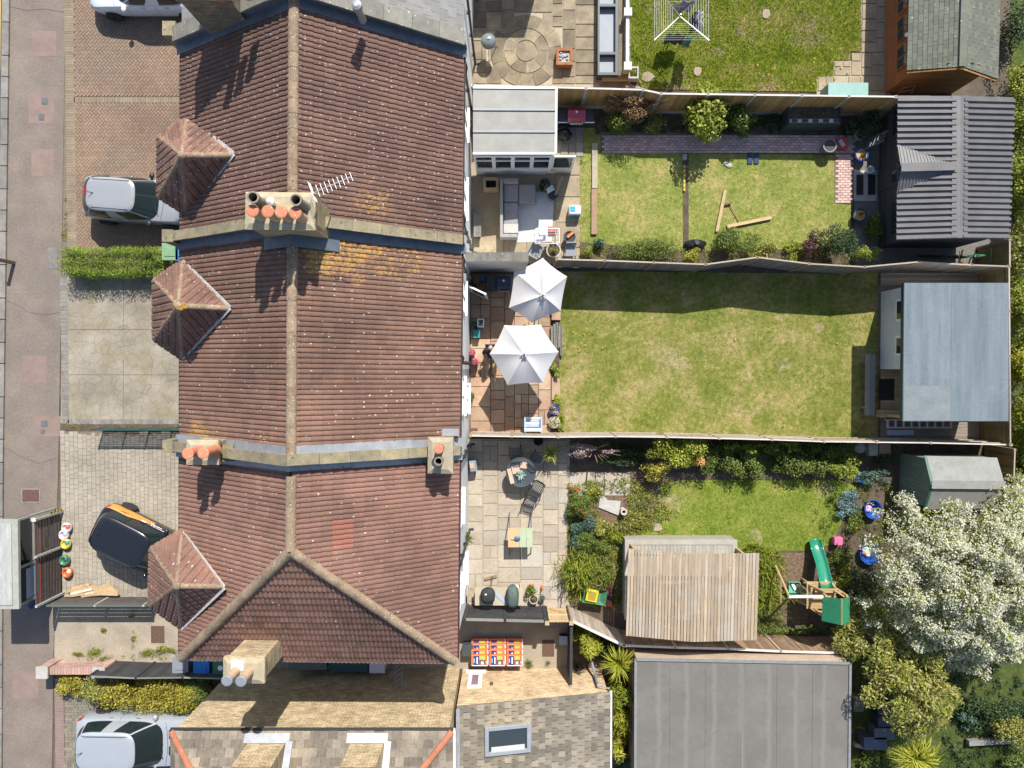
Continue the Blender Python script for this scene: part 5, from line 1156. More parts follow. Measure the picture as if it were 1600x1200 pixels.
# open patio door leaf on the rear wall of house C
q = P(732, 447, 2.0); q2 = P(756, 458, 2.0); dl = thing('open_window', 'white framed glazed door leaf standing open from the rear wall', 'door', (q.x, q.y, 0)); d = (q2 - q); d.z = 0; d.normalize()
m = MB()
for u0, u1, z0, z1 in ((0, .72, .1, .25), (0, .72, 1.95, 2.05), (0, .1, .25, 1.95), (.62, .72, .25, 1.95)): m.bar(q + d * u0 + Vector((0, 0, (z0 + z1) / 2 - 2)), q + d * u1 + Vector((0, 0, (z0 + z1) / 2 - 2)), .06, z1 - z0)
m.build('frame', m_pvc, dl); MB().bar(q + d * .1 + Vector((0, 0, -.9)), q + d * .62 + Vector((0, 0, -.9)), .02, 1.7).build('pane', m_pane, dl)
# ================================================================ VEHICLES
m_tyre = plain('tyre', (.02, .02, .02), .85); m_rim = plain('alloy_rim', (.5, .51, .52), .3, .8); m_glass = glassm('car_glass', (.012, .02, .022), .04)
m_hl = glassm('headlamp', (.45, .48, .5), .1); m_tl = plain('tail_lamp', (.35, .015, .02), .2); m_trim = plain('black_trim', (.02, .02, .022), .5); m_plate = plain('number_plate', (.6, .5, .1), .5); m_chrome = plain('chrome', (.6, .6, .62), .15, .9)
def paint(name, c, metal=.3, rough=.3): return plain(name, c, rough, metal, .5, coat=.8, dirt=.05)
def car(label, loc, rz, L, W_, Ht, col, spec, group='cars parked on the drives'):
    c = thing('parked_car', label, 'car', loc, rz, group); l2, w2 = L / 2, W_ / 2; belt = spec.get('belt', .98)
    xs = [-1, -.985, -.95, -.86, -.7, -.5, -.2, .1, .3, .45, .62, .8, .92, .975, 1]
    hwf = [.62, .76, .88, .96, .99, 1, 1, 1, 1, .99, .98, .95, .86, .72, .55]
    nose = spec.get('nose', .72); zt = [.80, .9, belt - .02, belt, belt, belt, belt, belt, belt, belt - .02, belt - .05, (belt + nose) / 2 + .02, nose + .02, nose - .06, nose - .14]
    def sec(x, k):
        hw = np.interp(x, xs, hwf) * w2; z1 = float(np.interp(x, xs, zt)); zb = .2 + (.08 if abs(x) > .95 else 0)
        pts = [(hw * .93, zb), (hw * .985, zb + .12), (hw, .48), (hw, .62), (hw * .975, z1 - .1), (hw * .93, z1 - .02), (hw * .8, z1 + .015), (hw * .4, z1 + .04), (0, z1 + .048)]
        kk = k * 8; i = min(7, int(kk)); f = kk - i; a, b = pts[i], pts[i + 1]
        return Vector((x * l2, a[0] + (b[0] - a[0]) * f, a[1] + (b[1] - a[1]) * f))
    xx = []
    for i in range(len(xs) - 1): xx += [xs[i], (xs[i] + xs[i + 1]) / 2]
    xx.append(1); m = MB(); K = 16; vs = []
    for x in xx:
        row = [sec(x, k / 8) for k in range(9)]; vs += row + [Vector((q.x, -q.y, q.z)) for q in reversed(row[:-1])]
    nr = 17; fs = [(i * nr + j, i * nr + j + 1, (i + 1) * nr + j + 1, (i + 1) * nr + j) for i in range(len(xx) - 1) for j in range(nr - 1)]
    fs += [tuple(range(nr)), tuple((len(xx) - 1) * nr + j for j in reversed(range(nr)))] + [(i * nr, (i + 1) * nr, (i + 1) * nr + nr - 1, i * nr + nr - 1) for i in range(len(xx) - 1)]
    m.add(vs, fs); body = m.build('body', col, c, smooth=True, fix=True); body.data.set_sharp_from_angle(angle=R(40))
    f0, f1, r0, r1 = spec['cab']; hb, hr = spec.get('hb', .90) * w2, spec.get('hr', .74) * w2; n_ = .42
    def cab(t, th, off=0):
        e = t ** .9; fx = f0 + (f1 - f0) * e; rx = r0 + (r1 - r0) * t ** 1.3; a = (fx - rx) / 2; cx = (fx + rx) / 2; b = hb + (hr - hb) * t ** 1.2
        cs, sn = math.cos(th), math.sin(th); ux = math.copysign(abs(cs) ** n_, cs); uy = math.copysign(abs(sn) ** n_, sn)
        if abs(ux) > .3 and ux > 0: fx += 0
        q = Vector((cx + a * ux + (.05 * (1 - uy * uy) if ux > 0 else -.04 * (1 - uy * uy)), b * uy, belt - .03 + (Ht - .05 - belt + .03) * t)); nv = Vector((cs * .6, sn, .4)).normalized()
        return q + nv * off
    N = 48; m = MB(); ts = [0, .2, .45, .7, .88, .96]; vs = [cab(t, 2 * math.pi * k / N) for t in ts for k in range(N)]
    ctr_ = Vector(((f1 + r1) / 2, 0, 0))
    for s_, dz in ((.97, .022), (.86, .04), (.6, .048), (.3, .05)):
        for k in range(N): q = cab(1, 2 * math.pi * k / N); vs.append(Vector((ctr_.x + (q.x - ctr_.x) * s_, q.y * s_, Ht - .05 + dz)))
    nr_ = len(ts) + 4; fs = [(j * N + k, j * N + (k + 1) % N, (j + 1) * N + (k + 1) % N, (j + 1) * N + k) for j in range(nr_ - 1) for k in range(N)] + [tuple((nr_ - 1) * N + k for k in range(N))]
    m.add(vs, fs); cb = m.build('cabin', col, c, smooth=True)
    def pane(name, a0, a1, t0, t1, mat=m_glass, off=.012, nu=14):
        g_ = MB().grid(lambda u, v: cab(t0 + (t1 - t0) * v, R(a0 + (a1 - a0) * u), off), nu, 5); return g_.build(name, mat, c, smooth=True)
    pane('windscreen', -46, 46, .06, .97, nu=20); pane('rear_window', 134, 226, .3, .97, spec.get('rearmat', m_glass))
    for s_ in (1, -1):
        pane('side_window', s_ * 53, s_ * 88, .1, .92); pane('side_window', s_ * 91, s_ * 127, .1, .92)
        m = MB(); p = Vector((f0 - .32, s_ * (w2 + .06), belt + .02)); m.ball((p.x, p.y, p.z), (.1, .13, .08), 10, 6); m.bar((p.x, p.y - s_ * .12, p.z - .03), (p.x, p.y - s_ * .2, p.z - .05), .06, .04); m.build('mirror', spec.get('mirror', col), c, smooth=True)
        for x, nm in ((.9, 'headlight'), (-.965, 'tail_light')):
            g_ = MB().grid(lambda u, v: sec((.80 if x > 0 else -.985) + u * (.155 if x > 0 else .1), (.44 if x > 0 else .42) + v * .18) * 1 + Vector((0, .012, .012)), 6, 5)
            if s_ < 0: g_.v = [(a, -b, z) for a, b, z in g_.v]
            g_.build(nm, m_hl if x > 0 else m_tl, c, smooth=True, fix=True)
        for x in (.62 * l2 + .05, -.62 * l2 - .05):
            r = spec.get('wr', .31); y = s_ * (w2 - .045); m = MB()
            prof = [(r * .62, -.1), (r * .95, -.105), (r, -.07), (r, .07), (r * .95, .105), (r * .62, .1)]; m.lathe((0, 0, 0), prof, 24); m.v = [(x + a, y + z, r + b) for a, b, z in m.v]
            wh = m.build('wheel', m_tyre, c); q = MB(); q.lathe((0, 0, 0), [(r * .62, .0), (r * .64, s_ * .1), (r * .3, s_ * .085), (.04, s_ * .1)], 20)
            q.v = [(x + a, y + z, r + b) for a, b, z in q.v]; q.build('rim', spec.get('rim', m_rim), wh, fix=True)
        for hx in spec.get('handles', ()):
            p = sec(hx / l2, .53); MB().box((p.x, s_ * (p.y + .012), p.z), (.18, .03, .03)).build('door_handle', m_chrome, c, bevel=.01)
        if spec.get('rails'): MB().tube([(r1 + .2, s_ * hr * .86, Ht - .02), (r1 + .35, s_ * hr * .88, Ht + .03), (f1 - .35, s_ * hr * .88, Ht + .03), (f1 - .2, s_ * hr * .86, Ht - .02)], .022, 6).build('roof_rail', spec['rails'], c)
        else: MB().bar((r1 + .2, s_ * hr * .84, Ht - .008), (f1 - .15, s_ * hr * .86, Ht - .008), .02, .012).build('roof_seam', m_trim, c)
        # door gaps
        for gx_ in (f0 - .35, (f0 + r0) / 2 - .1):
            g_ = MB().grid(lambda u, v: sec((gx_ + u * .012) / l2, .16 + v * .5) + Vector((0, .003, .001)), 1, 10)
            if s_ < 0: g_.v = [(a, -b, z) for a, b, z in g_.v]
            g_.build('door_gap', m_trim, c)
    g_ = MB().grid(lambda u, v: Vector((sec((f0 + .06 - .0 + v * .015 + .1 * (1 - (2 * u - 1) ** 2)) / l2, 1).x, (2 * u - 1) * w2 * .86, 0)), 12, 1); g_.v = [(a, b, float(np.interp(a / l2, xs, zt)) + .052 - .06 * (b / w2) ** 2) for a, b, z in g_.v]; g_.build('bonnet_gap', m_trim, c)
    m = MB(); [m.bar((f0 + .0, y0, belt + .06), (f0 - .16, y0 + .52, belt + .12), .02, .02) for y0 in (-.55, .0)]; m.v = m.v[:8]; m.f = m.f[:6]; m.build('wiper', m_trim, c)
    MB().bar((f0 + .0, .0, belt + .06), (f0 - .16, .52, belt + .12), .02, .02).build('wiper', m_trim, c)
    MB().tube([(r1 + .25, 0, Ht - .01), (r1 + .1, 0, Ht + .2)], [.02, .006], 6).build('aerial', m_trim, c)
    MB().bx(-l2 - .012, -l2 + .03, -.26, .26, .6, .71).build('number_plate', m_plate, c)
    MB().grid(lambda u, v: sec(-.998 + v * .02, u * .2) * 1, 2, 2)
    m = MB(); m.bx(-l2 + .02, -l2 + .3, -w2 * .8, w2 * .8, .28, .42); m.build('rear_bumper', m_trim if spec.get('dark_bumper') else col, c, bevel=.04)
    m = MB(); m.bx(l2 - .3, l2 - .0, -w2 * .7, w2 * .7, .26, .4); m.build('front_bumper', m_trim if spec.get('dark_bumper') else col, c, bevel=.05)
    return c, sec, cab
KEEP[0] = False
silver = paint('silver_paint', (.33, .335, .345), .25, .3)
c1, s1, cb1 = car('small silver hatchback parked nose in under the upper bay roof', (-14.52, 6.52, 0), R(-4), 3.85, 1.70, 1.52, silver, dict(cab=(1.05, .30, -1.84, -1.42), hr=.74, hb=.95, mirror=m_trim, handles=(-.2,), nose=.82))
g_ = MB().box((-1.48, .05, 1.5), (.07, .22, .03)).build('brake_light', m_tl, c1)
for y_ in (.38, -.42): MB().ball((-1.28, y_, 1.5), (.1, .06, .012), 8, 4).build('roof_mount', silver, c1)
silver2 = paint('pale_silver_paint', (.37, .395, .43), .22, .32)
c2, s2_, cb2 = car('large silver estate car with roof rails and bonnet vents', (-14.62, -14.5, 0), R(-1), 4.75, 1.94, 1.74, silver2, dict(cab=(1.12, .28, -2.1, -1.85), belt=1.02, nose=.84, hr=.76, hb=.92, rails=m_rim, handles=(.1, -.95), dark_bumper=0, wr=.34))
for y_ in (.42, -.22): MB().box((1.42, y_, 1.08), (.13, .34, .012), ry=R(3)).build('bonnet_vent', m_trim, c2)
MB().bx(-.9, .75, -.98, -.86, .3, .36).build('side_step', m_rim, c2); MB().bx(-.9, .75, .86, .98, .3, .36).build('side_step', m_rim, c2)
white_p = paint('white_paint', (.62, .64, .68), .0, .3)
car('white saloon car at the top drive casting a dark shadow', (-14.05, 14.62, 0), R(180), 4.4, 1.80, 1.46, white_p, dict(cab=(1.0, .2, -1.75, -1.3), nose=.72, handles=(.0, -.9), dark_bumper=0))
black_p = paint('black_paint', (.012, .014, .018), .1, .25)
c3, s3_, cb3 = car('black hatchback with orange side stripe parked askew under the lower bay', (-14.36, -6.82, 0), R(-27), 3.95, 1.80, 1.5, black_p, dict(cab=(1.0, .42, -1.82, -1.6), hr=.8, hb=.92, nose=.8, handles=(-.1,), rim=plain('dark_rim', (.12, .12, .125), .4, .6)))
m_or = plain('orange_vinyl', (.75, .27, .05), .35, coat=.5)
dec = MB().grid(lambda u, v: s3_(-.93 + u * .95, .33 + .03 * u + (.31 - .22 * max(0, (u - .5) / .5)) * v) + Vector((0, .008, .006)), 20, 6).build('side_stripe', m_or, c3, smooth=True)
def marks(name, mat, rows):
    m = MB()
    for x0, k0, wds in rows:
        x = x0
        for wd in wds:
            a, b, c_, d_ = [s3_(q / 1.925, k) + Vector((0, .014, .012)) for q, k in ((x, k0), (x + wd, k0), (x + wd, k0 + .035), (x, k0 + .035))]; m.sheet([a, b, c_, d_]); x += wd + .025
    m.build(name, mat, c3)['kind'] = 'stuff'
marks('dark_lettering', m_trim, [(-1.28, .545, (.06, .05, .07, .05)), (-1.22, .49, (.05, .07, .04, .06))])
marks('white_lettering', plain('white_vinyl', (.75, .75, .76), .4), [(-.12, .50, (.09, .06, .1, .05, .08, .07, .09)), (-.06, .44, (.06, .08, .05, .1, .06)), (.7, .47, (.07, .05, .06))])
p = s3_(-.16, .5) + Vector((0, .016, .014)); MB().ball((p.x, p.y, p.z), (.11, .012, .06), 12, 6).build('round_badge', m_pvc, c3)
KEEP[0] = True
# ================================================================ PLANTS
lf = lambda nm, a, b, c, tr=.3: leafm(nm, [(0, a), (.5, b), (1, c)], tr)
m_bark_t = M_('tree_bark', (.16, .115, .08), (.09, .065, .045), s=6, bump=.8)
L_mid = lf('leaf_mid', (.05, .085, .014), (.13, .175, .03), (.23, .27, .06))
L_dark = lf('leaf_dark', (.02, .042, .014), (.05, .085, .028), (.1, .145, .05))
L_bright = lf('leaf_bright', (.1, .15, .014), (.25, .29, .034), (.40, .42, .07))
L_yel = lf('leaf_yellow', (.16, .15, .018), (.35, .31, .04), (.52, .45, .08))
L_lime = lf('leaf_lime', (.16, .19, .015), (.33, .34, .03), (.48, .46, .06))
L_blue = lf('leaf_bluegreen', (.045, .085, .05), (.1, .17, .12), (.17, .25, .2))
L_rust = lf('leaf_rust', (.12, .06, .03), (.27, .15, .075), (.4, .26, .13))
L_purp = lf('leaf_purple', (.05, .022, .03), (.1, .045, .055), (.17, .085, .09))
L_olive = lf('leaf_olive', (.1, .13, .02), (.25, .255, .05), (.46, .41, .12))
L_hedge = lf('leaf_hedge', (.09, .13, .012), (.22, .26, .025), (.36, .37, .04))
L_blos = lf('petal_white', (.40, .41, .29), (.62, .61, .49), (.76, .74, .63), .4)
L_lil = lf('petal_lilac', (.3, .2, .22), (.46, .35, .36), (.55, .46, .46))
L_pink = lf('petal_pink', (.5, .06, .15), (.65, .12, .25), (.75, .25, .4)); L_red = lf('petal_red', (.4, .03, .03), (.55, .05, .05), (.6, .12, .1))
L_yfl = lf('petal_yellow', (.6, .42, .02), (.7, .52, .03), (.75, .6, .08)); L_orf = lf('petal_orange', (.6, .3, .1), (.65, .38, .15), (.7, .45, .2))
rg = np.random.default_rng(11)
def leaf_cloud(blobs, n, size, up=.6, asp=.5, shell=.55):
    B = np.array(blobs, float); wt = (B[:, 3] * B[:, 4] * B[:, 5]) ** .67; wt /= wt.sum(); idx = rg.choice(len(B), n, p=wt)
    d = rg.normal(size=(n, 3)); d /= np.linalg.norm(d, axis=1)[:, None]; r = rg.random(n) ** shell * .0 + (1 - (1 - rg.random(n) ** .6) * .75)
    C = B[idx, :3] + d * r[:, None] * B[idx, 3:6]; C[:, 2] = np.maximum(C[:, 2], .02)
    nv = d * .6 + rg.normal(size=(n, 3)) * .55 + np.array([0, 0, up]); nv /= np.linalg.norm(nv, axis=1)[:, None]
    t = np.cross(nv, rg.normal(size=(n, 3))); t /= np.linalg.norm(t, axis=1)[:, None]; b = np.cross(nv, t)
    l = size * rg.uniform(.6, 1.3, n)[:, None]; w = l * asp
    V = np.stack([C - t * l * .5, C + b * w * .5 - t * l * .05 + nv * w * .12, C + t * l * .5, C - b * w * .5 - t * l * .05 + nv * w * .12], 1)
    return V.reshape(-1, 3), np.arange(4 * n).reshape(-1, 4), rg.random(n)
def cloud_obj(name, blobs, n, size, mat, parent, **k):
    V, Fc, r = leaf_cloud(blobs, n, size, **k); return np_obj(name, V, Fc, mat, parent, rnd=r)
def sub_blobs(c, rx, ry, rz, k, fr=.45):
    out = []
    for _ in range(k):
        d = rg.normal(size=3); d /= np.linalg.norm(d); r = rg.random() ** .5 * .75; f = fr * rg.uniform(.6, 1.25)
        out.append((c[0] + d[0] * r * rx, c[1] + d[1] * r * ry, c[2] + d[2] * r * rz, rx * f, ry * f, rz * f))
    return out
def stems(parent, base, tips, r=.03, name='stem'):
    m = MB()
    for t in tips:
        b = Vector(base); t = Vector(t); mid = b.lerp(t, .5) + Vector((random.gauss(0, .05), random.gauss(0, .05), .08)); m.tube([b, mid, t], [r, r * .7, r * .3], 5)
    return m.build(name, m_bark_t, parent)
def shrub(name, label, px, py, rx, ry, h, mat, n=1500, size=.09, cat='shrub', k=9, group=None, z0=0, extra=None, fr=.45, low=.0, **kw):
    """rx, ry: half extents in photo points at the crown's height"""
    zc = z0 + (h - z0) * .55; c = P(px, py, zc); s_ = (H - zc) / F; RX, RY, RZ = rx * s_ * 1.1, ry * s_ * 1.1, (h - z0) * .5; n = int(n * 1.25)
    t = thing(name, label, cat, (c.x, c.y, z0), 0, group); bl = sub_blobs(c, RX, RY, RZ, k, fr)
    cloud_obj('foliage', bl, n, size, mat, t, **kw)
    stems(t, (c.x, c.y, z0), [(b[0], b[1], b[2]) for b in bl[:5]], .02)
    if extra:
        for nm, mt, nn, sz in extra: cloud_obj(nm, [(x, y, z + d * .3, a * 1.05, b * 1.05, d) for x, y, z, a, b, d in bl], nn, sz, mt, t, up=1.2, asp=.8)['kind'] = 'stuff'
    return t
def strap(name, label, px, py, n, L, w, mat, z=0.0, h=.5, cat='plant', group=None, parent=None, pot=False):
    sp = .3 if name in ('day_lily', 'strappy_plant', 'bamboo') else .02; n = int(n * 1.5); w *= .62
    c = P(px, py, z); t = thing(name, label, cat, (c.x, c.y, 0 if not pot else z), 0, group) if parent is None else parent; V = []; Fc = []; rn = []
    for i in range(n):
        a = rg.uniform(0, 6.283); l = L * rg.uniform(.35, 1.1); hh = h * rg.uniform(.3, 1.3); ww = w * rg.uniform(.7, 1.2); d = np.array([math.cos(a), math.sin(a), 0]); s_ = np.array([-d[1], d[0], 0])
        jt = np.array([rg.normal() * sp, rg.normal() * sp, 0]); b = len(V); r0 = rg.uniform(0, .12) * L
        for k, (u, zz, wf) in enumerate(((0, 0, .5), (.35, .75, 1), (.7, .95, .8), (1, .6, .1))):
            q = np.array(c) + jt + d * (r0 + l * u) + np.array([0, 0, hh * zz]); V += [q - s_ * ww * wf / 2, q + s_ * ww * wf / 2]
        Fc += [(b + 2 * k, b + 2 * k + 1, b + 2 * k + 3, b + 2 * k + 2) for k in range(3)]; rn += [rg.random()] * 3
    np_obj('leaves', V, Fc, mat, t, rnd=rn); return t
def bank(label, x0, y0, x1, y1, h, mat, n, size):
    a, b = P(x0, y1, h * .5), P(x1, y0, h * .5); t = thing('ivy_bank', label, 'ivy', ((a.x + b.x) / 2, (a.y + b.y) / 2, 0)); k = int((b.x - a.x) * (b.y - a.y) * 9)
    bl = [(rg.uniform(a.x, b.x), rg.uniform(a.y, b.y), h * rg.uniform(.25, .7), .3, .26, h * .35) for _ in range(k)]; cloud_obj('foliage', bl, n, size, mat, t); return t
KEEP_CLEAR = P(957, 791, .1)
def cover_bed(name, poly_px, mat, n, h, size, holes=()):
    poly = [P2(*q) for q in poly_px]; xs = [q[0] for q in poly]; ys = [q[1] for q in poly]; out = []
    ph = rg.uniform(0, 6, 4)
    while len(out) < n // 14:
        x, y = rg.uniform(min(xs), max(xs)), rg.uniform(min(ys), max(ys))
        if math.sin(x * 2.3 + ph[0]) * math.sin(y * 2.9 + ph[1]) + .5 * math.sin(x * 5 + y * 4 + ph[2]) < rg.uniform(-1, .8): continue
        if math.hypot(x - KEEP_CLEAR.x, y - KEEP_CLEAR.y) < .62: continue
        if inside(poly, np.array([x]), np.array([y]))[0]: r = rg.uniform(.05, .16); out.append((x, y, .03, r, r, h * rg.uniform(.3, 1)))
    o = cloud_obj(name, out, n, size, mat, None); o['kind'] = 'stuff'
# ---- front hedges
def box_hedge(label, x0, y0, x1, y1, h, mat, n, size=.07):
    a, b = P(x0, y1, h * .8), P(x1, y0, h * .8); t = thing('hedge', label, 'hedge', ((a.x + b.x) / 2, (a.y + b.y) / 2, 0)); k = max(3, int((b.x - a.x) / .35)); bl = []
    for i in range(k):
        for j in range(3): bl.append((a.x + (b.x - a.x) * (i + .5) / k + rg.normal() * .04, a.y + (b.y - a.y) * (j + .5) / 3 + rg.normal() * .03, h * .55, .32, (b.y - a.y) / 4.4, h * .5 * rg.uniform(.9, 1.08)))
    cloud_obj('foliage', bl, n, size, mat, t); MB().bx(a.x + .15, b.x - .15, a.y + .2, b.y - .2, 0, h * .6).build('branches', m_bark_t, t); return t
box_hedge('long clipped green hedge between the brown drive and the pale drive', 95, 386, 252, 432, 1.15, lf('leaf_privet', (.07, .13, .012), (.18, .27, .025), (.31, .39, .04)), 19000, .06)
strap('grass_clump', 'arching grassy clump at the house end of the clipped hedge', 243, 410, 260, .55, .03, L_mid, .4, .6)
for i, (x, y, rx, ry, mt, lb) in enumerate(((106, 1070, 30, 24, L_yel, 'sparse yellow green shrub beside the capped wall post'), (152, 1078, 34, 28, L_olive, 'olive yellow shrub left of the middle of the lower front hedge'), (195, 1084, 34, 28, L_yel, 'loose yellow shrub left of the rounded yellow bush'), (258, 1086, 64, 36, L_yel, 'rounded bright yellow bush, largest of the lower front hedge'), (318, 1078, 32, 36, L_mid, 'dark green shrub at the house end of the lower front hedge'))):
    shrub('hedge_shrub', lb, x, y, rx, ry, 1.25 if i > 0 else .9, mt, (1800, 2400, 2400, 8000, 3600)[i], .085, k=(8, 9, 9, 16, 9)[i], group='shrubs of the lower front hedge')
# weeds on path
for i, (x, y, s_) in enumerate(((147, 1022, 22), (160, 1030, 12), (225, 1020, 20), (250, 1018, 22), (268, 1016, 12), (120, 1022, 10), (160, 985, 6), (205, 963, 5))):
    shrub('weed_patch', ('broad weed patch on the concrete path near the low wall', 'small weed tuft just below the broad patch', 'weed patch in the middle of the concrete path edge', 'weed patch nearest the rusty drain cover', 'weed tuft beside the grey wheelie bin', 'small weed tuft left of the broad patch', 'tiny weeds in the crack of the concrete path', 'tiny weeds under the low slatted fence')[i], x, y, s_, s_ * .55, .14, L_hedge, 50 + s_ * 12, .05, cat='weeds', group='weeds on the concrete path', k=6, fr=.5)
# ---- second garden
def twiggy(label, px, py, rx, ry, h, mat, n, group=None, size=.08):
    t = shrub('shrub', label, px, py, rx, ry, h, mat, n, size, k=14, fr=.28, group=group); c = P(px, py, h * .5)
    m = MB(); s_ = (H - h) / F
    for i in range(26):
        a = rg.uniform(0, 6.28); e = Vector((c.x + math.cos(a) * rx * s_ * rg.uniform(.5, 1.1), c.y + math.sin(a) * ry * s_ * rg.uniform(.5, 1.1), h * rg.uniform(.7, 1.05))); b = Vector((c.x, c.y, .1)); mid = b.lerp(e, .6) + Vector((0, 0, .2)); m.tube([b, mid, e], [.018, .012, .005], 4)
    m.build('twigs', M_('pale_twig', (.36, .24, .15), (.28, .18, .11), s=6) if 'pale_twig' not in bpy.data.materials else bpy.data.materials['pale_twig'], t); return t
twiggy('rust brown twiggy shrub against the tan fence', 998, 166, 54, 26, 2.0, L_rust, 2600)
shrub('shrub', 'dark green shrub left end of the bed above the brick path', 968, 193, 30, 20, 1.3, L_mid, 1700, .1)
shrub('shrub', 'small dull brown shrub between the dark shrub and the bright one', 1028, 192, 20, 16, .7, L_olive, 600, .08)
shrub('shrub', 'bright green leafy shrub above the middle of the brick path', 1090, 178, 48, 40, 2.1, L_bright, 1900, .14, asp=.7, k=13, fr=.38)
shrub('shrub', 'dark green shrub right of the bright leafy one', 1155, 188, 28, 28, 1.4, L_mid, 1700, .12)
shrub('shrub', 'low dark plant in shade beside the dark green planter', 1200, 192, 20, 16, .5, L_dark, 500, .1)
shrub('shrub', 'wide fine leaved green shrub at the bottom left of the second lawn', 1006, 391, 54, 19, .8, L_mid, 4200, .07, k=16)
shrub('shrub', 'small bright shrub in the corner by the patio edge', 917, 395, 11, 11, .5, L_bright, 420, .08)
shrub('shrub', 'low silvery plant beside the small corner shrub', 933, 381, 12, 10, .5, L_blue, 220, .09)
shrub('shrub', 'small yellow green shrub below the black bin bag', 1082, 398, 14, 13, .6, L_lime, 600, .08)
shrub('shrub', 'tall loose green shrub over the lying timber', 1148, 378, 36, 28, 1.1, L_mid, 2600, .085, k=15, fr=.35)
shrub('shrub', 'loose green shrub right of the tall one at the lawn edge', 1200, 392, 34, 20, .7, L_olive, 1500, .08, k=14, fr=.33)
shrub('shrub', 'scrappy yellow green plants before the purple bush', 1245, 388, 20, 22, .5, L_hedge, 800, .08, k=12, fr=.33)
shrub('shrub', 'dark purple leaved bush on the lawn edge', 1270, 382, 15, 26, 1.0, L_purp, 1300, .07)
shrub('small_tree', 'round dark green small tree overhanging the zigzag fence', 1312, 380, 32, 34, 2.0, L_dark, 3200, .08, k=16, cat='tree', fr=.4)
shrub('shrub', 'pale green loose shrub between small tree and black shed', 1345, 398, 26, 18, 1.5, L_bright, 900, .07, k=13, fr=.32)
shrub('shrub', 'leafy shrub beside the black shed below the blue pot', 1366, 352, 14, 22, .9, L_mid, 900, .08)
shrub('shrub', 'dark leafy shrub under the ladder by the black shed', 1360, 195, 17, 20, 1.0, L_dark, 900, .09)
shrub('potted_plant', 'dark potted foliage at the end of the green planter', 1327, 200, 12, 16, .7, L_dark, 500, .08, cat='plant')
# ---- biggest garden border
for i, (x, y, s_, mt, lb) in enumerate(((868, 577, 10, L_bright, 'leafy green clump below the lower parasol edge'), (871, 625, 7, L_bright, 'small green plant below the paving step of the border'), (874, 650, 8, L_hedge, 'small green plant beside the round flower pot'), (878, 668, 8, L_bright, 'small green plant at the bottom corner of the border'), (866, 484, 7, L_mid, 'small tuft at the top of the log edging'))):
    shrub('border_plant', lb, x, y, s_, s_ * 1.4, .35, mt, 350, .09, cat='plant', group='plants along the patio border', k=6)
# dandelions in the lawns
fl = [(910 + rg.normal() * 9, 532 + rg.normal() * 9) for _ in range(12)] + [(rg.uniform(880, 1320), rg.uniform(490, 678)) for _ in range(12)] + [(rg.uniform(1180, 1330), rg.uniform(85, 138)) for _ in range(26)]
bl = [(*P(x, y, .09), .025, .025, .015) for x, y in fl]; cloud_obj('dandelions', bl, 4 * len(bl), .045, L_yfl, None, up=2, asp=.9); bpy.data.objects['dandelions']['kind'] = 'stuff'
# ---- third garden beds
bank('dark ivy bank in shade along the slatted fence', 1098, 692, 1338, 744, 1.0, L_mid, 17000, .09)
shrub('shrub', 'yellow green sprays sticking up from the dark ivy bank', 1165, 700, 40, 12, 1.5, L_hedge, 420, .1, k=14, fr=.2); shrub('shrub', 'lime sprays at the right part of the dark ivy bank', 1228, 700, 26, 14, 1.4, L_lime, 240, .1, k=9, fr=.2)
shrub('shrub', 'tall yellow green shrub leaning over the stone path', 1052, 706, 50, 34, 1.7, L_bright, 3600, .09, k=18, fr=.33, extra=[('flowers', L_yfl, 160, .07)])
shrub('shrub', 'yellow flowered shrub hanging over the path', 1022, 738, 28, 14, 1.2, L_yel, 1100, .08, k=9); shrub('shrub', 'orange tinged shrub right of the tall yellow green one', 1092, 716, 16, 18, 1.3, L_orf, 420, .08, k=8, fr=.33)
shrub('shrub', 'dark low shrub under the lilac blossom', 975, 712, 54, 20, .7, L_dark, 2600, .1, k=16, fr=.33)
twiggy('lilac blossomed branches over the shaded patio corner', 928, 704, 46, 17, 1.4, L_lil, 900, None, .07)
strap('spiky_plant', 'yellow green spiky plant in a pot by the slatted fence', 861, 706, 46, .5, .045, L_lime, .5, .35)
beds = [(905, 792, 22, 22, .9, L_mid, 2300, 'rose bush by the patio corner of the third garden', [('flowers', L_red, 22, .09)]), (912, 822, 26, 20, .7, L_blue, 2000, 'blue green leafy plant in the patio bed', None), (937, 826, 22, 18, .5, L_olive, 1900, 'olive low shrub right of the blue green plant', [('flowers', L_yfl, 26, .06)]), (925, 772, 16, 10, .4, L_hedge, 900, 'bright low plants left of the pale stone slab', [('flowers', L_yfl, 20, .06)]), (925, 852, 34, 22, .65, L_mid, 2400, 'green mound in the middle of the patio bed', None), (898, 848, 14, 18, .5, L_blue, 800, 'small bluish plant on the patio edge', [('flowers', L_yfl, 6, .08)]), (960, 838, 20, 16, .4, L_hedge, 900, 'yellowish plants at the corner of the grey plinth', None), (1000, 815, 30, 22, .35, L_olive, 1300, 'patchy low plants on bare soil by the stepping stone', [('flowers', L_yfl, 14, .06)]), (950, 868, 18, 20, .4, L_olive, 600, 'thin weedy plants left of the timber roof', None)]
for x, y, rx, ry, h, mt, n, lb, ex in beds: shrub('bed_plant', lb, x, y, rx, ry, h, mt, n, .075, cat='plant', group='plants in the patio bed', k=12, extra=ex, fr=.36)
strap('strappy_plant', 'big strappy leaved clump at the lower end of the patio bed', 903, 886, 520, .45, .045, L_hedge, .1, .75)
strap('strappy_plant', 'smaller strappy clump right of the big one', 928, 893, 260, .4, .035, L_mid, .05, .5)
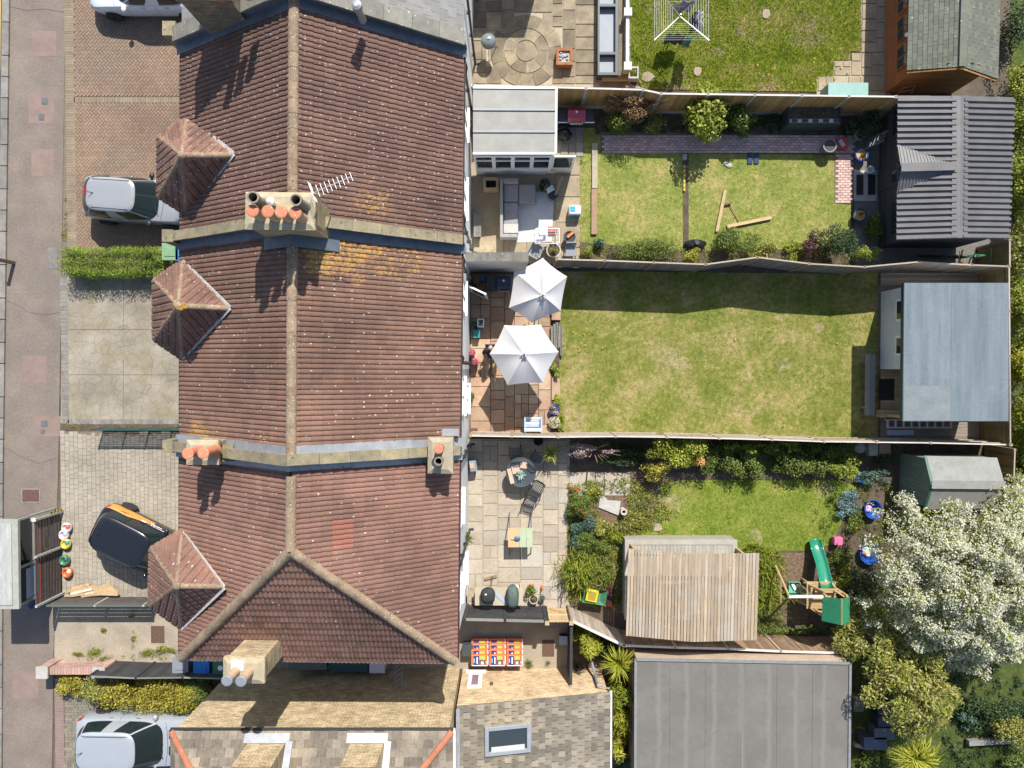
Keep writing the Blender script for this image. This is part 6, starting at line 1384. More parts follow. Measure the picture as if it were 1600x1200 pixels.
strap('day_lily', 'long row of strappy green leaves beside the timber roof', 1197, 878, 420, .4, .04, L_hedge, .05, .5); strap('day_lily', 'strappy leaves lower down beside the timber roof edge', 1194, 925, 420, .4, .04, L_hedge, .05, .5); strap('day_lily', 'strappy leaves at the swing leg foot', 1196, 965, 160, .5, .035, L_mid, .05, .45)
shrub('bed_plant', 'leafy weeds at the corner of the grey plinth and lawn', 1172, 855, 20, 10, .35, L_hedge, 700, .08, cat='plant')
for x, y, rx, ry, h, mt, n, lb, ex in ((1325, 736, 32, 20, 1.5, L_bright, 1000, 'pale leafy sprig over the upper blue bowl', None), (1322, 790, 26, 24, .4, L_blue, 1300, 'blue flowered ground plants left of the pink filled bowl', [('flowers', lf('petal_blue', (.12, .2, .4), (.2, .32, .55), (.35, .45, .65)), 260, .06)]), (1335, 815, 28, 18, .4, L_mid, 1000, 'leafy plants below the pink filled bowl', [('flowers', L_yfl, 20, .07)]), (1368, 745, 30, 16, .5, L_blue, 1100, 'grey green plants at the green shed corner', None), (1390, 722, 22, 18, .6, L_dark, 700, 'dark plants behind the green shed front', None), (1310, 870, 16, 18, .5, L_mid, 800, 'leafy plant right of the green slide', None), (1318, 900, 16, 20, .6, L_hedge, 800, 'leafy plant beside the play tower', None), (1352, 920, 24, 40, .9, L_dark, 1800, 'dark bushes in shade under the blossom tree', None), (1240, 985, 50, 7, .25, L_mid, 900, 'weedy strip along the brown slatted fence', [('flowers', L_yfl, 20, .05)])):
    shrub('bed_plant', lb, x, y, rx, ry, h, mt, n, .08, cat='plant', group='plants round the blue bowls', k=10, extra=ex, fr=.38)
# ---- bamboo and palms beside the extension
shrub('bamboo', 'bright yellow bamboo clump beside the wooden gate', 916, 1000, 24, 24, 1.9, L_lime, 1300, .24, cat='bamboo', asp=.16, k=11)
strap('palm', 'yellow green fan palm by the flat roof corner', 966, 1034, 120, .75, .05, L_lime, 1.3, .4, cat='palm'); shrub('bamboo', 'dark bamboo behind the grey sloping fence', 950, 1008, 26, 18, 1.2, L_dark, 700, .2, cat='bamboo', asp=.16)
for i, (y, lb) in enumerate(((1085, 'yellow green bamboo tuft beside the flat roof, upper one'), (1130, 'yellow green bamboo tuft level with the skylight'))): shrub('bamboo', lb, 968, y, 20, 24, 1.6, L_lime if i else L_hedge, 700, .24, cat='bamboo', asp=.16)
shrub('bamboo', 'bamboo tuft below the skylight level beside extension gutter', 963, 1165, 18, 22, 1.7, L_lime, 500, .24, cat='bamboo', asp=.16)
strap('agave', 'blue green spiky agave at the bottom by the flat roof', 977, 1186, 60, .5, .07, L_blue, .5, .3)
bank('dark undergrowth along the passage beside the flat roof', 958, 1040, 988, 1200, .5, L_dark, 2600, .1)
strap('grass_clump', 'weed tuft in the bin yard beside the compost bags', 826, 1036, 70, .22, .02, L_mid, 0, .15); strap('grass_clump', 'small weed tuft near the yard divider', 856, 1036, 30, .14, .02, L_mid, 0, .1)
# ---- trees on the right
def tree(name, label, base, blobs, parts, trunk_r, group=None):
    t = thing(name, label, 'tree', (base[0], base[1], 0), 0, group); m = MB(); zb = min(b[2] for b in blobs); f = Vector((base[0], base[1], zb * .75))
    m.tube([(base[0], base[1], 0), (base[0] + .05, base[1], zb * .4), f], [trunk_r, trunk_r * .8, trunk_r * .65], 9)
    m.build('trunk', m_bark_t, t); m = MB()
    for b in blobs[:24]:
        e = Vector(b[:3]); mid = f.lerp(e, .5) + Vector((rg.normal() * .15, rg.normal() * .15, .1)); m.tube([f, mid, e], [trunk_r * .45, trunk_r * .25, .015], 6)
    m.build('limbs', m_bark_t, t)
    for nm, mt, n, sz, kw in parts: cloud_obj(nm, blobs, n, sz, mt, t, **kw)
    return t
def tree_blobs(outline, z0, z1, k, r):
    poly = [P2(a, b, (z0 + z1) / 2) for a, b in outline]; xs = [q[0] for q in poly]; ys = [q[1] for q in poly]; out = []; cx, cy = sum(xs) / len(xs), sum(ys) / len(ys); R_ = max(max(xs) - min(xs), max(ys) - min(ys)) / 2
    while len(out) < k:
        x, y = rg.uniform(min(xs), max(xs)), rg.uniform(min(ys), max(ys))
        if not inside(poly, np.array([x]), np.array([y]))[0]: continue
        d = min(1, math.hypot(x - cx, y - cy) / R_); z = z0 + (z1 - z0) * (1 - d * d) * rg.uniform(.55, 1.05); rr = r * rg.uniform(.6, 1.2); out.append((x, y, z, rr, rr, rr * .75))
    return out
ob_ = [(1395, 800), (1425, 788), (1455, 800), (1490, 790), (1530, 800), (1560, 785), (1600, 765), (1680, 780), (1720, 900), (1690, 1040), (1620, 1080), (1560, 1075), (1500, 1050), (1450, 1010), (1400, 985), (1378, 930), (1385, 880)]
bb = tree_blobs(ob_, 1.8, 4.4, 60, .4); bpz = P(1530, 920, 0)
bt = tree('blossom_tree', 'large tree covered in white blossom at the right edge', (bpz.x, bpz.y), bb, [], .2)
def dome_pts(outline, zlo, zhi, n, thick):
    poly = [P2(a, b, (zlo + zhi) / 2) for a, b in outline]; A = np.array(poly); c = A.mean(0); Q = []
    while len(Q) < n:
        m_ = 4000; X = rg.uniform(A[:, 0].min() - .3, A[:, 0].max(), m_); Y = rg.uniform(A[:, 1].min() - .3, A[:, 1].max() + .3, m_)
        wob = .22 * np.sin(X * 5.1 + Y * 2.2) + .18 * np.sin(Y * 6.3 - X * 3.1); ok = inside(poly, X + wob, Y + wob)
        lump = np.sin(X * 3.3 + 1.2 * np.sin(Y * 2.1)) * np.sin(Y * 3.7 + 1.1 * np.sin(X * 2.7)); d = np.hypot(X - c[0], Y - c[1]) / (np.ptp(A[:, 0]) / 2)
        ok &= rg.random(m_) < .62 + .45 * lump
        Z = zlo + (zhi - zlo) * np.clip(1 - d * d * .8, .05, 1) + .38 * lump - np.abs(rg.normal(size=m_)) * thick; Q += [q for q, o in zip(np.stack([X, Y, Z], 1), ok) if o]
    return np.array(Q[:n])
def quads_at(C, size, up, asp):
    n = len(C); nv = rg.normal(size=(n, 3)) * .55 + np.array([0, 0, up]); nv /= np.linalg.norm(nv, axis=1)[:, None]; t = np.cross(nv, rg.normal(size=(n, 3))); t /= np.linalg.norm(t, axis=1)[:, None]; b = np.cross(nv, t); l = size * rg.uniform(.6, 1.3, n)[:, None]
    V = np.stack([C - t * l / 2, C + b * l * asp / 2, C + t * l / 2, C - b * l * asp / 2], 1); return V.reshape(-1, 3), np.arange(4 * n).reshape(-1, 4)
Q = dome_pts(ob_, 2.0, 5.4, 9000, .45); V, Fc = quads_at(np.repeat(Q, 7, 0) + rg.normal(size=(63000, 3)) * np.array([.055, .055, .03]), .062, 1.0, .9); np_obj('blossom', V, Fc, L_blos, bt, rnd=rg.random(len(Fc)))
Q = dome_pts(ob_, 1.9, 5.25, 26000, .5); V, Fc = quads_at(Q, .11, .6, .5); np_obj('crown', V, Fc, L_hedge, bt, rnd=rg.random(len(Fc)))
for i_ in range(3):
    pl_ = [(888, 755), (985, 745), (1060, 800), (985, 842), (975, 950), (888, 940)]; cover_bed('ground_cover', pl_, (L_hedge, L_bright, L_mid)[i_], 8000, .25, .065)
cover_bed('ground_cover', [(1262, 800), (1345, 750), (1400, 760), (1380, 980), (1290, 985), (1300, 870)], L_mid, 6000, .2, .06); cover_bed('ground_cover', [(905, 380), (1330, 388), (1330, 420), (905, 418)], L_hedge, 3000, .14, .06); cover_bed('ground_cover', [(985, 750), (1050, 745), (1040, 840), (985, 840)], L_olive, 1600, .08, .05); cover_bed('ground_cover', [(930, 190), (1220, 190), (1220, 208), (930, 206)], L_dark, 1500, .2, .08); cover_bed('ground_cover', [(1200, 968), (1330, 975), (1330, 992), (1200, 985)], L_mid, 900, .12, .06)
for q in ([(98, 300), (107, 300), (107, 398), (98, 398)], [(95, 660), (283, 663), (283, 673), (95, 670)], [(208, 950), (211, 950), (211, 1035), (207, 1035)], [(100, 1022), (270, 1026), (270, 1034), (100, 1030)], [(862, 482), (876, 482), (878, 682), (864, 682)], [(903, 244), (910, 244), (909, 405), (902, 405)], [(884, 690), (891, 690), (891, 940), (885, 940)], [(985, 100), (1340, 142), (1340, 150), (985, 138)], [(742, 372), (836, 398), (836, 404), (742, 404)]): cover_bed('weeds', q, L_hedge, 260, .07, .045)
cover_bed('ground_cover', [(1345, 960), (1600, 1060), (1600, 1200), (1500, 1200)], L_dark, 5000, .3, .1)
oo = [(1335, 975), (1375, 960), (1430, 985), (1460, 1040), (1490, 1090), (1505, 1135), (1480, 1175), (1430, 1165), (1390, 1105), (1350, 1080), (1335, 1030)]
bb = tree_blobs(oo, 1.5, 3.8, 105, .42); bpz = P(1420, 1070, 0)
tree('loquat_tree', 'olive yellow leafed tree between blossom tree and flat roof', (bpz.x, bpz.y), bb, [('crown', L_olive, 15000, .14, dict(asp=.36)), ('bright_leaves', L_bright, 6000, .13, dict(asp=.36)), ('young_leaves', lf('leaf_buff', (.34, .29, .1), (.46, .38, .17), (.52, .42, .25)), 2600, .15, dict(asp=.36, up=1))], .13)
strap('fan_palm', 'yellow fan palm below the olive yellow tree', 1425, 1180, 200, .95, .07, L_lime, 1.5, .5, cat='palm')
shrub('shrub', 'shaded olive shrub near the dark crates', 1580, 1135, 34, 34, 1.2, L_olive, 1500, .1); shrub('shrub', 'small grey green shrub in the shaded rear garden', 1510, 1128, 14, 16, .7, L_blue, 350, .1); shrub('shrub', 'shaded green bush at the bottom right', 1540, 1105, 40, 20, 1.0, L_dark, 1500, .1)
shrub('shrub', 'low leafy plants on the dark grass at the bottom', 1368, 1185, 30, 18, .5, L_mid, 800, .1); shrub('shrub', 'green shrub at the bottom right corner', 1590, 1190, 24, 20, .8, L_mid, 700, .1)
for i, (y, ry, mt, n, lb) in enumerate(((150, 70, L_bright, 3600, 'yellow green bushes behind the orange brown summerhouse'), (290, 60, L_hedge, 3200, 'green bushes beside the corrugated shed eaves'), (385, 45, L_olive, 1500, 'thin twiggy bush behind the zigzag fence end'), (470, 55, L_bright, 3000, 'bright bush behind the top of the blue grey roof'), (570, 55, L_lime, 3000, 'yellowest bush behind the blue grey roof'), (675, 60, L_hedge, 3200, 'green bush behind the lower deck corner'), (745, 40, L_mid, 2000, 'dark green bush behind the brown fence panel'))):
    shrub('boundary_bush', lb, 1604 if i else 1600, y, 30 if i else 36, ry, 2.0, mt, int(n * 1.5), .1, cat='bush', group='bushes behind the rear fences', k=22, fr=.33)
shrub('boundary_bush', 'dark ivy at the corner of the summerhouse back wall', 1590, 40, 30, 45, 1.5, L_dark, 1800, .1, cat='bush', group='bushes behind the rear fences', k=14)
for nm_, x0, y0, x1, y1, zz in (('leaf_litter', 998, 1036, 1324, 1198, 2.104), ('leaf_litter', 1416, 446, 1572, 654, 2.556)):
    C = np.array([tuple(P(rg.uniform(x0, x1) if rg.random() < .5 else x0 + (x1 - x0) * rg.beta(.4, .4), rg.uniform(y0, y1), zz)) for _ in range(90)]); V, Fc = quads_at(C, .045, 6, .5); V[:, 2] = zz + np.abs(V[:, 2] - zz) * .3; np_obj(nm_, V, Fc, L_rust, None, rnd=rg.random(len(Fc)), kind='stuff')
bank('dark shaded undergrowth at the bottom right beyond the blossom tree', 1508, 1098, 1640, 1150, .7, L_dark, 5200, .1)
bank('tangled yellow green ivy and nettles all along behind the rear fences', 1586, 100, 1660, 760, 1.5, L_bright, 16000, .1)
# ================================================================ GARDEN AND STREET OBJECTS
m_blue = plain('blue_glaze', (.02, .06, .3), .15, coat=.6); m_binB = plain('bin_blue', (.02, .17, .50), .45); m_binG = plain('bin_green', (.05, .14, .085), .5); m_binP = plain('bin_pale_green', (.17, .30, .16), .5); m_binS = plain('bin_grey', (.2, .22, .24), .5)
m_navy = plain('navy_enamel', (.015, .035, .075), .3); m_steel = plain('steel', (.5, .51, .52), .3, .8); m_cloth = M_('parasol_cloth', (.49, .48, .48), (.46, .45, .45), s=2, bump=.1, fine=.04); m_orange = plain('orange_plastic', (.7, .17, .03), .45); m_soilp = bpy.data.materials['bed_soil']
m_teal = plain('teal_plastic', (.02, .22, .24), .4); m_wick = M_('grey_wicker', (.36, .35, .34), (.27, .26, .255), s=14, bump=.6); m_blk = m_blackpl
def at(px, py, z=0): return P(px, py, z)
def bin_(label, px, py, mat, rz=0, h=1.05, s=1.0, group='wheelie bins'):
    c = P(px, py, h); t = thing('wheelie_bin', label, 'bin', (c.x, c.y, 0), rz, group); w, d = .29 * s, .30 * s
    def L(m): m.v = [tuple(Vector((c.x, c.y, 0)) + Matrix.Rotation(rz, 3, 'Z') @ Vector(q)) for q in m.v]; return m
    b = MB().add([(-w*.8,-d*.75,.08),(w*.8,-d*.75,.08),(w*.8,d*.8,.08),(-w*.8,d*.8,.08),(-w,-d,h-.06),(w,-d,h-.06),(w,d,h-.06),(-w,d,h-.06)], [(0,3,2,1),(4,5,6,7),(0,1,5,4),(1,2,6,5),(2,3,7,6),(3,0,4,7)])
    L(b).build('body', mat, t, bevel=.02)
    l = MB().bx(-w - .02, w + .02, -d - .03, d + .03, h - .055, h - .015); L(l).build('lid', mat, t, bevel=.012)
    l = MB().bx(-w * .7, w * .7, -d * .6, d * .55, h - .015, h + .012); L(l).build('lid_panel', mat, t, bevel=.01)
    l = MB().tube([(-w * .7, d + .03, h - .1), (-w * .7, d + .09, h - .08), (w * .7, d + .09, h - .08), (w * .7, d + .03, h - .1)], .018, 6); L(l).build('handle', mat, t)
    for x in (-w * .85, w * .85): q = MB(); q.tube([(x - .03, d * .85, .1), (x + .03, d * .85, .1)], .1, 12); L(q).build('wheel', m_tyre, t)
    return t
bin_('pale green wheelie bin at the house end of the clipped hedge', 265, 393, m_binP); bin_('blue wheelie bin tucked beside the pale green one', 286, 394, m_binB)
bin_('grey wheelie bin at the left end of the row under the hip eave', 281, 1040, m_binS); bin_('bright blue wheelie bin between the grey and the dark green bin', 314, 1046, m_binB)
tb_ = bin_('dark green wheelie bin with a white round sticker on its lid', 344, 1046, m_binG); c = P(344, 1044, 1.07); MB().lathe((c.x, c.y, 1.063), [(.1, 0), (.1, .003)], 16).build('sticker', m_pvc, tb_)
# alley storage
def crate(name, label, x0, y0, x1, y1, h, mat, cat='box', lid=None, group=None):
    a, b = P(x0, y1, h), P(x1, y0, h); t = thing(name, label, cat, ((a.x + b.x) / 2, (a.y + b.y) / 2, 0), 0, group)
    MB().bx(a.x + .02, b.x - .02, a.y + .02, b.y - .02, 0, h - .045).build('body', mat, t, bevel=.01); MB().bx(a.x, b.x, a.y, b.y, h - .044, h).build('lid', lid or mat, t, bevel=.012)
    return t
crate('storage_box', 'grey green storage box in the alley under the hip eave', 450, 1030, 510, 1047, 1.1, plain('greygreen', (.1, .13, .12), .5)); crate('storage_box', 'long dark teal storage box in the shaded alley', 514, 1028, 575, 1050, 1.0, plain('dark_teal', (.015, .07, .075), .5)); crate('storage_box', 'pale grey box next to the ladder in the alley', 577, 1030, 601, 1052, 1.1, plain('pale_lilac', (.55, .55, .62), .5))
def ladder(label, a, b, w, n, mat, name='ladder'):
    a, b = Vector(a), Vector(b); t = thing(name, label, 'ladder', a); d = (b - a); s_ = Vector((d.y, -d.x, 0)).normalized() * w / 2 if d.xy.length > .05 else Vector((w / 2, 0, 0))
    for q in (-1, 1): MB().bar(a + s_ * q, b + s_ * q, .05, .03).build('stile', mat, t)
    pieces('rung', [(MB().bar(a + d * (i + .5) / n - s_, a + d * (i + .5) / n + s_, .03).mesh('rung', mat), Matrix()) for i in range(n)], t, mat)
ladder('aluminium ladder leaning on the brick wall in the alley', (P(622, 1034).x, ey + .55, 0), (P(625, 1050, 2).x + .02, ey + .06, 2.3), .36, 8, m_steel)
ladder('pale metal ladder frame leaning against the black shed', P(1354, 226, .3), P(1384, 212, 1.5), .4, 6, m_steel)
# plant pots and bags by the screen
def pot_plant(label, px, py, r, h, mat, plant=None, n=120, pr=1.2, ph=.25, size=.07, group=None, name='plant_pot', cat='plant pot', z0=0, fill=None):
    c = P(px, py, z0 + h); t = thing(name, label, cat, (c.x, c.y, z0), 0, group); MB().lathe((c.x, c.y, z0), [(r * .72, 0), (r, h * .92), (r * 1.08, h * .92), (r * 1.08, h), (r * .9, h), (r * .88, h - .04)], 18).build('pot', mat, t)
    MB().lathe((c.x, c.y, z0), [(r * .89, h - .05), (r * .89, h - .035)], 14).build('soil', fill or m_soilp, t)
    if plant: cloud_obj('foliage', sub_blobs((c.x, c.y, z0 + h + ph * .4), r * pr, r * pr, ph, 5), n, size, plant, t)
    return t
for px, py, c1_, c2_, lb in ((101, 826, (.55, .5, .48), (.5, .08, .09), 'white round planter with a red rim, topmost by the screen'), (97, 837, (.6, .52, .56), (.5, .42, .5), 'small pale pink planter second in the row by the screen'), (100, 851, (.6, .45, .04), (.03, .2, .5), 'yellow planter with blue back, middle of the row by the screen'), (98, 877, (.05, .19, .1), (.03, .1, .06), 'dark green planter fourth in the row by the screen'), (102, 896, (.6, .13, .03), (.6, .55, .5), 'orange planter with white top at the lower end of the row by the screen')):
    c = P(px, py, .3); t = thing('small_planter', lb, 'plant pot', (c.x, c.y, 0), 0, 'planters by the slatted screen'); k1, k2 = plain('planter_a', c1_, .4), plain('planter_b', c2_, .4)
    MB().lathe((c.x, c.y, 0), [(.12, 0), (.19, .12), (.2, .22), (.13, .3), (.13, .27)], 16, sx=1, sy=1.1).build('pot', k1, t, smooth=True); MB().ball((c.x + .1, c.y + .05, .22), (.09, .11, .1), 10, 6).build('rim', k2, t, smooth=True); MB().lathe((c.x, c.y, .255), [(.12, 0), (.12, .012)], 12).build('soil', m_soilp, t)
# plank pile
pl = thing('plank_pile', 'pile of broken timber planks on the block drive', 'timber', P(145, 925)); its = []
for i in range(15):
    a, b = P(102 + rg.uniform(-2, 26), 918 + i * 1.0, .08 + .012 * i), P(140 + rg.uniform(-8, 22), 914 + i * 1.1 + rg.uniform(-5, 4), .1 + .012 * i)
    its.append((MB().bar(a, b, rg.uniform(.06, .13), .025).mesh('plank', m_timber), Matrix()))
for i in range(5): a, b = P(135 + i * 5, 930 - i, .2 + .02 * i), P(172 + i * 3, 913 + i * 3.5, .22 + .03 * i); its.append((MB().bar(a, b, .2, .02).mesh('plank', m_timber), Matrix()))
pieces('plank', its, pl, m_timber)
q = MB(); a, b = P(110, 928, .22), P(144, 920, .24); q.bar(a, b, .1, .03); q.build('white_plank', m_capw, pl); a, b = P(112, 931, .24), P(146, 926, .24); MB().bar(a, b, .07, .03).build('white_plank', m_capw, pl)
# ---- top garden
c = P(763, 62, .95); kb = thing('kettle_barbecue', 'round grey kettle barbecue on the old stone patio', 'barbecue', (c.x, c.y, 0)); MB().ball((c.x, c.y, .8), (.29, .29, .2), 18, 10).build('bowl', m_blk, kb, smooth=True); MB().lathe((c.x, c.y, .82), [(.3, 0), (.29, .06), (.22, .15), (.1, .2), (.01, .21)], 20).build('lid', plain('grey_enamel', (.16, .19, .2), .25, coat=.5), kb, smooth=True); MB().tube([(c.x - .06, c.y, 1.02), (c.x - .04, c.y, 1.07), (c.x + .04, c.y, 1.07), (c.x + .06, c.y, 1.02)], .014, 6).build('handle', m_steel, kb)
for i in range(3): a = i * 2.1 + .5; MB().tube([(c.x + .15 * math.cos(a), c.y + .15 * math.sin(a), .66), (c.x + .34 * math.cos(a), c.y + .34 * math.sin(a), 0)], .015, 6).build('leg', m_steel, kb)
c = P(882, 88, .42); fp = thing('fire_pit', 'square rusty fire pit filled with grey ash', 'fire pit', (c.x, c.y, 0)); rust = M_('rust', (.36, .15, .06), (.22, .09, .04), s=6)
for q in ((-.32, .32, -.32, -.22), (-.32, .32, .22, .32), (-.32, -.22, -.22, .22), (.22, .32, -.22, .22)): MB().bx(c.x + q[0], c.x + q[1], c.y + q[2], c.y + q[3], .12, .42).build('side_panel', rust, fp)
MB().bx(c.x - .22, c.x + .22, c.y - .22, c.y + .22, .3, .34).build('ash_bed', M_('ash', (.55, .53, .52), (.3, .29, .28), s=18, bump=1), fp)
its = [(MB().ball((c.x + rg.uniform(-.16, .16), c.y + rg.uniform(-.16, .16), .37), (.05, .04, .03), 6, 4).mesh('coal', bpy.data.materials['ash']), Matrix()) for _ in range(12)]; pieces('coal', its, fp, bpy.data.materials['ash'])
for x, y in ((-.28, -.28), (.28, -.28), (.28, .28), (-.28, .28)): MB().bx(c.x + x - .03, c.x + x + .03, c.y + y - .03, c.y + y + .03, 0, .12).build('foot', rust, fp)
a, b = P(934, 117, .5), P(966, -60, .5); tr = thing('raised_pool', 'long dark rimmed trough with grey cover beside the white balustrade', 'trough', ((a.x + b.x) / 2, (a.y + b.y) / 2, 0)); kd = plain('dark_rim_board', (.05, .065, .075), .5)
for q in ((a.x, a.x + .07, a.y, b.y), (b.x - .1, b.x, a.y, b.y)): MB().bx(*q, 0, .5).build('side_board', kd, tr)
for yy in (a.y, P(0, 85, .5).y, P(0, 10, .5).y): MB().bx(a.x + .071, b.x - .101, yy, yy + .1, 0, .5).build('end_board', kd, tr)
MB().bx(a.x + .072, b.x - .102, a.y + .1, b.y, .05, .28).build('cover', plain('slate_cover', (.27, .29, .32), .6), tr)
a, b = P(966, 117, .6), P(984, -60, .6); MB().bx(a.x, b.x, a.y, b.y, 0, .5).build('stone_ledge', m_slabA, None, 'grey stone ledge between trough and white balustrade', 'ledge', bevel=.02)
st = thing('stone_step', 'tan timber step at the end of the dark rimmed trough', 'step', P(962, 122)); a, b = P(941, 130, .25), P(982, 116, .25); MB().bx(a.x, b.x, a.y + .12, b.y, 0, .25).build('upper_step', m_timber, st); MB().bx(a.x - .03, b.x + .03, a.y - .12, a.y + .119, 0, .13).build('lower_step', M_('dark_step', (.22, .15, .1), (.16, .11, .07)), st)
bal = thing('balustrade', 'white picket balustrade between stone patio and lush lawn', 'fence', P(980, 50)); x_ = P(980, 50, .8).x; y0_, y1_ = P(980, 108, .8).y, P(980, -50, .8).y; 
MB().bx(x_ - .05, x_ + .05, y0_, y1_, .84, .9).build('hand_rail', m_pvc, bal); MB().bx(x_ - .04, x_ + .04, y0_, y1_, .5, .55).build('base_rail', m_pvc, bal)
pieces('picket', [(MB().bx(x_ - .025, x_ + .025, y0_ + .06 + i * .12, y0_ + .11 + i * .12, .551, .839).mesh('picket', m_pvc), Matrix()) for i in range(int((y1_ - y0_ - .1) / .12))], bal, m_pvc)
for py in (106, 22): q = P(980, py, .8); MB().bx(x_ - .12, x_ + .12, q.y - .12, q.y + .12, 0, .95).build('post', m_cpost, bal); MB().bx(x_ - .15, x_ + .15, q.y - .15, q.y + .15, .95, 1.0).build('post_cap', m_capw, bal)
sp2 = thing('stone_planter', 'square pale stone planter at the balustrade end', 'planter', P(990, 114)); c = P(990, 113, .35); 
for q in ((-.2, .2, -.2, -.14), (-.2, .2, .14, .2), (-.2, -.14, -.14, .14), (.14, .2, -.14, .14)): MB().bx(c.x + q[0], c.x + q[1], c.y + q[2] * 1.15, c.y + q[3] * 1.15, 0, .35).build('side', m_cpost, sp2)
MB().bx(c.x - .14, c.x + .14, c.y - .16, c.y + .16, .05, .3).build('soil', m_soilp, sp2); cloud_obj('foliage', [(c.x, c.y, .34, .15, .15, .08)], 160, .06, L_hedge, sp2)
c = P(1065, 20, 1.85); c0 = Vector((c.x, c.y, 0)); rd = thing('rotary_dryer', 'rotary washing line with clothes over the lush lawn', 'washing line', c0); MB().tube([c0, c0 + Vector((0, 0, 1.75))], .025, 8).build('pole', m_steel, rd); arms = []
tips = [P(1022, 63, 1.95), P(1108, 63, 1.95), P(1108, -24, 1.95), P(1022, -24, 1.95)]
for tp in tips: MB().bar(c0 + Vector((0, 0, 1.6)), tp, .022).build('arm', m_steel, rd)
m = MB(); hub = c0 + Vector((0, 0, 1.6))
for k in range(9):
    u = .3 + k * .085; qs = [hub.lerp(t_, u) for t_ in tips]
    for i in range(4): m.tube([qs[i], qs[(i + 1) % 4]], .0045, 4)
m.build('lines', m_pvc, rd)['kind'] = 'stuff'
for i, (x, y, w, an, col, lb) in enumerate(((1052, 53, .42, 0, (.03, .06, .06), 'dark green top hanging on the lower washing lines'), (1066, 54, .3, 0, (.03, .04, .08), 'navy cloth hanging beside the dark green top'), (1078, 58, .22, 0, (.05, .2, .2), 'small teal cloth on the lower washing lines'), (1086, 28, .5, 1, (.03, .03, .04), 'black garment on the right washing lines'), (1091, 26, .5, 1, (.35, .4, .5), 'pale blue shirt on the right washing lines'), (1097, 30, .6, 1, (.6, .6, .62), 'white towel on the outer right washing line'), (1075, 2, .5, 0, (.3, .25, .4), 'lilac cloth at the top of the washing line'), (1060, 4, .3, 0, (.5, .4, .35), 'beige cloth at the top of the washing line'))):
    q = P(x, y, 1.85); dv = Vector((1, 0, 0)) if not an else Vector((0, 1, 0)); g_ = MB().grid(lambda u, v: q + dv * (u - .5) * w + Vector((0 if not an else .05 * math.sin(u * 9 + v * 3), 0.05 * math.sin(u * 9 + v * 3) if not an else 0, -v * .75)), 8, 4)
    g_.build('hanging_cloth', plain('cloth_%d' % i if False else 'washing', col, .9), None, lb, 'clothing', 'washing on the rotary line', smooth=True, solid=.006)
crate('storage_chest', 'pale teal plastic garden chest against the tan fence', 1294, 129, 1357, 152, .7, plain('pale_teal', (.2, .36, .33), .5)); 
lf_ = thing('metal_hoop', 'pinkish bent metal frame leaning by the summerhouse gable', 'frame', P(1412, 143)); MB().tube([P(1402, 148, 0), P(1412, 137, .7), P(1430, 134, .8), P(1424, 146, .2)], .025, 6).build('hoop', plain('pink_metal', (.5, .3, .25), .5), lf_); MB().tube([P(1406, 144, .4), P(1427, 140, .45)], .02, 6).build('cross_bar', bpy.data.materials['pink_metal'], lf_)
for x, y, lb in ((1090, 111, 'pale stone in the middle of the lush lawn'), (1197, 22, 'pale patch stone at the top of the lush lawn'), (1012, 120, 'large flat tan stone beside the stone planter')):
    q = P(x, y, .05); MB().prism([(q.x + .17 * math.cos(a) * (1.6 if x == 1012 else 1) * rg.uniform(.8, 1.1), q.y + .2 * math.sin(a) * rg.uniform(.8, 1.1)) for a in np.linspace(0, 6, 9)], -.02, .05).build('flat_stone', m_slabB, None, lb, 'stone', 'stones in the lush lawn', bevel=.01)
# ---- second garden
sf = thing('corner_sofa', 'grey wicker corner sofa with striped cushions', 'sofa', P(800, 325)); z = .42; m_cush = None
t = NT('striped_cushion'); x = t.xyz(); sv = t.math('FRACT', t.math('MULTIPLY', x[0], 9.0)); m_cush = t.done(t.mix(1.0, t.ramp(sv, [(.0, (.30, .29, .29)), (.42, (.26, .25, .255)), (.5, (.2, .19, .2)), (.58, (.3, .29, .28)), (.8, (.24, .23, .235))]), t.ramp(t.noise(6, 4), [(.3, .85), (.7, 1.05)]), 'MULTIPLY'), .95, t.noise(60, 2), .2)
def px_box(x0, y0, x1, y1, z0, z1): a, b = P(x0, y1, z1), P(x1, y0, z1); return MB().bx(a.x, b.x, a.y, b.y, z0, z1)
px_box(781, 278, 786, 371, .05, .72).build('backrest', m_wick, sf, bevel=.03); px_box(786.5, 278, 810, 286, .05, .7).build('armrest', m_wick, sf, bevel=.03); px_box(782, 365, 809, 371, .05, .62).build('armrest', m_wick, sf, bevel=.03)
px_box(786.5, 287, 810, 364, .05, .34).build('base', m_wick, sf); px_box(810.5, 288, 837, 318, .05, .34).build('base', m_wick, sf)
for q in ((787, 288, 810, 315), (787, 316, 809.5, 363), (811, 288, 836.5, 317)): px_box(*q, .342, .5).build('cushion', m_cush, sf, bevel=.04)
px_box(787, 350, 809.3, 364, .501, .51).build('throw', M_('pale_throw', (.5, .47, .42), (.42, .4, .36), s=9), sf)
q = [P2(806, 318), P2(838, 300), P2(866, 300), P2(862, 378), P2(806, 379)]; MB().prism(q, .03, .045).build('outdoor_rug', M_('pale_rug', (.5, .51, .52), (.44, .45, .46), s=5, fine=.1), None, 'pale grey outdoor rug beside the corner sofa', 'rug')
a, b = P(755, 297, .4), P(779, 277, .4); pb_ = thing('timber_planter', 'square new timber planter box near the rear wall', 'planter', ((a.x + b.x) / 2, (a.y + b.y) / 2, 0))
for q in ((a.x, b.x, a.y, a.y + .1), (a.x, b.x, b.y - .1, b.y), (a.x, a.x + .1, a.y + .101, b.y - .101), (b.x - .1, b.x, a.y + .101, b.y - .101)): MB().bx(*q, 0, .4).build('side_board', m_timber, pb_)
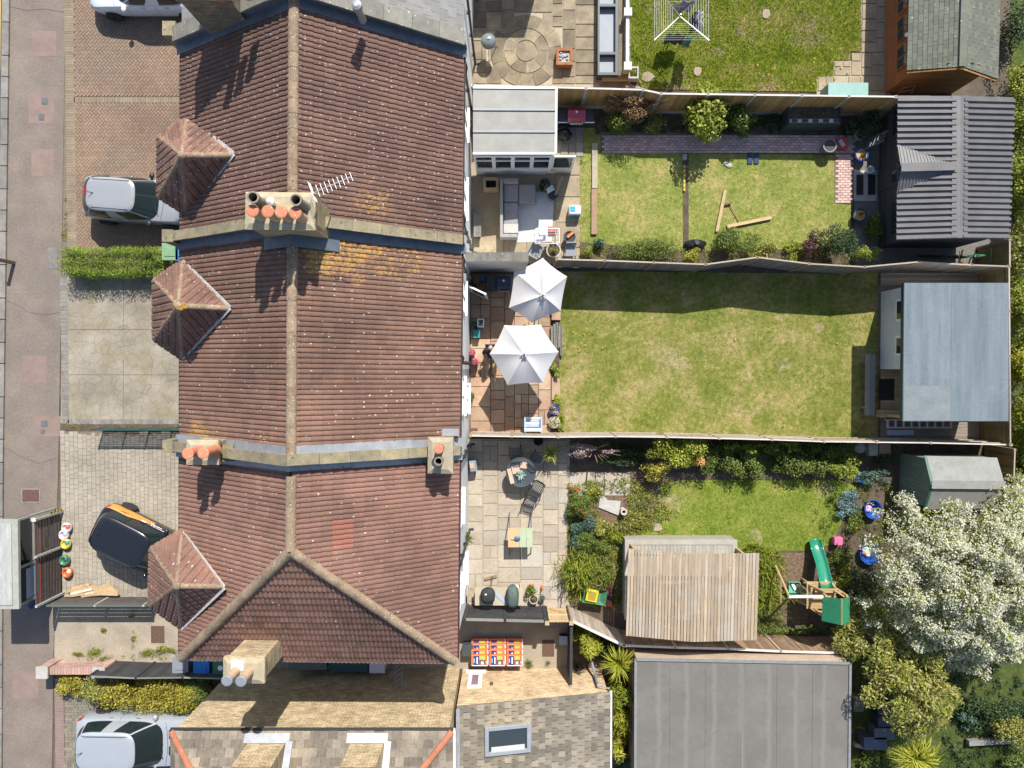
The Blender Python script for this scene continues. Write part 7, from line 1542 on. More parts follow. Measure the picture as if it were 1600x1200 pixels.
MB().bx(a.x + .1, b.x - .1, a.y + .1, b.y - .1, .02, .25).build('soil', m_soot, pb_)
a, b = P(740, 370, .42), P(752, 334, .42); bn = thing('wooden_bench', 'narrow weathered bench along the white rear wall', 'bench', ((a.x + b.x) / 2, (a.y + b.y) / 2, 0)); 
for i in range(3): w = (b.x - a.x) / 3; MB().bx(a.x + i * w + .005, a.x + (i + 1) * w - .005, a.y, b.y, .38, .42).build('slat', m_bdGrey, bn)
for yy in (a.y + .1, b.y - .16): MB().bx(a.x + .03, b.x - .03, yy, yy + .06, 0, .38).build('leg', m_bdGrey, bn)
def bag(name, label, px, py, r, h, mat, cat='bag', n=5, parent=None, extra=None, group=None):
    c = P(px, py, h); t = thing(name, label, cat, (c.x, c.y, 0), 0, group); m = MB().ball((0, 0, 0), (1, 1, 1), 14, 9)
    ph = rg.uniform(0, 6, 6); vs = []
    for x, y, z in m.v:
        a = math.atan2(y, x); k = 1 + .13 * math.sin(5 * a + ph[0] + 3 * z) + .1 * math.sin(9 * a + ph[1] - 5 * z); vs.append((c.x + x * r[0] * k, c.y + y * r[1] * k, max(.0, h * .5 + z * h * .5 * (1 + .1 * math.sin(7 * a + ph[2])))))
    m.v = vs; m.build('sack', mat, t, smooth=False); MB().tube([(c.x + .02, c.y, h * .9), (c.x + .03, c.y + .02, h + .05)], [.05, .09], 7).build('knot', mat, t); return t
m_binbag = plain('bin_bag', (.012, .013, .016), .25)
bag('bin_bag', 'shiny black bin bag beside the conservatory corner', 852, 286, (.22, .28), .6, m_binbag); bag('bin_bag', 'crumpled black bag lying on soil above the small yellow green shrub', 1088, 380, (.45, .18), .3, m_binbag); bag('bin_bag', 'black tarpaulin bundle beside the red barbecue', 882, 207, (.3, .24), .5, m_binbag)
tbk = pot_plant('dark tub holding a brush and a white cloth by the rug', 864, 305, .2, .35, plain('grey_tub', (.12, .14, .15), .5), fill=m_blk, name='tub', cat='tub'); q = P(862, 297, .4); MB().box((q.x - .06, q.y + .03, .42), (.3, .22, .1), .5, .2).build('cloth', plain('white_teal', (.5, .62, .62), .6), tbk, bevel=.03); MB().tube([P(868, 304, .4), P(879, 274, 1.1)], [.045, .07], 8).build('broom_brush', M_('bristle', (.3, .22, .17), (.22, .16, .12), s=20), tbk)
cb_ = thing('compost_bag', 'single white and blue bag standing on the tan slabs', 'bag', P(898, 330)); px_box(889, 320, 908, 335, .0, .5).build('sack', plain('white_sack', (.6, .62, .65), .5), cb_, bevel=.06); px_box(891, 322, 899, 331, .501, .512).build('print', plain('blue_print', (.02, .3, .6), .5), cb_, bevel=.005); q = P(898, 336, .3); MB().bx(q.x - .22, q.x + .22, P(0, 335, .5).y - .012, P(0, 335, .5).y - .001, .1, .35).build('print', bpy.data.materials['blue_print'], cb_)
dr_ = thing('drying_rack', 'white wire clothes airer with a few pale garments', 'clothes airer', P(856, 368)); a, b = P(837, 380, .95), P(874, 357, .95)
for p, q in (((a.x, a.y), (b.x, a.y)), ((b.x, a.y), (b.x, b.y)), ((b.x, b.y), (a.x, b.y)), ((a.x, b.y), (a.x, a.y))): MB().tube([(*p, .95), (*q, .95)], .014, 6).build('rail', m_pvc, dr_)
pieces('wire', [(MB().tube([(a.x, a.y + (b.y - a.y) * i / 9, .95), (b.x, a.y + (b.y - a.y) * i / 9, .95)], .006, 4).mesh('wire', m_pvc), Matrix()) for i in range(1, 9)], dr_, m_pvc)
for x in (a.x + .1, b.x - .1): MB().tube([(x, a.y, 0), (x, b.y, .94)], .014, 6).build('leg', m_pvc, dr_); MB().tube([(x + .03, b.y, 0), (x + .03, a.y, .94)], .014, 6).build('leg', m_pvc, dr_)
for x, y, w, c_, lb in ((842, 372, .16, (.6, .6, .64), 'crumpled white garment on the clothes airer end'), (848, 366, .12, (.55, .58, .65), 'pale blue garment on the clothes airer'), (862, 360, .14, (.5, .15, .12), 'small red cloth on the clothes airer')):
    q = P(x, y, .98); MB().grid(lambda u, v: Vector((q.x + (u - .5) * w * 2, q.y + (v - .5) * .4, .975 - abs(v - .5) * .5 + .02 * math.sin(u * 8))), 6, 8).build('garment', plain('garment_c', c_, .9), None, lb, 'clothing', smooth=True, solid=.006)
def chair_simple(name, label, px, py, rz, mat, w=.5, h=.44, back=.4, arms=False, cat='chair'):
    c = P(px, py, h); t = thing(name, label, cat, (c.x, c.y, 0), rz); X = Matrix.Translation((c.x, c.y, 0)) @ Matrix.Rotation(rz, 4, 'Z')
    def L(m): m.v = [tuple(X @ Vector(q)) for q in m.v]; return m
    L(MB().bx(-w/2, w/2, -w/2, w/2, h - .05, h)).build('seat', mat, t, bevel=.02); L(MB().box((0, -w/2 - .05, h + back/2), (w, .05, back), 0, R(14))).build('backrest', mat, t, bevel=.02)
    for x, y in ((-1, -1), (1, -1), (1, 1), (-1, 1)): L(MB().bar((x * (w/2 - .04), y * (w/2 - .04), h - .05), (x * w/2, y * w/2, 0), .04)).build('leg', mat, t)
    if arms:
        for x in (-1, 1): L(MB().bar((x * w/2, -w/2, h + .2), (x * w/2, w/2 - .05, h + .2), .04)).build('armrest', mat, t); L(MB().bar((x * w/2, w/2 - .06, h + .18), (x * w/2, w/2 - .06, h - .05), .035)).build('arm_post', mat, t)
    return t
m_gch = M_('grey_fabric', (.25, .26, .265), (.2, .21, .215), s=7)
chair_simple('garden_chair', 'round backed grey garden chair by the clothes airer', 837, 391, R(-30), m_gch, .5, arms=True); chair_simple('stool', 'grey plastic seat at the edge of the tan slabs', 892, 392, R(180), m_binS, .42, back=.25, cat='stool')
pot_plant('round grey pot with green plant by the zigzag fence', 865, 391, .27, .45, m_cpost, L_hedge, 170, .7, .3); pp = pot_plant('black pot with an orange tool lying in it', 890, 370, .22, .4, m_blk, fill=m_blk); q = P(891, 367, .45); MB().box((q.x, q.y, .44), (.3, .1, .05), R(40)).build('orange_tool', m_orange, pp, bevel=.01)
def grill(label, px, py, hood, body, w=.6, rz=0, h=.95, side=True):
    c = P(px, py, h); t = thing('gas_barbecue', label, 'barbecue', (c.x, c.y, 0), rz); X = Matrix.Translation((c.x, c.y, 0)) @ Matrix.Rotation(rz, 4, 'Z')
    def L(m): m.v = [tuple(X @ Vector(q)) for q in m.v]; return m
    L(MB().bx(-w/2 + .03, w/2 - .03, -.22, .22, .1, .72)).build('cabinet', body, t); m = MB(); pr = [(-.26, .74), (-.27, .86), (-.18, 1.0), (.1, 1.04), (.25, .92), (.26, .74)]
    m.add([(-w/2, y, z) for y, z in pr] + [(w/2, y, z) for y, z in pr], [tuple(range(5, -1, -1)), tuple(range(6, 12))] + [(i, (i + 1) % 6, 6 + (i + 1) % 6, 6 + i) for i in range(6)]); L(m).build('hood', hood, t, bevel=.02, fix=True)
    L(MB().tube([(-w/2 + .1, -.27, .84), (-w/2 + .1, -.34, .84), (w/2 - .1, -.34, .84), (w/2 - .1, -.27, .84)], .015, 6)).build('handle', m_steel, t); L(MB().bx(-w/2, w/2, -.31, -.2715, .66, .76)).build('control_panel', body, t)
    for i in range(3): L(MB().tube([(-.15 + i * .15, -.312, .71), (-.15 + i * .15, -.335, .71)], .03, 10)).build('knob', m_steel, t)
    if side:
        for s_ in (-1, 1): L(MB().bx(min(s_ * (w/2 + .01), s_ * (w/2 + .34)), max(s_ * (w/2 + .01), s_ * (w/2 + .34)), -.24, .22, .78, .81)).build('side_shelf', m_blk, t)
        L(MB().bx(-w/2 - .36, w/2 + .36, -.29, -.25, .77, .8)).build('front_rail', m_steel, t)
    L(MB().lathe((0, .05, 1.036), [(.045, 0), (.045, .006)], 10)).build('badge', m_pvc, t)
    for x in (-w/2 + .06, w/2 - .06): q = MB().tube([(x - .03, -.15, .08), (x + .03, -.15, .08)], .08, 10); L(q).build('wheel', m_tyre, t)
    return t
grill('red hooded gas barbecue in front of the tan fence', 901, 178, plain('red_enamel', (.36, .02, .055), .3, coat=.5), m_blk, .68); hr = thing('hose_reel', 'green garden hose coil beside the red barbecue', 'hose', P(872, 184)); c = P(872, 184, .3)
for i in range(4): MB().tube([(c.x + .16 * math.cos(a), c.y + .16 * math.sin(a), .06 + .05 * i) for a in np.linspace(0, 6.283, 15)], .02, 5).build('coil', plain('hose_green', (.03, .35, .1), .5) if i == 0 else bpy.data.materials['hose_green'], hr)
MB().bx(c.x - .06, c.x + .06, c.y - .1, c.y + .1, 0, .05).build('stand', m_blk, hr)
# timber edging, trench, tools
for i, (y0_, y1_, mt, lb) in enumerate(((223, 294, M_('pale_sleeper', (.4, .36, .26), (.32, .28, .2), s=4), 'pale upper timber sleeper set in the second lawn edge'), (295, 366, M_('brown_sleeper', (.34, .22, .14), (.27, .17, .11), s=4), 'brown lower timber sleeper set in the second lawn edge'))):
    a, b = P(925 - i, y1_, .12), P(934 - i, y0_, .12); MB().bx(a.x, b.x, a.y, b.y, 0, .12).build('timber_sleeper', mt, None, lb, 'timber', bevel=.01)
a, b = P(1068, 298, .1), P(1071, 258, .1); sp3 = thing('spirit_level', 'yellow spirit level lying in the soil trench', 'tool', ((a.x + b.x) / 2, (a.y + b.y) / 2, 0)); MB().bx(a.x, b.x, a.y, b.y, .03, .1).build('bar', plain('level_yellow', (.6, .38, .02), .4), sp3)
for k in range(5): MB().bx(a.x + .01, b.x - .01, a.y + .1 + k * .19, a.y + .14 + k * .19, .1005, .104).build('vial', m_trim, sp3)
MB().bx(P(1067, 0).x, P(1073, 0).x, P(0, 251).y, P(0, 243).y, .015, .2).build('block', m_cpost, None, 'small grey block at the top of the soil trench', 'block', bevel=.01)
for p, q, lb in (((1120, 362, .08), (1133, 297, .08), 'long pale timber batten lying at the left on the lawn'), ((1136, 354, .08), (1205, 340, .08), 'pale timber batten lying under the tall loose shrub')):
    a, b = P(*p), P(*q); m = MB().bar(a, b, .12, .08); m.build('timber_batten', m_timber, None, lb, 'timber', 'battens on the second lawn', loc=(a + b) / 2)
rk = thing('rake', 'wooden headed rake lying between two timber battens', 'tool', P(1148, 335)); MB().tube([P(1140, 317, .1), P(1158, 352, .05)], .018, 6).build('handle', m_timber, rk); a, b = P(1133, 319, .1), P(1144, 316, .1); MB().bar(a, b, .07, .05).build('head', plain('brown_head', (.16, .1, .05), .7), rk)
q = P(1138, 257, .05); MB().lathe((q.x, q.y, 0), [(.16, 0), (.17, .03), (.13, .06)], 14, sx=1.1, sy=.7, rz=-.6).build('white_stone', m_cpost, None, 'oval pale stone on the second lawn near the blue jeans', 'stone', smooth=True)
jn = thing('blue_jeans', 'folded dark blue cloth lying on the shaded lawn edge', 'clothing', P(1177, 247)); 
for x in (1172, 1182): a, b = P(x - 4, 256, .06), P(x + 4, 238, .06); MB().bx(a.x, b.x, a.y, b.y, .01, .06).build('leg', plain('denim', (.025, .05, .1), .9), jn, bevel=.02)
rp = thing('raised_planter', 'dark green raised planter with seed trays along its rim', 'planter', P(1266, 190)); a, b = P(1232, 194, .9), P(1314, 164, .9); kg = plain('planter_green', (.035, .06, .055), .6)
for q in ((a.x, b.x, a.y, a.y + .05), (a.x, b.x, b.y - .05, b.y), (a.x, a.x + .05, a.y + .051, b.y - .051), (b.x - .05, b.x, a.y + .051, b.y - .051)): MB().bx(*q, 0, .9).build('side', kg, rp)
MB().bx(a.x + .05, b.x - .05, a.y + .05, b.y - .05, .5, .84).build('soil', m_soilp, rp); cloud_obj('seedlings', [(a.x + (b.x - a.x) * u, a.y + (b.y - a.y) * v, .87, .08, .06, .05) for u, v in rg.uniform(.1, .9, (9, 2))], 160, .06, L_blue, rp)
MB().bx(a.x + .02, b.x - .02, a.y + .06, a.y + .2, .845, .9).build('seed_shelf', m_capw, rp)
for i in range(5): x = a.x + .12 + i * .4; MB().bx(x, x + .22, a.y + .07, a.y + .18, .9005, .93).build('seed_tray', kg, rp)
pot_plant('tall grey pot on the brick path near the red tray', 1297, 227, .25, .5, plain('grey_pot', (.18, .2, .2), .6), fill=m_blk, name='grey_pot'); rt = crate('tray', 'red plastic tray holding small items at the path corner', 1308, 214, 1325, 233, .2, plain('red_plastic', (.5, .05, .03), .5), 'tray'); q = P(1315, 224, .22); MB().box((q.x, q.y, .23), (.15, .3, .06), .6).build('packet', plain('lilac_packet', (.45, .45, .6), .6), rt)
pot_plant('large blue glazed bowl beside the brick path corner', 1347, 241, .25, .3, m_blue, L_rust, 70, .5, .15, fill=M_('yellow_fill', (.5, .35, .12), (.35, .25, .1), s=12)); pot_plant('dark blue glazed pot below the two door mats', 1344, 336, .24, .32, plain('dark_blue_glaze', (.03, .06, .13), .25, coat=.5), L_rust, 60, .5, .12, fill=bpy.data.materials['yellow_fill']); pot_plant('grey shrub pot beneath the ladder in shade', 1345, 210, .2, .4, m_binS, L_dark, 160, 1.2, .3)
for x0, x1, lb in ((1338, 1349, 'left dark slatted mat in front of the black shed door'), (1356, 1368, 'right dark slatted mat in front of the black shed door')): a, b = P(x0, 304, .05), P(x1, 273, .05); mt_ = thing('door_mat', lb, 'mat', ((a.x + b.x) / 2, (a.y + b.y) / 2, 0)); MB().bx(a.x, b.x, a.y, b.y, .04, .06).build('mat', m_blk, mt_)
flat('mat_slab', 1334, 266, 1370, 314, .03, m_cpost)
q = P(1400, 262, .5); dg = thing('white_bucket', 'small white bucket standing at the black shed porch', 'bucket', (wx0 - .45, q.y, 0)); MB().lathe((wx0 - .45, q.y, 0), [(.1, 0), (.14, .28), (.12, .28), (.1, .05)], 14).build('bucket', m_pvc, dg); MB().tube([(wx0 - .59, q.y, .27), (wx0 - .45, q.y + .05, .4), (wx0 - .31, q.y, .27)], .008, 5).build('handle', m_steel, dg)
def bike(label, px, py, rz, col):
    c = P(px, py, .4); t = thing('bicycle', label, 'bicycle', (c.x, c.y, 0), rz); X = Matrix.Translation((c.x, c.y, 0)) @ Matrix.Rotation(rz, 4, 'Z') @ Matrix.Rotation(R(16), 4, 'X')
    def L(m): m.v = [tuple(X @ Vector(q)) for q in m.v]; return m
    for x in (-.5, .5): w = L(MB().tube([(x + .33 * math.cos(a), 0, .34 + .33 * math.sin(a)) for a in np.linspace(0, 6.283, 21)], .022, 6)).build('wheel', m_tyre, t); L(MB().tube([(x + .3 * math.cos(a), 0, .34 + .3 * math.sin(a)) for a in np.linspace(0, 6.283, 21)], .012, 4)).build('rim', m_steel, w)
    m = MB(); [m.tube([p, q], .02, 6) for p, q in (((-.5, 0, .34), (-.12, 0, .3)), ((-.12, 0, .3), (-.2, 0, .8)), ((-.2, 0, .78), (.34, 0, .78)), ((-.12, 0, .3), (.36, 0, .74)), ((.34, 0, .85), (.5, 0, .34)), ((-.5, 0, .34), (-.2, 0, .76)))]; L(m).build('frame', col, t)
    L(MB().ball((-.21, 0, .86), (.14, .07, .035), 8, 5)).build('saddle', m_blk, t); L(MB().tube([(.3, -.28, .98), (.36, 0, .93), (.3, .28, .98)], .015, 6)).build('handlebar', m_steel, t)
bike('dark bicycle leaning behind the corrugated shed, left one', 1472, 396, 0, m_blk); bike('green bicycle leaning behind the corrugated shed, right one', 1520, 394, R(8), plain('green_frame', (.05, .25, .12), .4)); m = MB().tube([P(1499, 410, .1), P(1504, 391, 1.0)], .03, 6); m.build('yellow_pole', plain('yellow_pole', (.55, .4, .05), .5), None, 'yellow pole between the two bicycles behind the shed', 'pole')
# ---- biggest garden
def parasol(label, cx, cy, ztop, rim, vz):
    c = P(cx, cy, ztop); vs = [P(a, b, vz + (dz if True else 0)) for a, b, dz in rim]; t = thing('parasol', label, 'parasol', (c.x, c.y, 0), 0, 'pale parasols on the terracotta patio'); m = MB(); n = 6; pts = []; F_ = 7; G_ = 6
    apex = Vector((c.x, c.y, ztop))
    def S(i, u, v):                     # u along a panel, v apex to rim
        a, b = vs[i], vs[(i + 1) % n]; e = a.lerp(b, u); inn = .03 * (1 - (2 * u - 1) ** 2); e = e.lerp(Vector((c.x, c.y, e.z)), inn)
        q = apex.lerp(e, v); sag = .10 * math.sin(math.pi * v) * (.55 + .45 * (2 * u - 1) ** 2 * 1.0) - .04 * (1 - (2 * u - 1) ** 2) * v; return q + Vector((0, 0, sag + .012 * math.sin(u * 23 + v * 9 + i) * (1 - abs(2 * u - 1)) * v))
    for i in range(n): MB().grid(lambda u, v: S(i, u, .05 + .95 * v), 8, 7).build('canopy_panel', m_cloth, t, smooth=True)
    pieces('rib', [(MB().tube([apex - Vector((0, 0, .05)), S(i, 0, .5) - Vector((0, 0, .03)), S(i, 0, 1) - Vector((0, 0, .012))], .012, 5).mesh('rib', m_steel), Matrix()) for i in range(n)], t, m_steel)
    vt = MB(); k = 24; vt.add([(c.x, c.y, ztop + .13)] + [(c.x + (.15 if j % 4 < 2 else .1) * math.cos(2 * math.pi * j / k), c.y + (.15 if j % 4 < 2 else .1) * math.sin(2 * math.pi * j / k), ztop + .055) for j in range(k)], [(0, 1 + j, 1 + (j + 1) % k) for j in range(k)]); vt.build('vent_cap', m_cloth, t)
    MB().ball((c.x, c.y, ztop + .15), .035, 8, 6).build('finial', m_blk, t); MB().tube([(c.x, c.y, .05), (c.x, c.y, ztop)], .025, 10).build('pole', m_greypl, t); MB().lathe((c.x, c.y, 0), [(.28, .035), (.28, .09), (.06, .12), (.05, .4)], 18).build('base', m_binS, t); return t
parasol('upper pale parasol, tilted, over the shaded barbecue corner', 848, 462, 2.75, [(886, 432, .18), (848, 403, .22), (803, 424, .1), (795, 481, -.1), (831, 504, -.2), (876, 486, -.05)], 2.3)
parasol('lower pale parasol, level, over the middle of the terracotta patio', 819, 554, 2.72, [(873, 550, 0), (845, 507, 0), (788, 508, 0), (765, 553, 0), (793, 602, 0), (848, 598, 0)], 2.2)
grill('dark blue hooded barbecue against the white garden wall', 787, 441, m_navy, m_blk, .55, side=False); crate('side_cabinet', 'dark grey cabinet beside the blue hooded barbecue', 760, 430, 775, 452, .85, plain('dark_cabinet', (.03, .035, .05), .5), 'cabinet')
pot_plant('wicker basket in the shaded corner of the garden wall', 745, 438, .13, .45, M_('basket', (.3, .2, .1), (.2, .13, .06), s=25), fill=M_('basket_in', (.32, .2, .1), (.2, .12, .06), s=20), name='basket', cat='basket'); crate('blue_box', 'small dark blue box between basket and cabinet', 750, 430, 759, 440, .5, plain('deep_blue', (.01, .07, .2), .5))
wd = thing('wall_ornament', 'dark metal sunflower ornament on the white garden wall', 'ornament', P(772, 424, 1.3)); yw2 = P(727, 409, 1.9).y + .0
for i in range(9): a = i * .7; MB().box((P(772, 424, 1.2).x + .16 * math.cos(a), yw2 + .012, 1.2 + .2 * math.sin(a)), (.11, .02, .06), 0, 0, -a).build('petal', plain('dark_bronze', (.06, .05, .035), .5, .5) if i == 0 else bpy.data.materials['dark_bronze'], wd)
MB().ball((P(772, 424, 1.2).x, yw2 + .008, 1.2), (.08, .012, .08), 10, 6).build('centre', m_iron, wd)
wb = thing('white_crate', 'white framed tray holding plants by the rear wall', 'tray', P(751, 506)); a, b = P(746, 511, .45), P(756, 498, .45)
for q in ((a.x, b.x, a.y, a.y + .03), (a.x, b.x, b.y - .03, b.y), (a.x, a.x + .03, a.y + .031, b.y - .031), (b.x - .03, b.x, a.y + .031, b.y - .031)): MB().bx(*q, .1, .45).build('side', m_pvc, wb)
MB().bx(a.x + .03, b.x - .03, a.y + .03, b.y - .03, .12, .3).build('tray_floor', plain('pale_teal_tray', (.3, .45, .46), .5), wb); cloud_obj('seedlings', [(b.x - .1, b.y - .12, .35, .07, .09, .05)], 40, .08, L_blue, wb)
pot_plant('turquoise pot with plant nearest the rear wall', 740, 506, .13, .35, m_teal, L_mid, 90, 1, .2); pot_plant('turquoise glazed pot with pale stones', 743, 512, .12, .3, plain('turquoise', (.05, .3, .33), .25, coat=.4), L_blue, 60, .8, .1); crate('watering_box', 'teal plastic box below the turquoise pots', 740, 516, 750, 528, .4, m_teal)
for x, y, lb in ((738, 551, 'upper pink flowering pot by the rear wall'), (743, 565, 'lower pink flowering pot by the rear wall')): t = pot_plant(lb, x, y, .13, .4, m_terra, L_mid, 90, 1.2, .2); c = P(x, y, .6); cloud_obj('flowers', [(c.x, c.y, .6, .14, .14, .1)], 60, .08, L_pink, t, up=1.2)
shrub('wall_plant', 'small green plant at the foot of the rear wall', 738, 620, 4, 9, .3, L_mid, 120, .07, cat='plant'); crate('drain_box', 'dark drain box at the bottom corner of the terracotta patio', 736, 669, 746, 676, .1, m_iron)
# person
c = P(767, 544, 1.05); pr_ = thing('person', 'bald person in navy shirt and beige trousers sitting beside the lower parasol', 'person', (c.x, c.y - .2, 0)); ox, oy = c.x, c.y
def skin_mesh(name, mat, verts, edges, radii, root, parent, lv=2):
    me = bpy.data.meshes.new(name); me.from_pydata([(ox + x, oy + y, z) for x, y, z in verts], edges, []); me.materials.append(mat); o = bpy.data.objects.new(name, me); link(o, parent)
    o.modifiers.new('skin', 'SKIN').use_smooth_shade = True
    for i, r in enumerate(radii): sv = me.skin_vertices[0].data[i]; sv.radius = (r, r) if not isinstance(r, tuple) else r; sv.use_root = i == root
    s_ = o.modifiers.new('ss', 'SUBSURF'); s_.levels = s_.render_levels = lv; return o
sk_ = M_('skin', (.52, .29, .2), (.47, .26, .18), s=8, fine=.06); nv = M_('navy_shirt', (.018, .02, .045), (.012, .014, .03), s=9); bg_ = M_('beige_trousers', (.42, .33, .2), (.34, .26, .16), s=8)
V = [(0, -.28, .50), (0, -.2, .72), (0, -.08, .98), (0, -.02, 1.12), (0, .0, 1.2), (0, .02, 1.32), (-.2, -.07, 1.04), (-.3, -.2, .80), (-.22, -.42, .72), (.2, -.07, 1.04), (.3, -.2, .80), (.22, -.42, .72), (-.1, -.3, .50), (-.14, -.74, .53), (-.16, -.86, .10), (-.17, -1.02, .06), (.1, -.3, .50), (.13, -.72, .53), (.12, -1.02, .12), (.13, -1.18, .07), (-.2, -.5, .70), (.2, -.5, .70)]
E = [(0, 1), (1, 2), (2, 3), (3, 4), (4, 5), (2, 6), (6, 7), (7, 8), (2, 9), (9, 10), (10, 11), (0, 12), (12, 13), (13, 14), (14, 15), (0, 16), (16, 17), (17, 18), (18, 19), (8, 20), (11, 21)]
Rr = [.14, .14, .15, .075, .06, .06, .075, .05, .035, .075, .05, .035, .1, .075, .045, .04, .1, .075, .045, .04, .03, .03]
bo = skin_mesh('body', sk_, V, E, Rr, 0, pr_)
skin_mesh('shirt', nv, [V[i] for i in (0, 1, 2, 3, 6, 7, 9, 10)], [(0, 1), (1, 2), (2, 3), (2, 4), (4, 5), (2, 6), (6, 7)], [.16, .165, .175, .085, .1, .075, .1, .075], 1, pr_)
skin_mesh('trousers', bg_, [V[i] for i in (0, 12, 13, 14, 16, 17, 18)], [(0, 1), (1, 2), (2, 3), (0, 4), (4, 5), (5, 6)], [.16, .12, .095, .07, .12, .095, .07], 0, pr_)
hd = MB().ball((ox, oy + .0, 1.36), (.085, .105, .125), 16, 12); hd.build('head', sk_, pr_, smooth=True)
MB().ball((ox, oy - .105, 1.345), (.017, .024, .022), 8, 6).build('nose', sk_, pr_, smooth=True)
for s_ in (-1, 1): MB().ball((ox + s_ * .087, oy + .005, 1.355), (.014, .028, .034), 8, 6).build('ear', sk_, pr_, smooth=True); MB().ball((ox + s_ * .034, oy - .092, 1.375), (.014, .01, .009), 8, 5).build('eye', plain('eye', (.05, .04, .03), .3) if s_ < 0 else bpy.data.materials['eye'], pr_, smooth=True)
MB().ball((ox, oy - .098, 1.305), (.028, .012, .007), 8, 5).build('mouth', plain('lips', (.4, .16, .13), .5), pr_, smooth=True)
for hx, hy, hz_, s_ in ((-.2, -.5, .70, -1), (.2, -.5, .70, 1)):
    for k in range(4): fl_ = (.075, .085, .08, .062)[k]; a = Vector((ox + hx + (k - 1.5) * .021, oy + hy - .03, hz_ + .0)); MB().tube([a, a + Vector((0, -fl_ * .5, .004)), a + Vector((0, -fl_ * .85, -.022)), a + Vector((0, -fl_, -.045))], [.0095, .009, .008, .006], 7).build('finger', sk_, bo, smooth=True)
    a = Vector((ox + hx - s_ * .03, oy + hy + .01, hz_)); MB().tube([a, a + Vector((-s_ * .03, -.03, .0)), a + Vector((-s_ * .036, -.06, -.015))], [.011, .010, .007], 7).build('thumb', sk_, bo, smooth=True)
for i in (15, 19): x, y, z = V[i]; MB().ball((ox + x, oy + y - .02, .05), (.05, .13, .05), 10, 6).build('shoe', m_capw, pr_, smooth=True)
gc = thing('folding_chair', 'light garden chair under the seated person', 'chair', (ox, oy - .25, 0)); MB().bx(ox - .25, ox + .25, oy - .5, oy - .06, .35, .38).build('seat', m_gch, gc); MB().bar((ox, oy - .05, .4), (ox, oy + .16, .95), .46, .02, up=(0, 1, 0)).build('backrest', m_gch, gc)
for x in (-.23, .23): MB().bar((ox + x, oy - .5, .0), (ox + x, oy - .45, .36), .03).build('leg', m_steel, gc); MB().bar((ox + x, oy - .05, .36), (ox + x, oy + .1, 0), .03).build('leg', m_steel, gc)
# bench, border things
bn = thing('garden_bench', 'pale blue slatted bench facing up at the patio bottom', 'bench', P(835, 662)); kb_ = plain('pale_blue_paint', (.32, .42, .54), .6); kw_ = plain('blue_white_paint', (.58, .62, .68), .6)
ax, bx_ = P(819, 660, .5).x, P(847, 660, .5).x; y_ = P(833, 667, .45).y
for i in range(4): MB().bx(ax, bx_, y_ + i * .1, y_ + i * .1 + .085, .42, .45).build('seat_slat', kw_ if i % 2 else kb_, bn)
for i in range(3): MB().bx(ax, bx_, y_ - .06 - i * .04, y_ - .03 - i * .04, .52 + i * .13, .62 + i * .13).build('back_slat', kw_, bn)
for x in (ax + .03, bx_ - .03):
    MB().bar((x, y_ + .38, 0), (x, y_ + .36, .62), .05).build('leg', kb_, bn); MB().bar((x, y_, 0), (x, y_ - .15, .92), .05).build('leg', kb_, bn); MB().bar((x, y_ + .4, .63), (x, y_ - .08, .65), .06, .03).build('armrest', kb_, bn)
pot_plant('pot of mixed pale flowers above the round flower bowl', 866, 640, .2, .3, m_blue, L_lil, 180, 1.1, .15, .06); t = pot_plant('round bowl of yellow and white flowers at the border end', 866, 660, .22, .25, m_cpost, L_hedge, 120, 1, .12, .06); c = P(866, 660, .33); cloud_obj('flowers', [(c.x, c.y, .33, .24, .24, .08)], 200, .06, leafm('pale_mix', [(0, (.55, .4, .1)), (.5, (.7, .68, .6)), (1, (.6, .5, .4))]), t, up=1.3)
a, b = P(862, 625, .06), P(875, 591, .06); MB().bx(a.x, b.x, a.y, b.y, .0, .06).build('stepping_slab', m_slabC, None, 'single pinkish slab stepping from patio to the big lawn', 'slab', bevel=.01)
lg = thing('log_edging', 'stack of grey weathered logs along the patio edge', 'logs', P(867, 525)); pieces('log', [(MB().tube([P(862 + i * 2.3 + rg.normal(), 503 + rg.uniform(0, 10), .12 + .07 * (i % 3)), P(862 + i * 2.3 + rg.normal(), 548 + rg.uniform(-6, 10), .1 + .07 * (i % 3))], rg.uniform(.03, .06), 7).mesh('log', m_bdGrey), Matrix()) for i in range(8)], lg, m_bdGrey)
a, b = P(862, 500, .25), P(876, 487, .25); MB().bx(a.x, b.x, a.y, b.y, 0, .25).build('brick_pier', m_slabC, None, 'orange brown stone block at the top of the log edging', 'block', bevel=.01)
# ---- third garden patio
c = P(814, 738, .74); tt = thing('round_table', 'round grey cast metal table with papers and a plant on it', 'table', (c.x, c.y, 0)); tg = plain('cast_grey', (.10, .12, .135), .45, .4)
m = MB(); k = 40; r_ = .56
for rr in (.56, .5, .44, .38, .32, .26, .2, .14): m.tube([(c.x + rr * math.cos(a), c.y + rr * math.sin(a), .73) for a in np.linspace(0, 6.2832, 37)], .02, 4, cap=False)
for i in range(24): a = i * math.pi / 12; m.bar((c.x + .08 * math.cos(a), c.y + .08 * math.sin(a), .725), (c.x + .55 * math.cos(a), c.y + .55 * math.sin(a), .725), .02, .02)
m.build('lattice_top', tg, tt)['kind'] = 'stuff'; MB().lathe((c.x, c.y, 0), [(.57, .71), (.585, .73), (.57, .75), (.55, .73)], 36).build('rim', tg, tt)
for i in range(4): a = i * 1.57 + .6; MB().tube([(c.x + .1 * math.cos(a), c.y + .1 * math.sin(a), .7), (c.x + .2 * math.cos(a), c.y + .2 * math.sin(a), .35), (c.x + .4 * math.cos(a), c.y + .4 * math.sin(a), 0)], .02, 6).build('leg', tg, tt)
m_card = M_('cardboard', (.55, .4, .3), (.48, .34, .25), s=6)
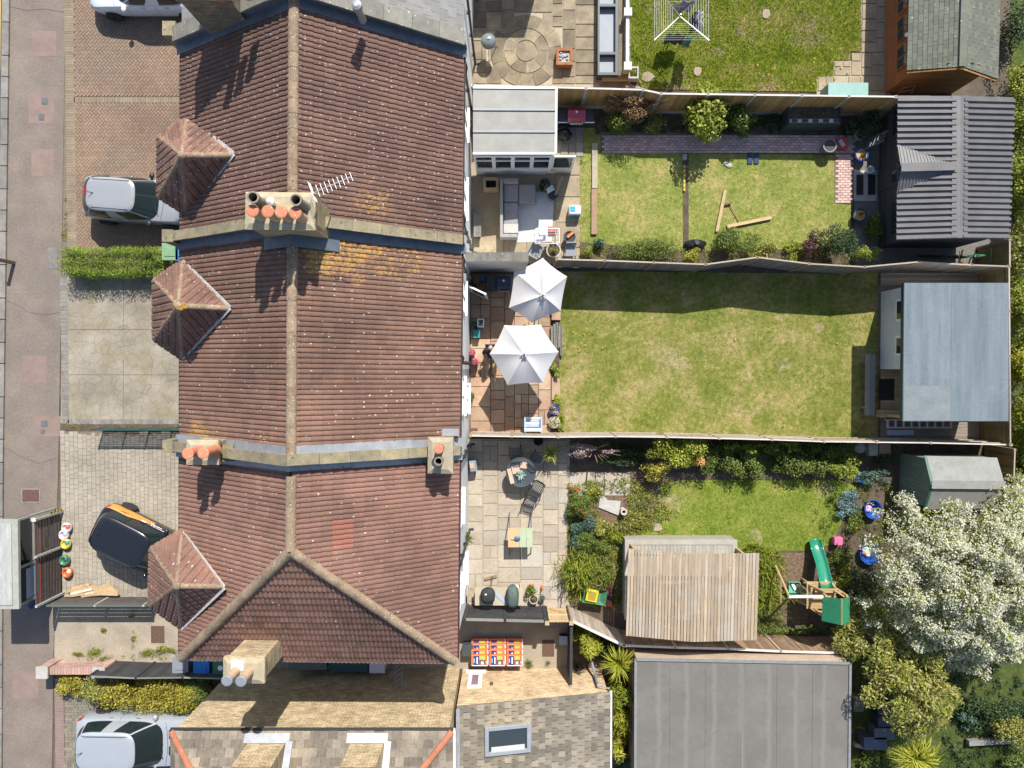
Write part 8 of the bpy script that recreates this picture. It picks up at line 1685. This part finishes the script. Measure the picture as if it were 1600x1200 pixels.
for i, (x, y, w, h_, rz, lb) in enumerate(((818, 727, .27, .24, -.1, 'small square card on the upper part of the round table'), (806, 734, .3, .3, .2, 'middle card sheet on the round table'), (798, 744, .16, .6, .25, 'long folded card at the left of the round table'))): q = P(x, y, .78); MB().box((q.x, q.y, .765 + .012 * i), (w, h_, .02), rz, .03).build('card', m_card, None, lb, 'card', loc=(q.x, q.y, .75))
strap('table_plant', 'pale striped leafy plant on the round table', 813, 742, 46, .2, .05, leafm('pale_stripe', [(0, (.3, .42, .36)), (1, (.6, .68, .62))]), .77, .14)
def lattice_chair(label, px, py, rz):
    c = P(px, py, .44); t = thing('lattice_chair', label, 'chair', (c.x, c.y, 0), rz, 'cast metal chairs round the table'); X = Matrix.Translation((c.x, c.y, 0)) @ Matrix.Rotation(rz, 4, 'Z'); kd_ = bpy.data.materials.get('cast_dark') or plain('cast_dark', (.05, .058, .07), .4, .5)
    def L(m): m.v = [tuple(X @ Vector(q)) for q in m.v]; return m
    m = MB()
    for i in range(7): u = -.2 + i * .066; m.bar((u, -.21, .44), (u, .21, .44), .022, .016); m.bar((-.21, u, .447), (.21, u, .447), .022, .014)
    L(m).build('seat', kd_, t); m = MB()
    for i in range(6): u = -.17 + i * .068; m.bar((u, -.23, .5), (u * .9, -.34, .92), .018, .014)
    for z in (.55, .66, .77): m.bar((-.19, -.245 - (z - .5) * .26, z), (.19, -.245 - (z - .5) * .26, z), .018, .014)
    m.tube([(-.22, -.22, .44), (-.21, -.33, .86), (-.1, -.36, .94), (.1, -.36, .94), (.21, -.33, .86), (.22, -.22, .44)], .018, 6); L(m).build('backrest', kd_, t)
    for s_ in (-1, 1):
        L(MB().tube([(s_ * .22, -.26, .66), (s_ * .25, .0, .68), (s_ * .25, .19, .64), (s_ * .22, .2, .44)], .016, 6)).build('armrest', kd_, t)
        for y in (-.2, .2): L(MB().tube([(s_ * .2, y, .44), (s_ * .23, y * 1.15, 0)], .018, 6)).build('leg', kd_, t)
lattice_chair('dark lattice chair in full sun, nearest the folding work table', 827, 785, R(160)); lattice_chair('dark lattice chair touching the lower right of the round table', 838, 763, R(150)); lattice_chair('lattice chair in shade at the upper right of the round table', 838, 717, R(-40)); lattice_chair('lattice chair in shade above the round table', 806, 708, R(5))
wt = thing('work_table', 'folding work table with one orange and two pale green boards', 'table', P(812, 840)); z = .8; kt = plain('work_grey', (.1, .1, .11), .5)
for i, (x0, x1, mt) in enumerate(((794, 811, plain('apricot_board', (.62, .36, .19), .6)), (811.5, 822, plain('pale_green_board', (.36, .42, .27), .6)), (822.5, 832, None))): a, b = P(x0, 855, z), P(x1, 825, z); MB().bx(a.x, b.x, a.y, b.y, z - .03, z).build('board', mt or bpy.data.materials['pale_green_board'], wt)
for x in (796, 830):
    for s_ in (-1, 1): q = P(x, 840 + s_ * 12, z); MB().bar((q.x, q.y, z - .03), (q.x, q.y - s_ * .55, 0), .04).build('leg', kt, wt)
MB().bar(P(796, 840, .3), P(830, 840, .3), .04).build('cross_bar', kt, wt)
q = P(806, 841, z); tl_ = thing('hand_tool', 'blue grey handled tool lying on the orange board', 'tool', (q.x, q.y, z)); MB().ball((q.x + .05, q.y, z + .05), (.13, .1, .045), 10, 6).build('blade', plain('tool_blue', (.06, .12, .2), .4), tl_); MB().tube([(q.x - .05, q.y - .02, z + .04), (q.x - .18, q.y - .02, z + .03)], .03, 7).build('handle', m_timber, tl_)
ch_ = thing('cushion_box', 'grey tilted seat box against the white rear wall', 'chair', P(738, 728)); q = P(739, 728, .6); MB().box((q.x, q.y, .45), (.28, .42, .3), .15, .2).build('seat', M_('seat_grey', (.26, .3, .32), (.2, .24, .26), s=6), ch_, bevel=.03); MB().box((q.x - .03, q.y, .61), (.18, .2, .03), .15, .2).build('pad', m_card, ch_); MB().bx(q.x - .1, q.x + .1, q.y - .15, q.y + .15, 0, .28).build('stand', kt, ch_)
strap('wall_basket', 'strappy green plant in a wall basket on the rear wall', 731, 841, 50, .3, .035, L_mid, 1.2, .15, pot=True)
# barbecue table
tb2 = thing('patio_table', 'long pale table carrying the two covered barbecues', 'table', P(780, 933)); a, b = P(742, 946, .75), P(817, 918, .75); MB().bx(a.x, b.x, a.y, b.y, .71, .75).build('table_top', M_('pale_top', (.46, .4, .3), (.38, .33, .25), s=3), tb2)
for x in (a.x + .08, b.x - .08):
    for y in (a.y + .08, b.y - .08): MB().bx(x - .03, x + .03, y - .03, y + .03, 0, .71).build('leg', m_timber, tb2)
q0, q1 = P(771, 924, .76), P(792, 944, .76); MB().bar(q0 + Vector((0, 0, .01)), q1 + Vector((0, 0, .01)), .1, .012).build('blue_strip', kb_, tb2)
m_cov = M_('black_cover', (.035, .04, .04), (.022, .025, .026), s=5, bump=.5)
def covered(label, px, py, rx, ry, h, mat, z0=.75, ex=3):
    c = P(px, py, z0 + h); t = thing('covered_barbecue', label, 'barbecue', (c.x, c.y, z0)); m = MB().ball((0, 0, 0), (1, 1, 1), 24, 12); vs = []
    for x, y, z in m.v: a = math.atan2(y, x); k = 1 + .03 * math.sin(9 * a + 4 * z) * (1 if z < .5 else .3); vs.append((c.x + math.copysign(abs(x) ** .7, x) * rx * k, c.y + math.copysign(abs(y) ** .7, y) * ry * k, z0 + (h * (z * .5 + .5)) ** 1.0))
    m.v = vs; m.build('cover', mat, t, smooth=True); MB().tube([(c.x + rx * .95 * math.cos(a), c.y + ry * .95 * math.sin(a), z0 + .12) for a in np.linspace(0, 6.283, 25)], .015, 5).build('hem_cord', mat, t); return t
covered('small black covered barbecue on the pale table', 762, 934, .28, .3, .5, m_cov); t = covered('dark green covered barbecue tapering to a point', 801, 936, .24, .44, .6, M_('green_cover', (.09, .13, .115), (.06, .09, .08), s=5, bump=.5)); q = P(801, 934, 1.36); MB().bar((q.x, q.y + .2, 1.34), (q.x, q.y - .2, 1.34), .03, .03).build('seam_ridge', bpy.data.materials['green_cover'], t); q = P(759, 929, 1.26); MB().box((q.x, q.y, 1.255), (.08, .05, .006)).build('label', m_pvc, bpy.data.objects['covered_barbecue'])
MB().ball(tuple(P(807, 917, .85)), (.1, .08, .09), 12, 8).build('white_bowl', m_pvc, None, 'white bowl at the top end of the pale patio table', 'bowl', smooth=True)
bm2 = thing('broom', 'brown broom lying on the slabs above the pale table', 'broom', P(768, 905)); MB().tube([P(768, 918, .75), P(769, 900, .1)], .014, 6).build('handle', m_blk, bm2); MB().bar(P(757, 905, .08), P(776, 900, .08), .09, .07).build('head', M_('broom_head', (.3, .22, .12), (.2, .14, .08), s=20), bm2)
pot_plant('pale round pot with low green plant at the gate corner', 834, 937, .17, .35, m_cpost, L_hedge, 120, .8, .08, .06); pot_plant('small grey pot right of the pale round pot', 847, 935, .12, .3, m_binS, L_blue, 90, 1, .12, .06); t = pot_plant('leafy potted plant with yellow tips above the pale round pot', 829, 919, .14, .3, m_terra, L_mid, 190, 1.7, .25, .1); MB().lathe(tuple(P(847, 916, 0)), [(.07, 0), (.05, .2), (.01, .42)], 8).build('orange_cone', m_orange, None, 'bright orange pointed object on the slabs by the gate', 'cone')
pot_plant('dark empty pot at the top of the patio by the slatted fence', 841, 689, .18, .3, m_blk, fill=m_soot); shrub('potted_plant', 'red flowering pot at the corner of the patio bed', 897, 766, 9, 8, .4, L_mid, 160, .06, cat='plant', extra=[('flowers', L_red, 40, .07)], k=6); shrub('potted_plant', 'pink flowering pot by the strappy clump and the wheelbarrow', 927, 908, 8, 7, .4, L_dark, 90, .06, cat='plant', extra=[('flowers', L_pink, 60, .08)], k=5)
# wheelbarrow
wbw = thing('wheelbarrow', 'green wheelbarrow carrying a yellow tray of soil', 'wheelbarrow', P(928, 931)); rz = R(-12); c = P(929, 931, .5); X = Matrix.Translation((c.x, c.y, 0)) @ Matrix.Rotation(rz, 4, 'Z'); m_wg = M_('barrow_green', (.07, .22, .11), (.05, .16, .08), s=5, spots=[((.3, .3, .25), 6, .1)])
def Lb(m): m.v = [tuple(X @ Vector(q)) for q in m.v]; return m
Lb(MB().add([(-.3,-.2,.28),(.28,-.2,.28),(.28,.2,.28),(-.3,.2,.28),(-.45,-.34,.55),(.48,-.3,.52),(.48,.3,.52),(-.45,.34,.55)], [(0,3,2,1),(0,1,5,4),(1,2,6,5),(2,3,7,6),(3,0,4,7)])).build('tray', m_wg, wbw, solid=.01); Lb(MB().bx(-.34, .12, -.24, .24, .45, .6)).build('yellow_tray', plain('yellow_tray', (.62, .47, .01), .5), wbw, bevel=.03); Lb(MB().bx(-.26, .04, -.17, .17, .6, .606)).build('soil', M_('yellow_soil', (.35, .26, .03), (.25, .19, .04), s=20), wbw)
for s_ in (-1, 1): Lb(MB().tube([(.7, s_ * .12, .25), (-.3, s_ * .26, .4), (-.75, s_ * .3, .55)], .016, 6)).build('handle', m_steel, wbw); Lb(MB().bar((-.25, s_ * .24, .35), (-.3, s_ * .28, 0), .03)).build('leg', m_steel, wbw)
Lb(MB().tube([(.68 + .0, -.05, .2), (.68, .05, .2)], .2, 16)).build('wheel', m_tyre, wbw)
rdx = thing('red_crate', 'faded red folded crate beside the wheelbarrow', 'crate', P(950, 930)); 
for y0_, y1_ in ((918, 926), (928, 936), (938, 948)): px_box(945, y0_, 956, y1_, .05, .25).build('panel', M_('faded_red', (.4, .1, .08), (.3, .09, .07), s=6) if 'faded_red' not in bpy.data.materials else bpy.data.materials['faded_red'], rdx)
# slabs and stones
q = [P2(x, y, .08) for x, y in ((938, 775), (946, 777), (950, 782), (970, 783), (967, 806), (935, 793))]; MB().prism(q, .02, .08).build('stepping_slab', m_cpost, None, 'pale broken stone slab lying in the patio bed', 'slab', bevel=.01); q = [P2(x, y, .07) for x, y in ((1018, 815), (1026, 812), (1036, 826), (1032, 830), (1021, 830))]; MB().prism(q, .0, .05).build('stepping_slab', m_slabB, None, 'tan stepping stone near the top of the grey plinth', 'slab')
c = P(975, 800, .4); cp_ = thing('chimney_pot_planter', 'short pale chimney pot standing beside the broken slab', 'planter', (c.x, c.y, 0)); MB().lathe((c.x, c.y, 0), [(.12, 0), (.1, .1), (.1, .32), (.13, .34), (.13, .4), (.07, .4), (.07, .2)], 16).build('pot', M_('pale_pot', (.5, .44, .38), (.42, .36, .3), s=6), cp_); MB().lathe((c.x, c.y, .2), [(.07, 0), (.07, .01)], 10).build('hole', m_soot, cp_)
for x, y, rx, ry, lb in ((965, 766, .1, .1, 'white jagged rock on the stone path edge'), (975, 713, .1, .13, 'smooth pale rock under the lilac blossom'), (1345, 700, .25, .22, 'flat grey slab beside the fence near the green shed')): q = P(x, y, .1); m = MB().ball((q.x, q.y, .06), (rx, ry, .08), 7, 5); m.v = [(a + rg.normal() * .012, b + rg.normal() * .012, max(0, z)) for a, b, z in m.v]; m.build('rock', m_cpost, None, lb, 'rock')
for x0, y0_, x1, y1_, lb in ((1358, 694, 1372, 712, 'pale leaning slab right of the grey slab by the fence'), (1374, 694, 1392, 716, 'pinkish leaning slab nearest the green shed')): px_box(x0, y0_, x1, y1_, .02, .3).build('leaning_slab', m_slabC if x0 > 1370 else m_cpost, None, lb, 'slab')
# play tower, slide and swing
pt = thing('play_tower', 'wooden play tower with green canvas roof, slide and swing', 'play tower', P(1295, 935)); m_can = M_('green_canvas', (.025, .22, .10), (.02, .17, .08), s=4, bump=.15, fine=.08); m_gpl = plain('green_slide', (.015, .20, .11), .18, coat=.7, dirt=.1); m_pw = M_('play_wood', (.45, .31, .15), (.36, .24, .11), s=4)
zt_ = 2.75; r0_, r1_ = P(1315.5, 936, zt_), P(1315.5, 977, zt_); l0, l1 = P(1285, 932, 2.15), P(1284, 970, 2.15); g0, g1 = P(1328, 932, 2.15), P(1328, 972, 2.15)
MB().sheet([l1, r1_, r0_, l0]).build('canvas_roof', m_can, pt, solid=.008); MB().sheet([r1_, g1, g0, r0_]).build('canvas_roof', m_can, pt, solid=.008)
xa, xb = l0.x + .12, g0.x - .12; ya_, yb_2 = l1.y + .12, l0.y + .02; zd = 1.2
for x in (xa, xb):
    for y in (ya_, yb_2): MB().bx(x - .04, x + .04, y - .04, y + .04, 0, 2.2).build('post', m_pw, pt)
MB().bar((r0_.x, r0_.y, zt_ - .04), (r1_.x, r1_.y, zt_ - .04), .05).build('ridge_beam', m_pw, pt)
pieces('floor_board', [(MB().bx(xa - .3, xb + .05, ya_ + (yb_2 + .25 - ya_) * i / 10 + .005, ya_ + (yb_2 + .25 - ya_) * (i + 1) / 10 - .005, zd - .03, zd).mesh('floor_board', m_pw), Matrix()) for i in range(10)], pt, m_pw)
for y in (ya_, yb_2 + .04): 
    for z in (1.5, 1.8): MB().bx(xa, xb, y - .02, y + .02, z - .05, z + .05).build('guard_rail', m_pw, pt)
MB().bar(P(1256, 910, .9), P(1288, 925, 2.0), .05, .09).build('brace', m_pw, pt); MB().bar(P(1256, 943, .9), P(1284, 962, 1.6), .05, .09).build('brace', m_pw, pt); MB().bar(P(1304, 922, 1.9), P(1322, 934, 2.1), .05, .08).build('brace', m_pw, pt)
its = []
for i in range(5): z = .25 + i * .22; x = xa - .12 - (4 - i) * .08; its.append((MB().bx(x - .05, x + .06, ya_ + .1, yb_2 - .15, z - .025, z + .02).mesh('step', m_pw), Matrix()))
pieces('step', its, pt, m_pw)
for y in (ya_ + .08, yb_2 - .13): MB().bar((xa - .12 - .42, y, .1), (xa - .1, y, 1.2), .04, .1, up=(0, 1, 0)).build('ladder_side', m_pw, pt)
# slide
pts = [P(1292, 921, 1.25), P(1289, 912, 1.2), P(1286.5, 900, 1.02), P(1284, 888, .82), P(1281, 876, .6), P(1277, 864, .38), P(1274, 854, .22), P(1272.5, 846, .17), P(1272, 842, .15)]
m = MB(); prof = [(-.25, .14), (-.215, .13), (-.19, .02), (-.1, -.015), (.1, -.015), (.19, .02), (.215, .13), (.25, .14)]; vs = []
for i, p in enumerate(pts):
    d = (pts[min(i + 1, len(pts) - 1)] - pts[max(i - 1, 0)]); d.z = 0; s_ = Vector((-d.y, d.x, 0)).normalized(); vs += [p + s_ * a + Vector((0, 0, b)) for a, b in prof]
n = len(prof); m.add(vs, [(i * n + j, i * n + j + 1, (i + 1) * n + j + 1, (i + 1) * n + j) for i in range(len(pts) - 1) for j in range(n - 1)]); m.build('slide', m_gpl, pt, smooth=True, solid=.012, sub=1)
# swing
sw0, sw1 = P(1232, 932, 2.1), P(1286, 932, 2.15); MB().bar(sw0, sw1, .09, .09).build('swing_beam', m_capw, pt); MB().bar(sw0 + Vector((-.02, 0, -.06)), sw0 + Vector((.22, 0, -.06)), .12, .14).build('beam_bracket', m_gpl, pt)
MB().tube([P(1206, 871, 0), sw0 + Vector((.0, .05, 0))], .045, 8).build('swing_leg', m_pw, pt); MB().tube([P(1196, 971, 0), sw0 + Vector((.0, -.05, 0))], .045, 8).build('swing_leg', M_('dark_leg', (.2, .15, .06), (.15, .11, .05)), pt); MB().bar(P(1220, 906, .6), P(1220, 948, .6), .03).build('cross_bar', m_pw, pt)
c = P(1240, 917, .5); MB().add([(c.x-.2,c.y-.18,.42),(c.x+.2,c.y-.18,.42),(c.x+.2,c.y+.18,.42),(c.x-.2,c.y+.18,.42),(c.x-.21,c.y-.2,.6),(c.x+.21,c.y-.2,.6),(c.x+.21,c.y+.2,.6),(c.x-.21,c.y+.2,.6)], [(0,1,2,3),(4,5,1,0),(5,6,2,1),(6,7,3,2),(7,4,0,3)]).build('swing_seat', plain('pale_green_seat', (.12, .38, .26), .4), pt, solid=.02)
MB().box((c.x + .02, c.y, .48), (.1, .28, .03), .5).build('seat_strap', m_pvc, pt)
for x, y in ((.2, .18), (.2, -.18)): MB().tube([(c.x + x, c.y + y, .6), (sw0.x + .9, sw0.y, 2.05)], .008, 4).build('rope', m_pvc, pt)
def bowl(label, px, py, r, h, tilt, stuff):
    c = P(px, py, h * .6); t = thing('blue_bowl', label, 'bowl', (c.x, c.y, 0), 0, 'blue plastic bowls of toys'); X = Matrix.Translation((c.x, c.y, 0)) @ Euler((tilt[0], tilt[1], 0)).to_matrix().to_4x4(); m = MB().lathe((0, 0, 0), [(r * .05, .03), (r * .7, .03), (r * .95, h), (r * 1.05, h), (r, h - .01), (r * .75, .06)], 26, sx=1, sy=1.1)
    m.f = m.f[:-2]; m.v = [tuple(X @ Vector(q)) for q in m.v]; m.build('bowl', plain('bowl_blue', (.015, .08, .34), .3, coat=.4) if 'bowl_blue' not in bpy.data.materials else bpy.data.materials['bowl_blue'], t, smooth=False); m = MB().lathe((0, 0, .05), [(r * .74, 0), (r * .74, .01)], 20); m.v = [tuple(X @ Vector(q)) for q in m.v]; m.build('bowl_floor', bpy.data.materials['bowl_blue'], t)
    for i, (dx, dy, s_, col) in enumerate(stuff): q = X @ Vector((dx * r, dy * r, .12)); MB().ball(tuple(q), (s_, s_ * .8, .07), 9, 6).build('toy', plain('toy_col', col, .5), t)
bowl('blue bowl holding lilac pink toys, below the pale leafy sprig', 1362, 795, .33, .34, (0, 0), [(-.25, .05, .14, (.55, .35, .6)), (-.35, -.2, .1, (.6, .3, .5)), (-.05, -.1, .1, (.5, .4, .62)), (.3, .5, .08, (.3, .2, .2))])
bowl('blue bowl heaped with cream and mixed toys beside the blossom tree', 1357, 864, .38, .3, (0, 0), [(-.2, .3, .16, (.6, .6, .55)), (-.1, 0, .14, (.58, .48, .3)), (-.4, -.05, .1, (.5, .1, .15)), (.1, .3, .12, (.5, .6, .65)), (-.3, .4, .1, (.15, .4, .2)), (.0, -.25, .1, (.62, .55, .35))])
bowl('pale blue bowl under the pale leafy sprig near the shed', 1345, 742, .25, .25, (0, 0), [(.1, 0, .1, (.3, .4, .55)), (-.2, .1, .08, (.6, .6, .62))])
px_box(1304, 840, 1317, 852, .1, .38).build('toy_house', plain('pink_plastic', (.65, .14, .28), .45), None, 'small pink plastic toy box on the bed by the slide', 'toy', bevel=.02)
MB().lathe(tuple(P(1380, 868, 2.3)), [(.08, -.05), (.09, .05), (.02, .09)], 8).build('bird_feeder', m_orange, None, 'orange feeder hanging in the edge of the blossom tree', 'feeder')
# ---- compost bags
cols = [plain('bag_orange', (.62, .15, .05), .45), plain('bag_navy', (.02, .04, .16), .45), plain('bag_white', (.72, .72, .74), .45), plain('bag_lime', (.35, .45, .08), .5), plain('bag_sky', (.2, .45, .7), .5), plain('bag_dark', (.12, .09, .08), .6)]
for ci, (x0, x1) in enumerate(((736, 763), (764, 790), (791, 817))):
    for k in range(4):
        zt2 = .22 + k * .15; yt, yb3 = (1012 + k * 5.2, 1040 - (3 - k) * 1.5) if True else 0; nm = ('left', 'middle', 'right')[ci]; nk = ('lowest', 'second lowest', 'second highest', 'topmost')[k]
        a, b = P(x0, 1041 - (1 if k < 3 else 0), zt2), P(x1, 1022 - (3 - k) * 4.4, zt2)
        b.y = P(0, 1024, .7).y + (3 - k) * .16; a.y = P(0, 1041, .7).y + (3 - k) * .02
        t = thing('compost_bag', '%s orange and navy compost bag in the %s stack of the yard' % (nk, nm), 'bag', ((a.x + b.x) / 2, (a.y + b.y) / 2, max(0, zt2 - .15)), 0, 'stacked compost bags in the bin yard')
        MB().bx(a.x, b.x, a.y, b.y, zt2 - .147, zt2).build('sack', cols[0], t, bevel=.03); MB().bx(a.x + .03, b.x - .03, a.y - .003, a.y + .04, zt2 - .05, zt2 + .002).build('seam', cols[2], t); MB().bx(b.x - .05, b.x + .002, a.y + .05, b.y - .03, zt2 - .05, zt2 + .0015).build('seam', cols[2], t); w, h_ = b.x - a.x, b.y - a.y; e = .0
        def pr2(u0, u1, v0, v1, mt, nm2='print', lift=.003): MB().bx(a.x + w * u0, a.x + w * u1, a.y + h_ * v0, a.y + h_ * v1, zt2 - .02, zt2 + lift).build(nm2, mt, t)
        pr2(.05, .95, .07, .93, cols[0]); pr2(.14, .46, .08, .92, cols[1], lift=.006); pr2(.47, .84, .12, .55, cols[5], lift=.006); pr2(.5, .8, .58, .9, cols[3], lift=.007); pr2(.16, .22, .3, .7, cols[4], lift=.009); pr2(.32, .39, .2, .8, cols[2], lift=.009); pr2(.58, .72, .16, .4, cols[2], lift=.009); pr2(.87, .92, .25, .4, cols[2], lift=.006)
crate('grey_crate', 'dark grey crate with pale lid left of the compost bags', 722, 1008, 739, 1026, .5, plain('dark_crate', (.05, .055, .055), .6)); crate('pet_box', 'small dark box with white rim beside the yard divider', 874, 994, 887, 1008, .35, plain('navy_box', (.02, .04, .07), .5), lid=plain('blue_white', (.4, .48, .55), .5)); cover('drain_cover', 'dark square drain cover set in the bin yard floor', 847, 1000, 866, 1026, m_iron)
q = P(901, 1045, .2); MB().ball(tuple(q), (.09, .14, .12), 8, 6).build('gas_bottle', m_blk, None, 'small black object on the passage floor beside the drainpipe', 'object')
# ---- dark crates under the loquat
for i, (x0, y0_, x1, y1_, lb) in enumerate(((1372, 1104, 1400, 1118, 'upper dark blue crate under the olive yellow tree'), (1372, 1120, 1402, 1136, 'second dark crate under the olive yellow tree'), (1366, 1138, 1398, 1156, 'large grey lidded crate beside the yellow palm'), (1350, 1152, 1386, 1172, 'speckled blue crate at the grass edge'), (1334, 1092, 1350, 1112, 'brown box near the flat roof edge in shade'))): crate('garden_crate', lb, x0, y0_, x1, y1_, .6, plain('crate_col', ((.03, .05, .09), (.04, .05, .08), (.13, .13, .15), (.09, .11, .18), (.16, .13, .1))[i], .6), group='crates under the olive yellow tree')
a, b = P(1512, 1160, .2), P(1585, 1156, .2); MB().bar(a, b, .2, .2).build('sleeper', m_bdGrey, None, 'grey timber sleeper edging the shaded grass', 'timber'); a, b = P(1334, 1162, .2), P(1348, 1166, .2); MB().bar(a, b, .15, .2).build('sleeper', m_bdPale, None, 'short pale sleeper beside the flat roof at the bottom', 'timber')
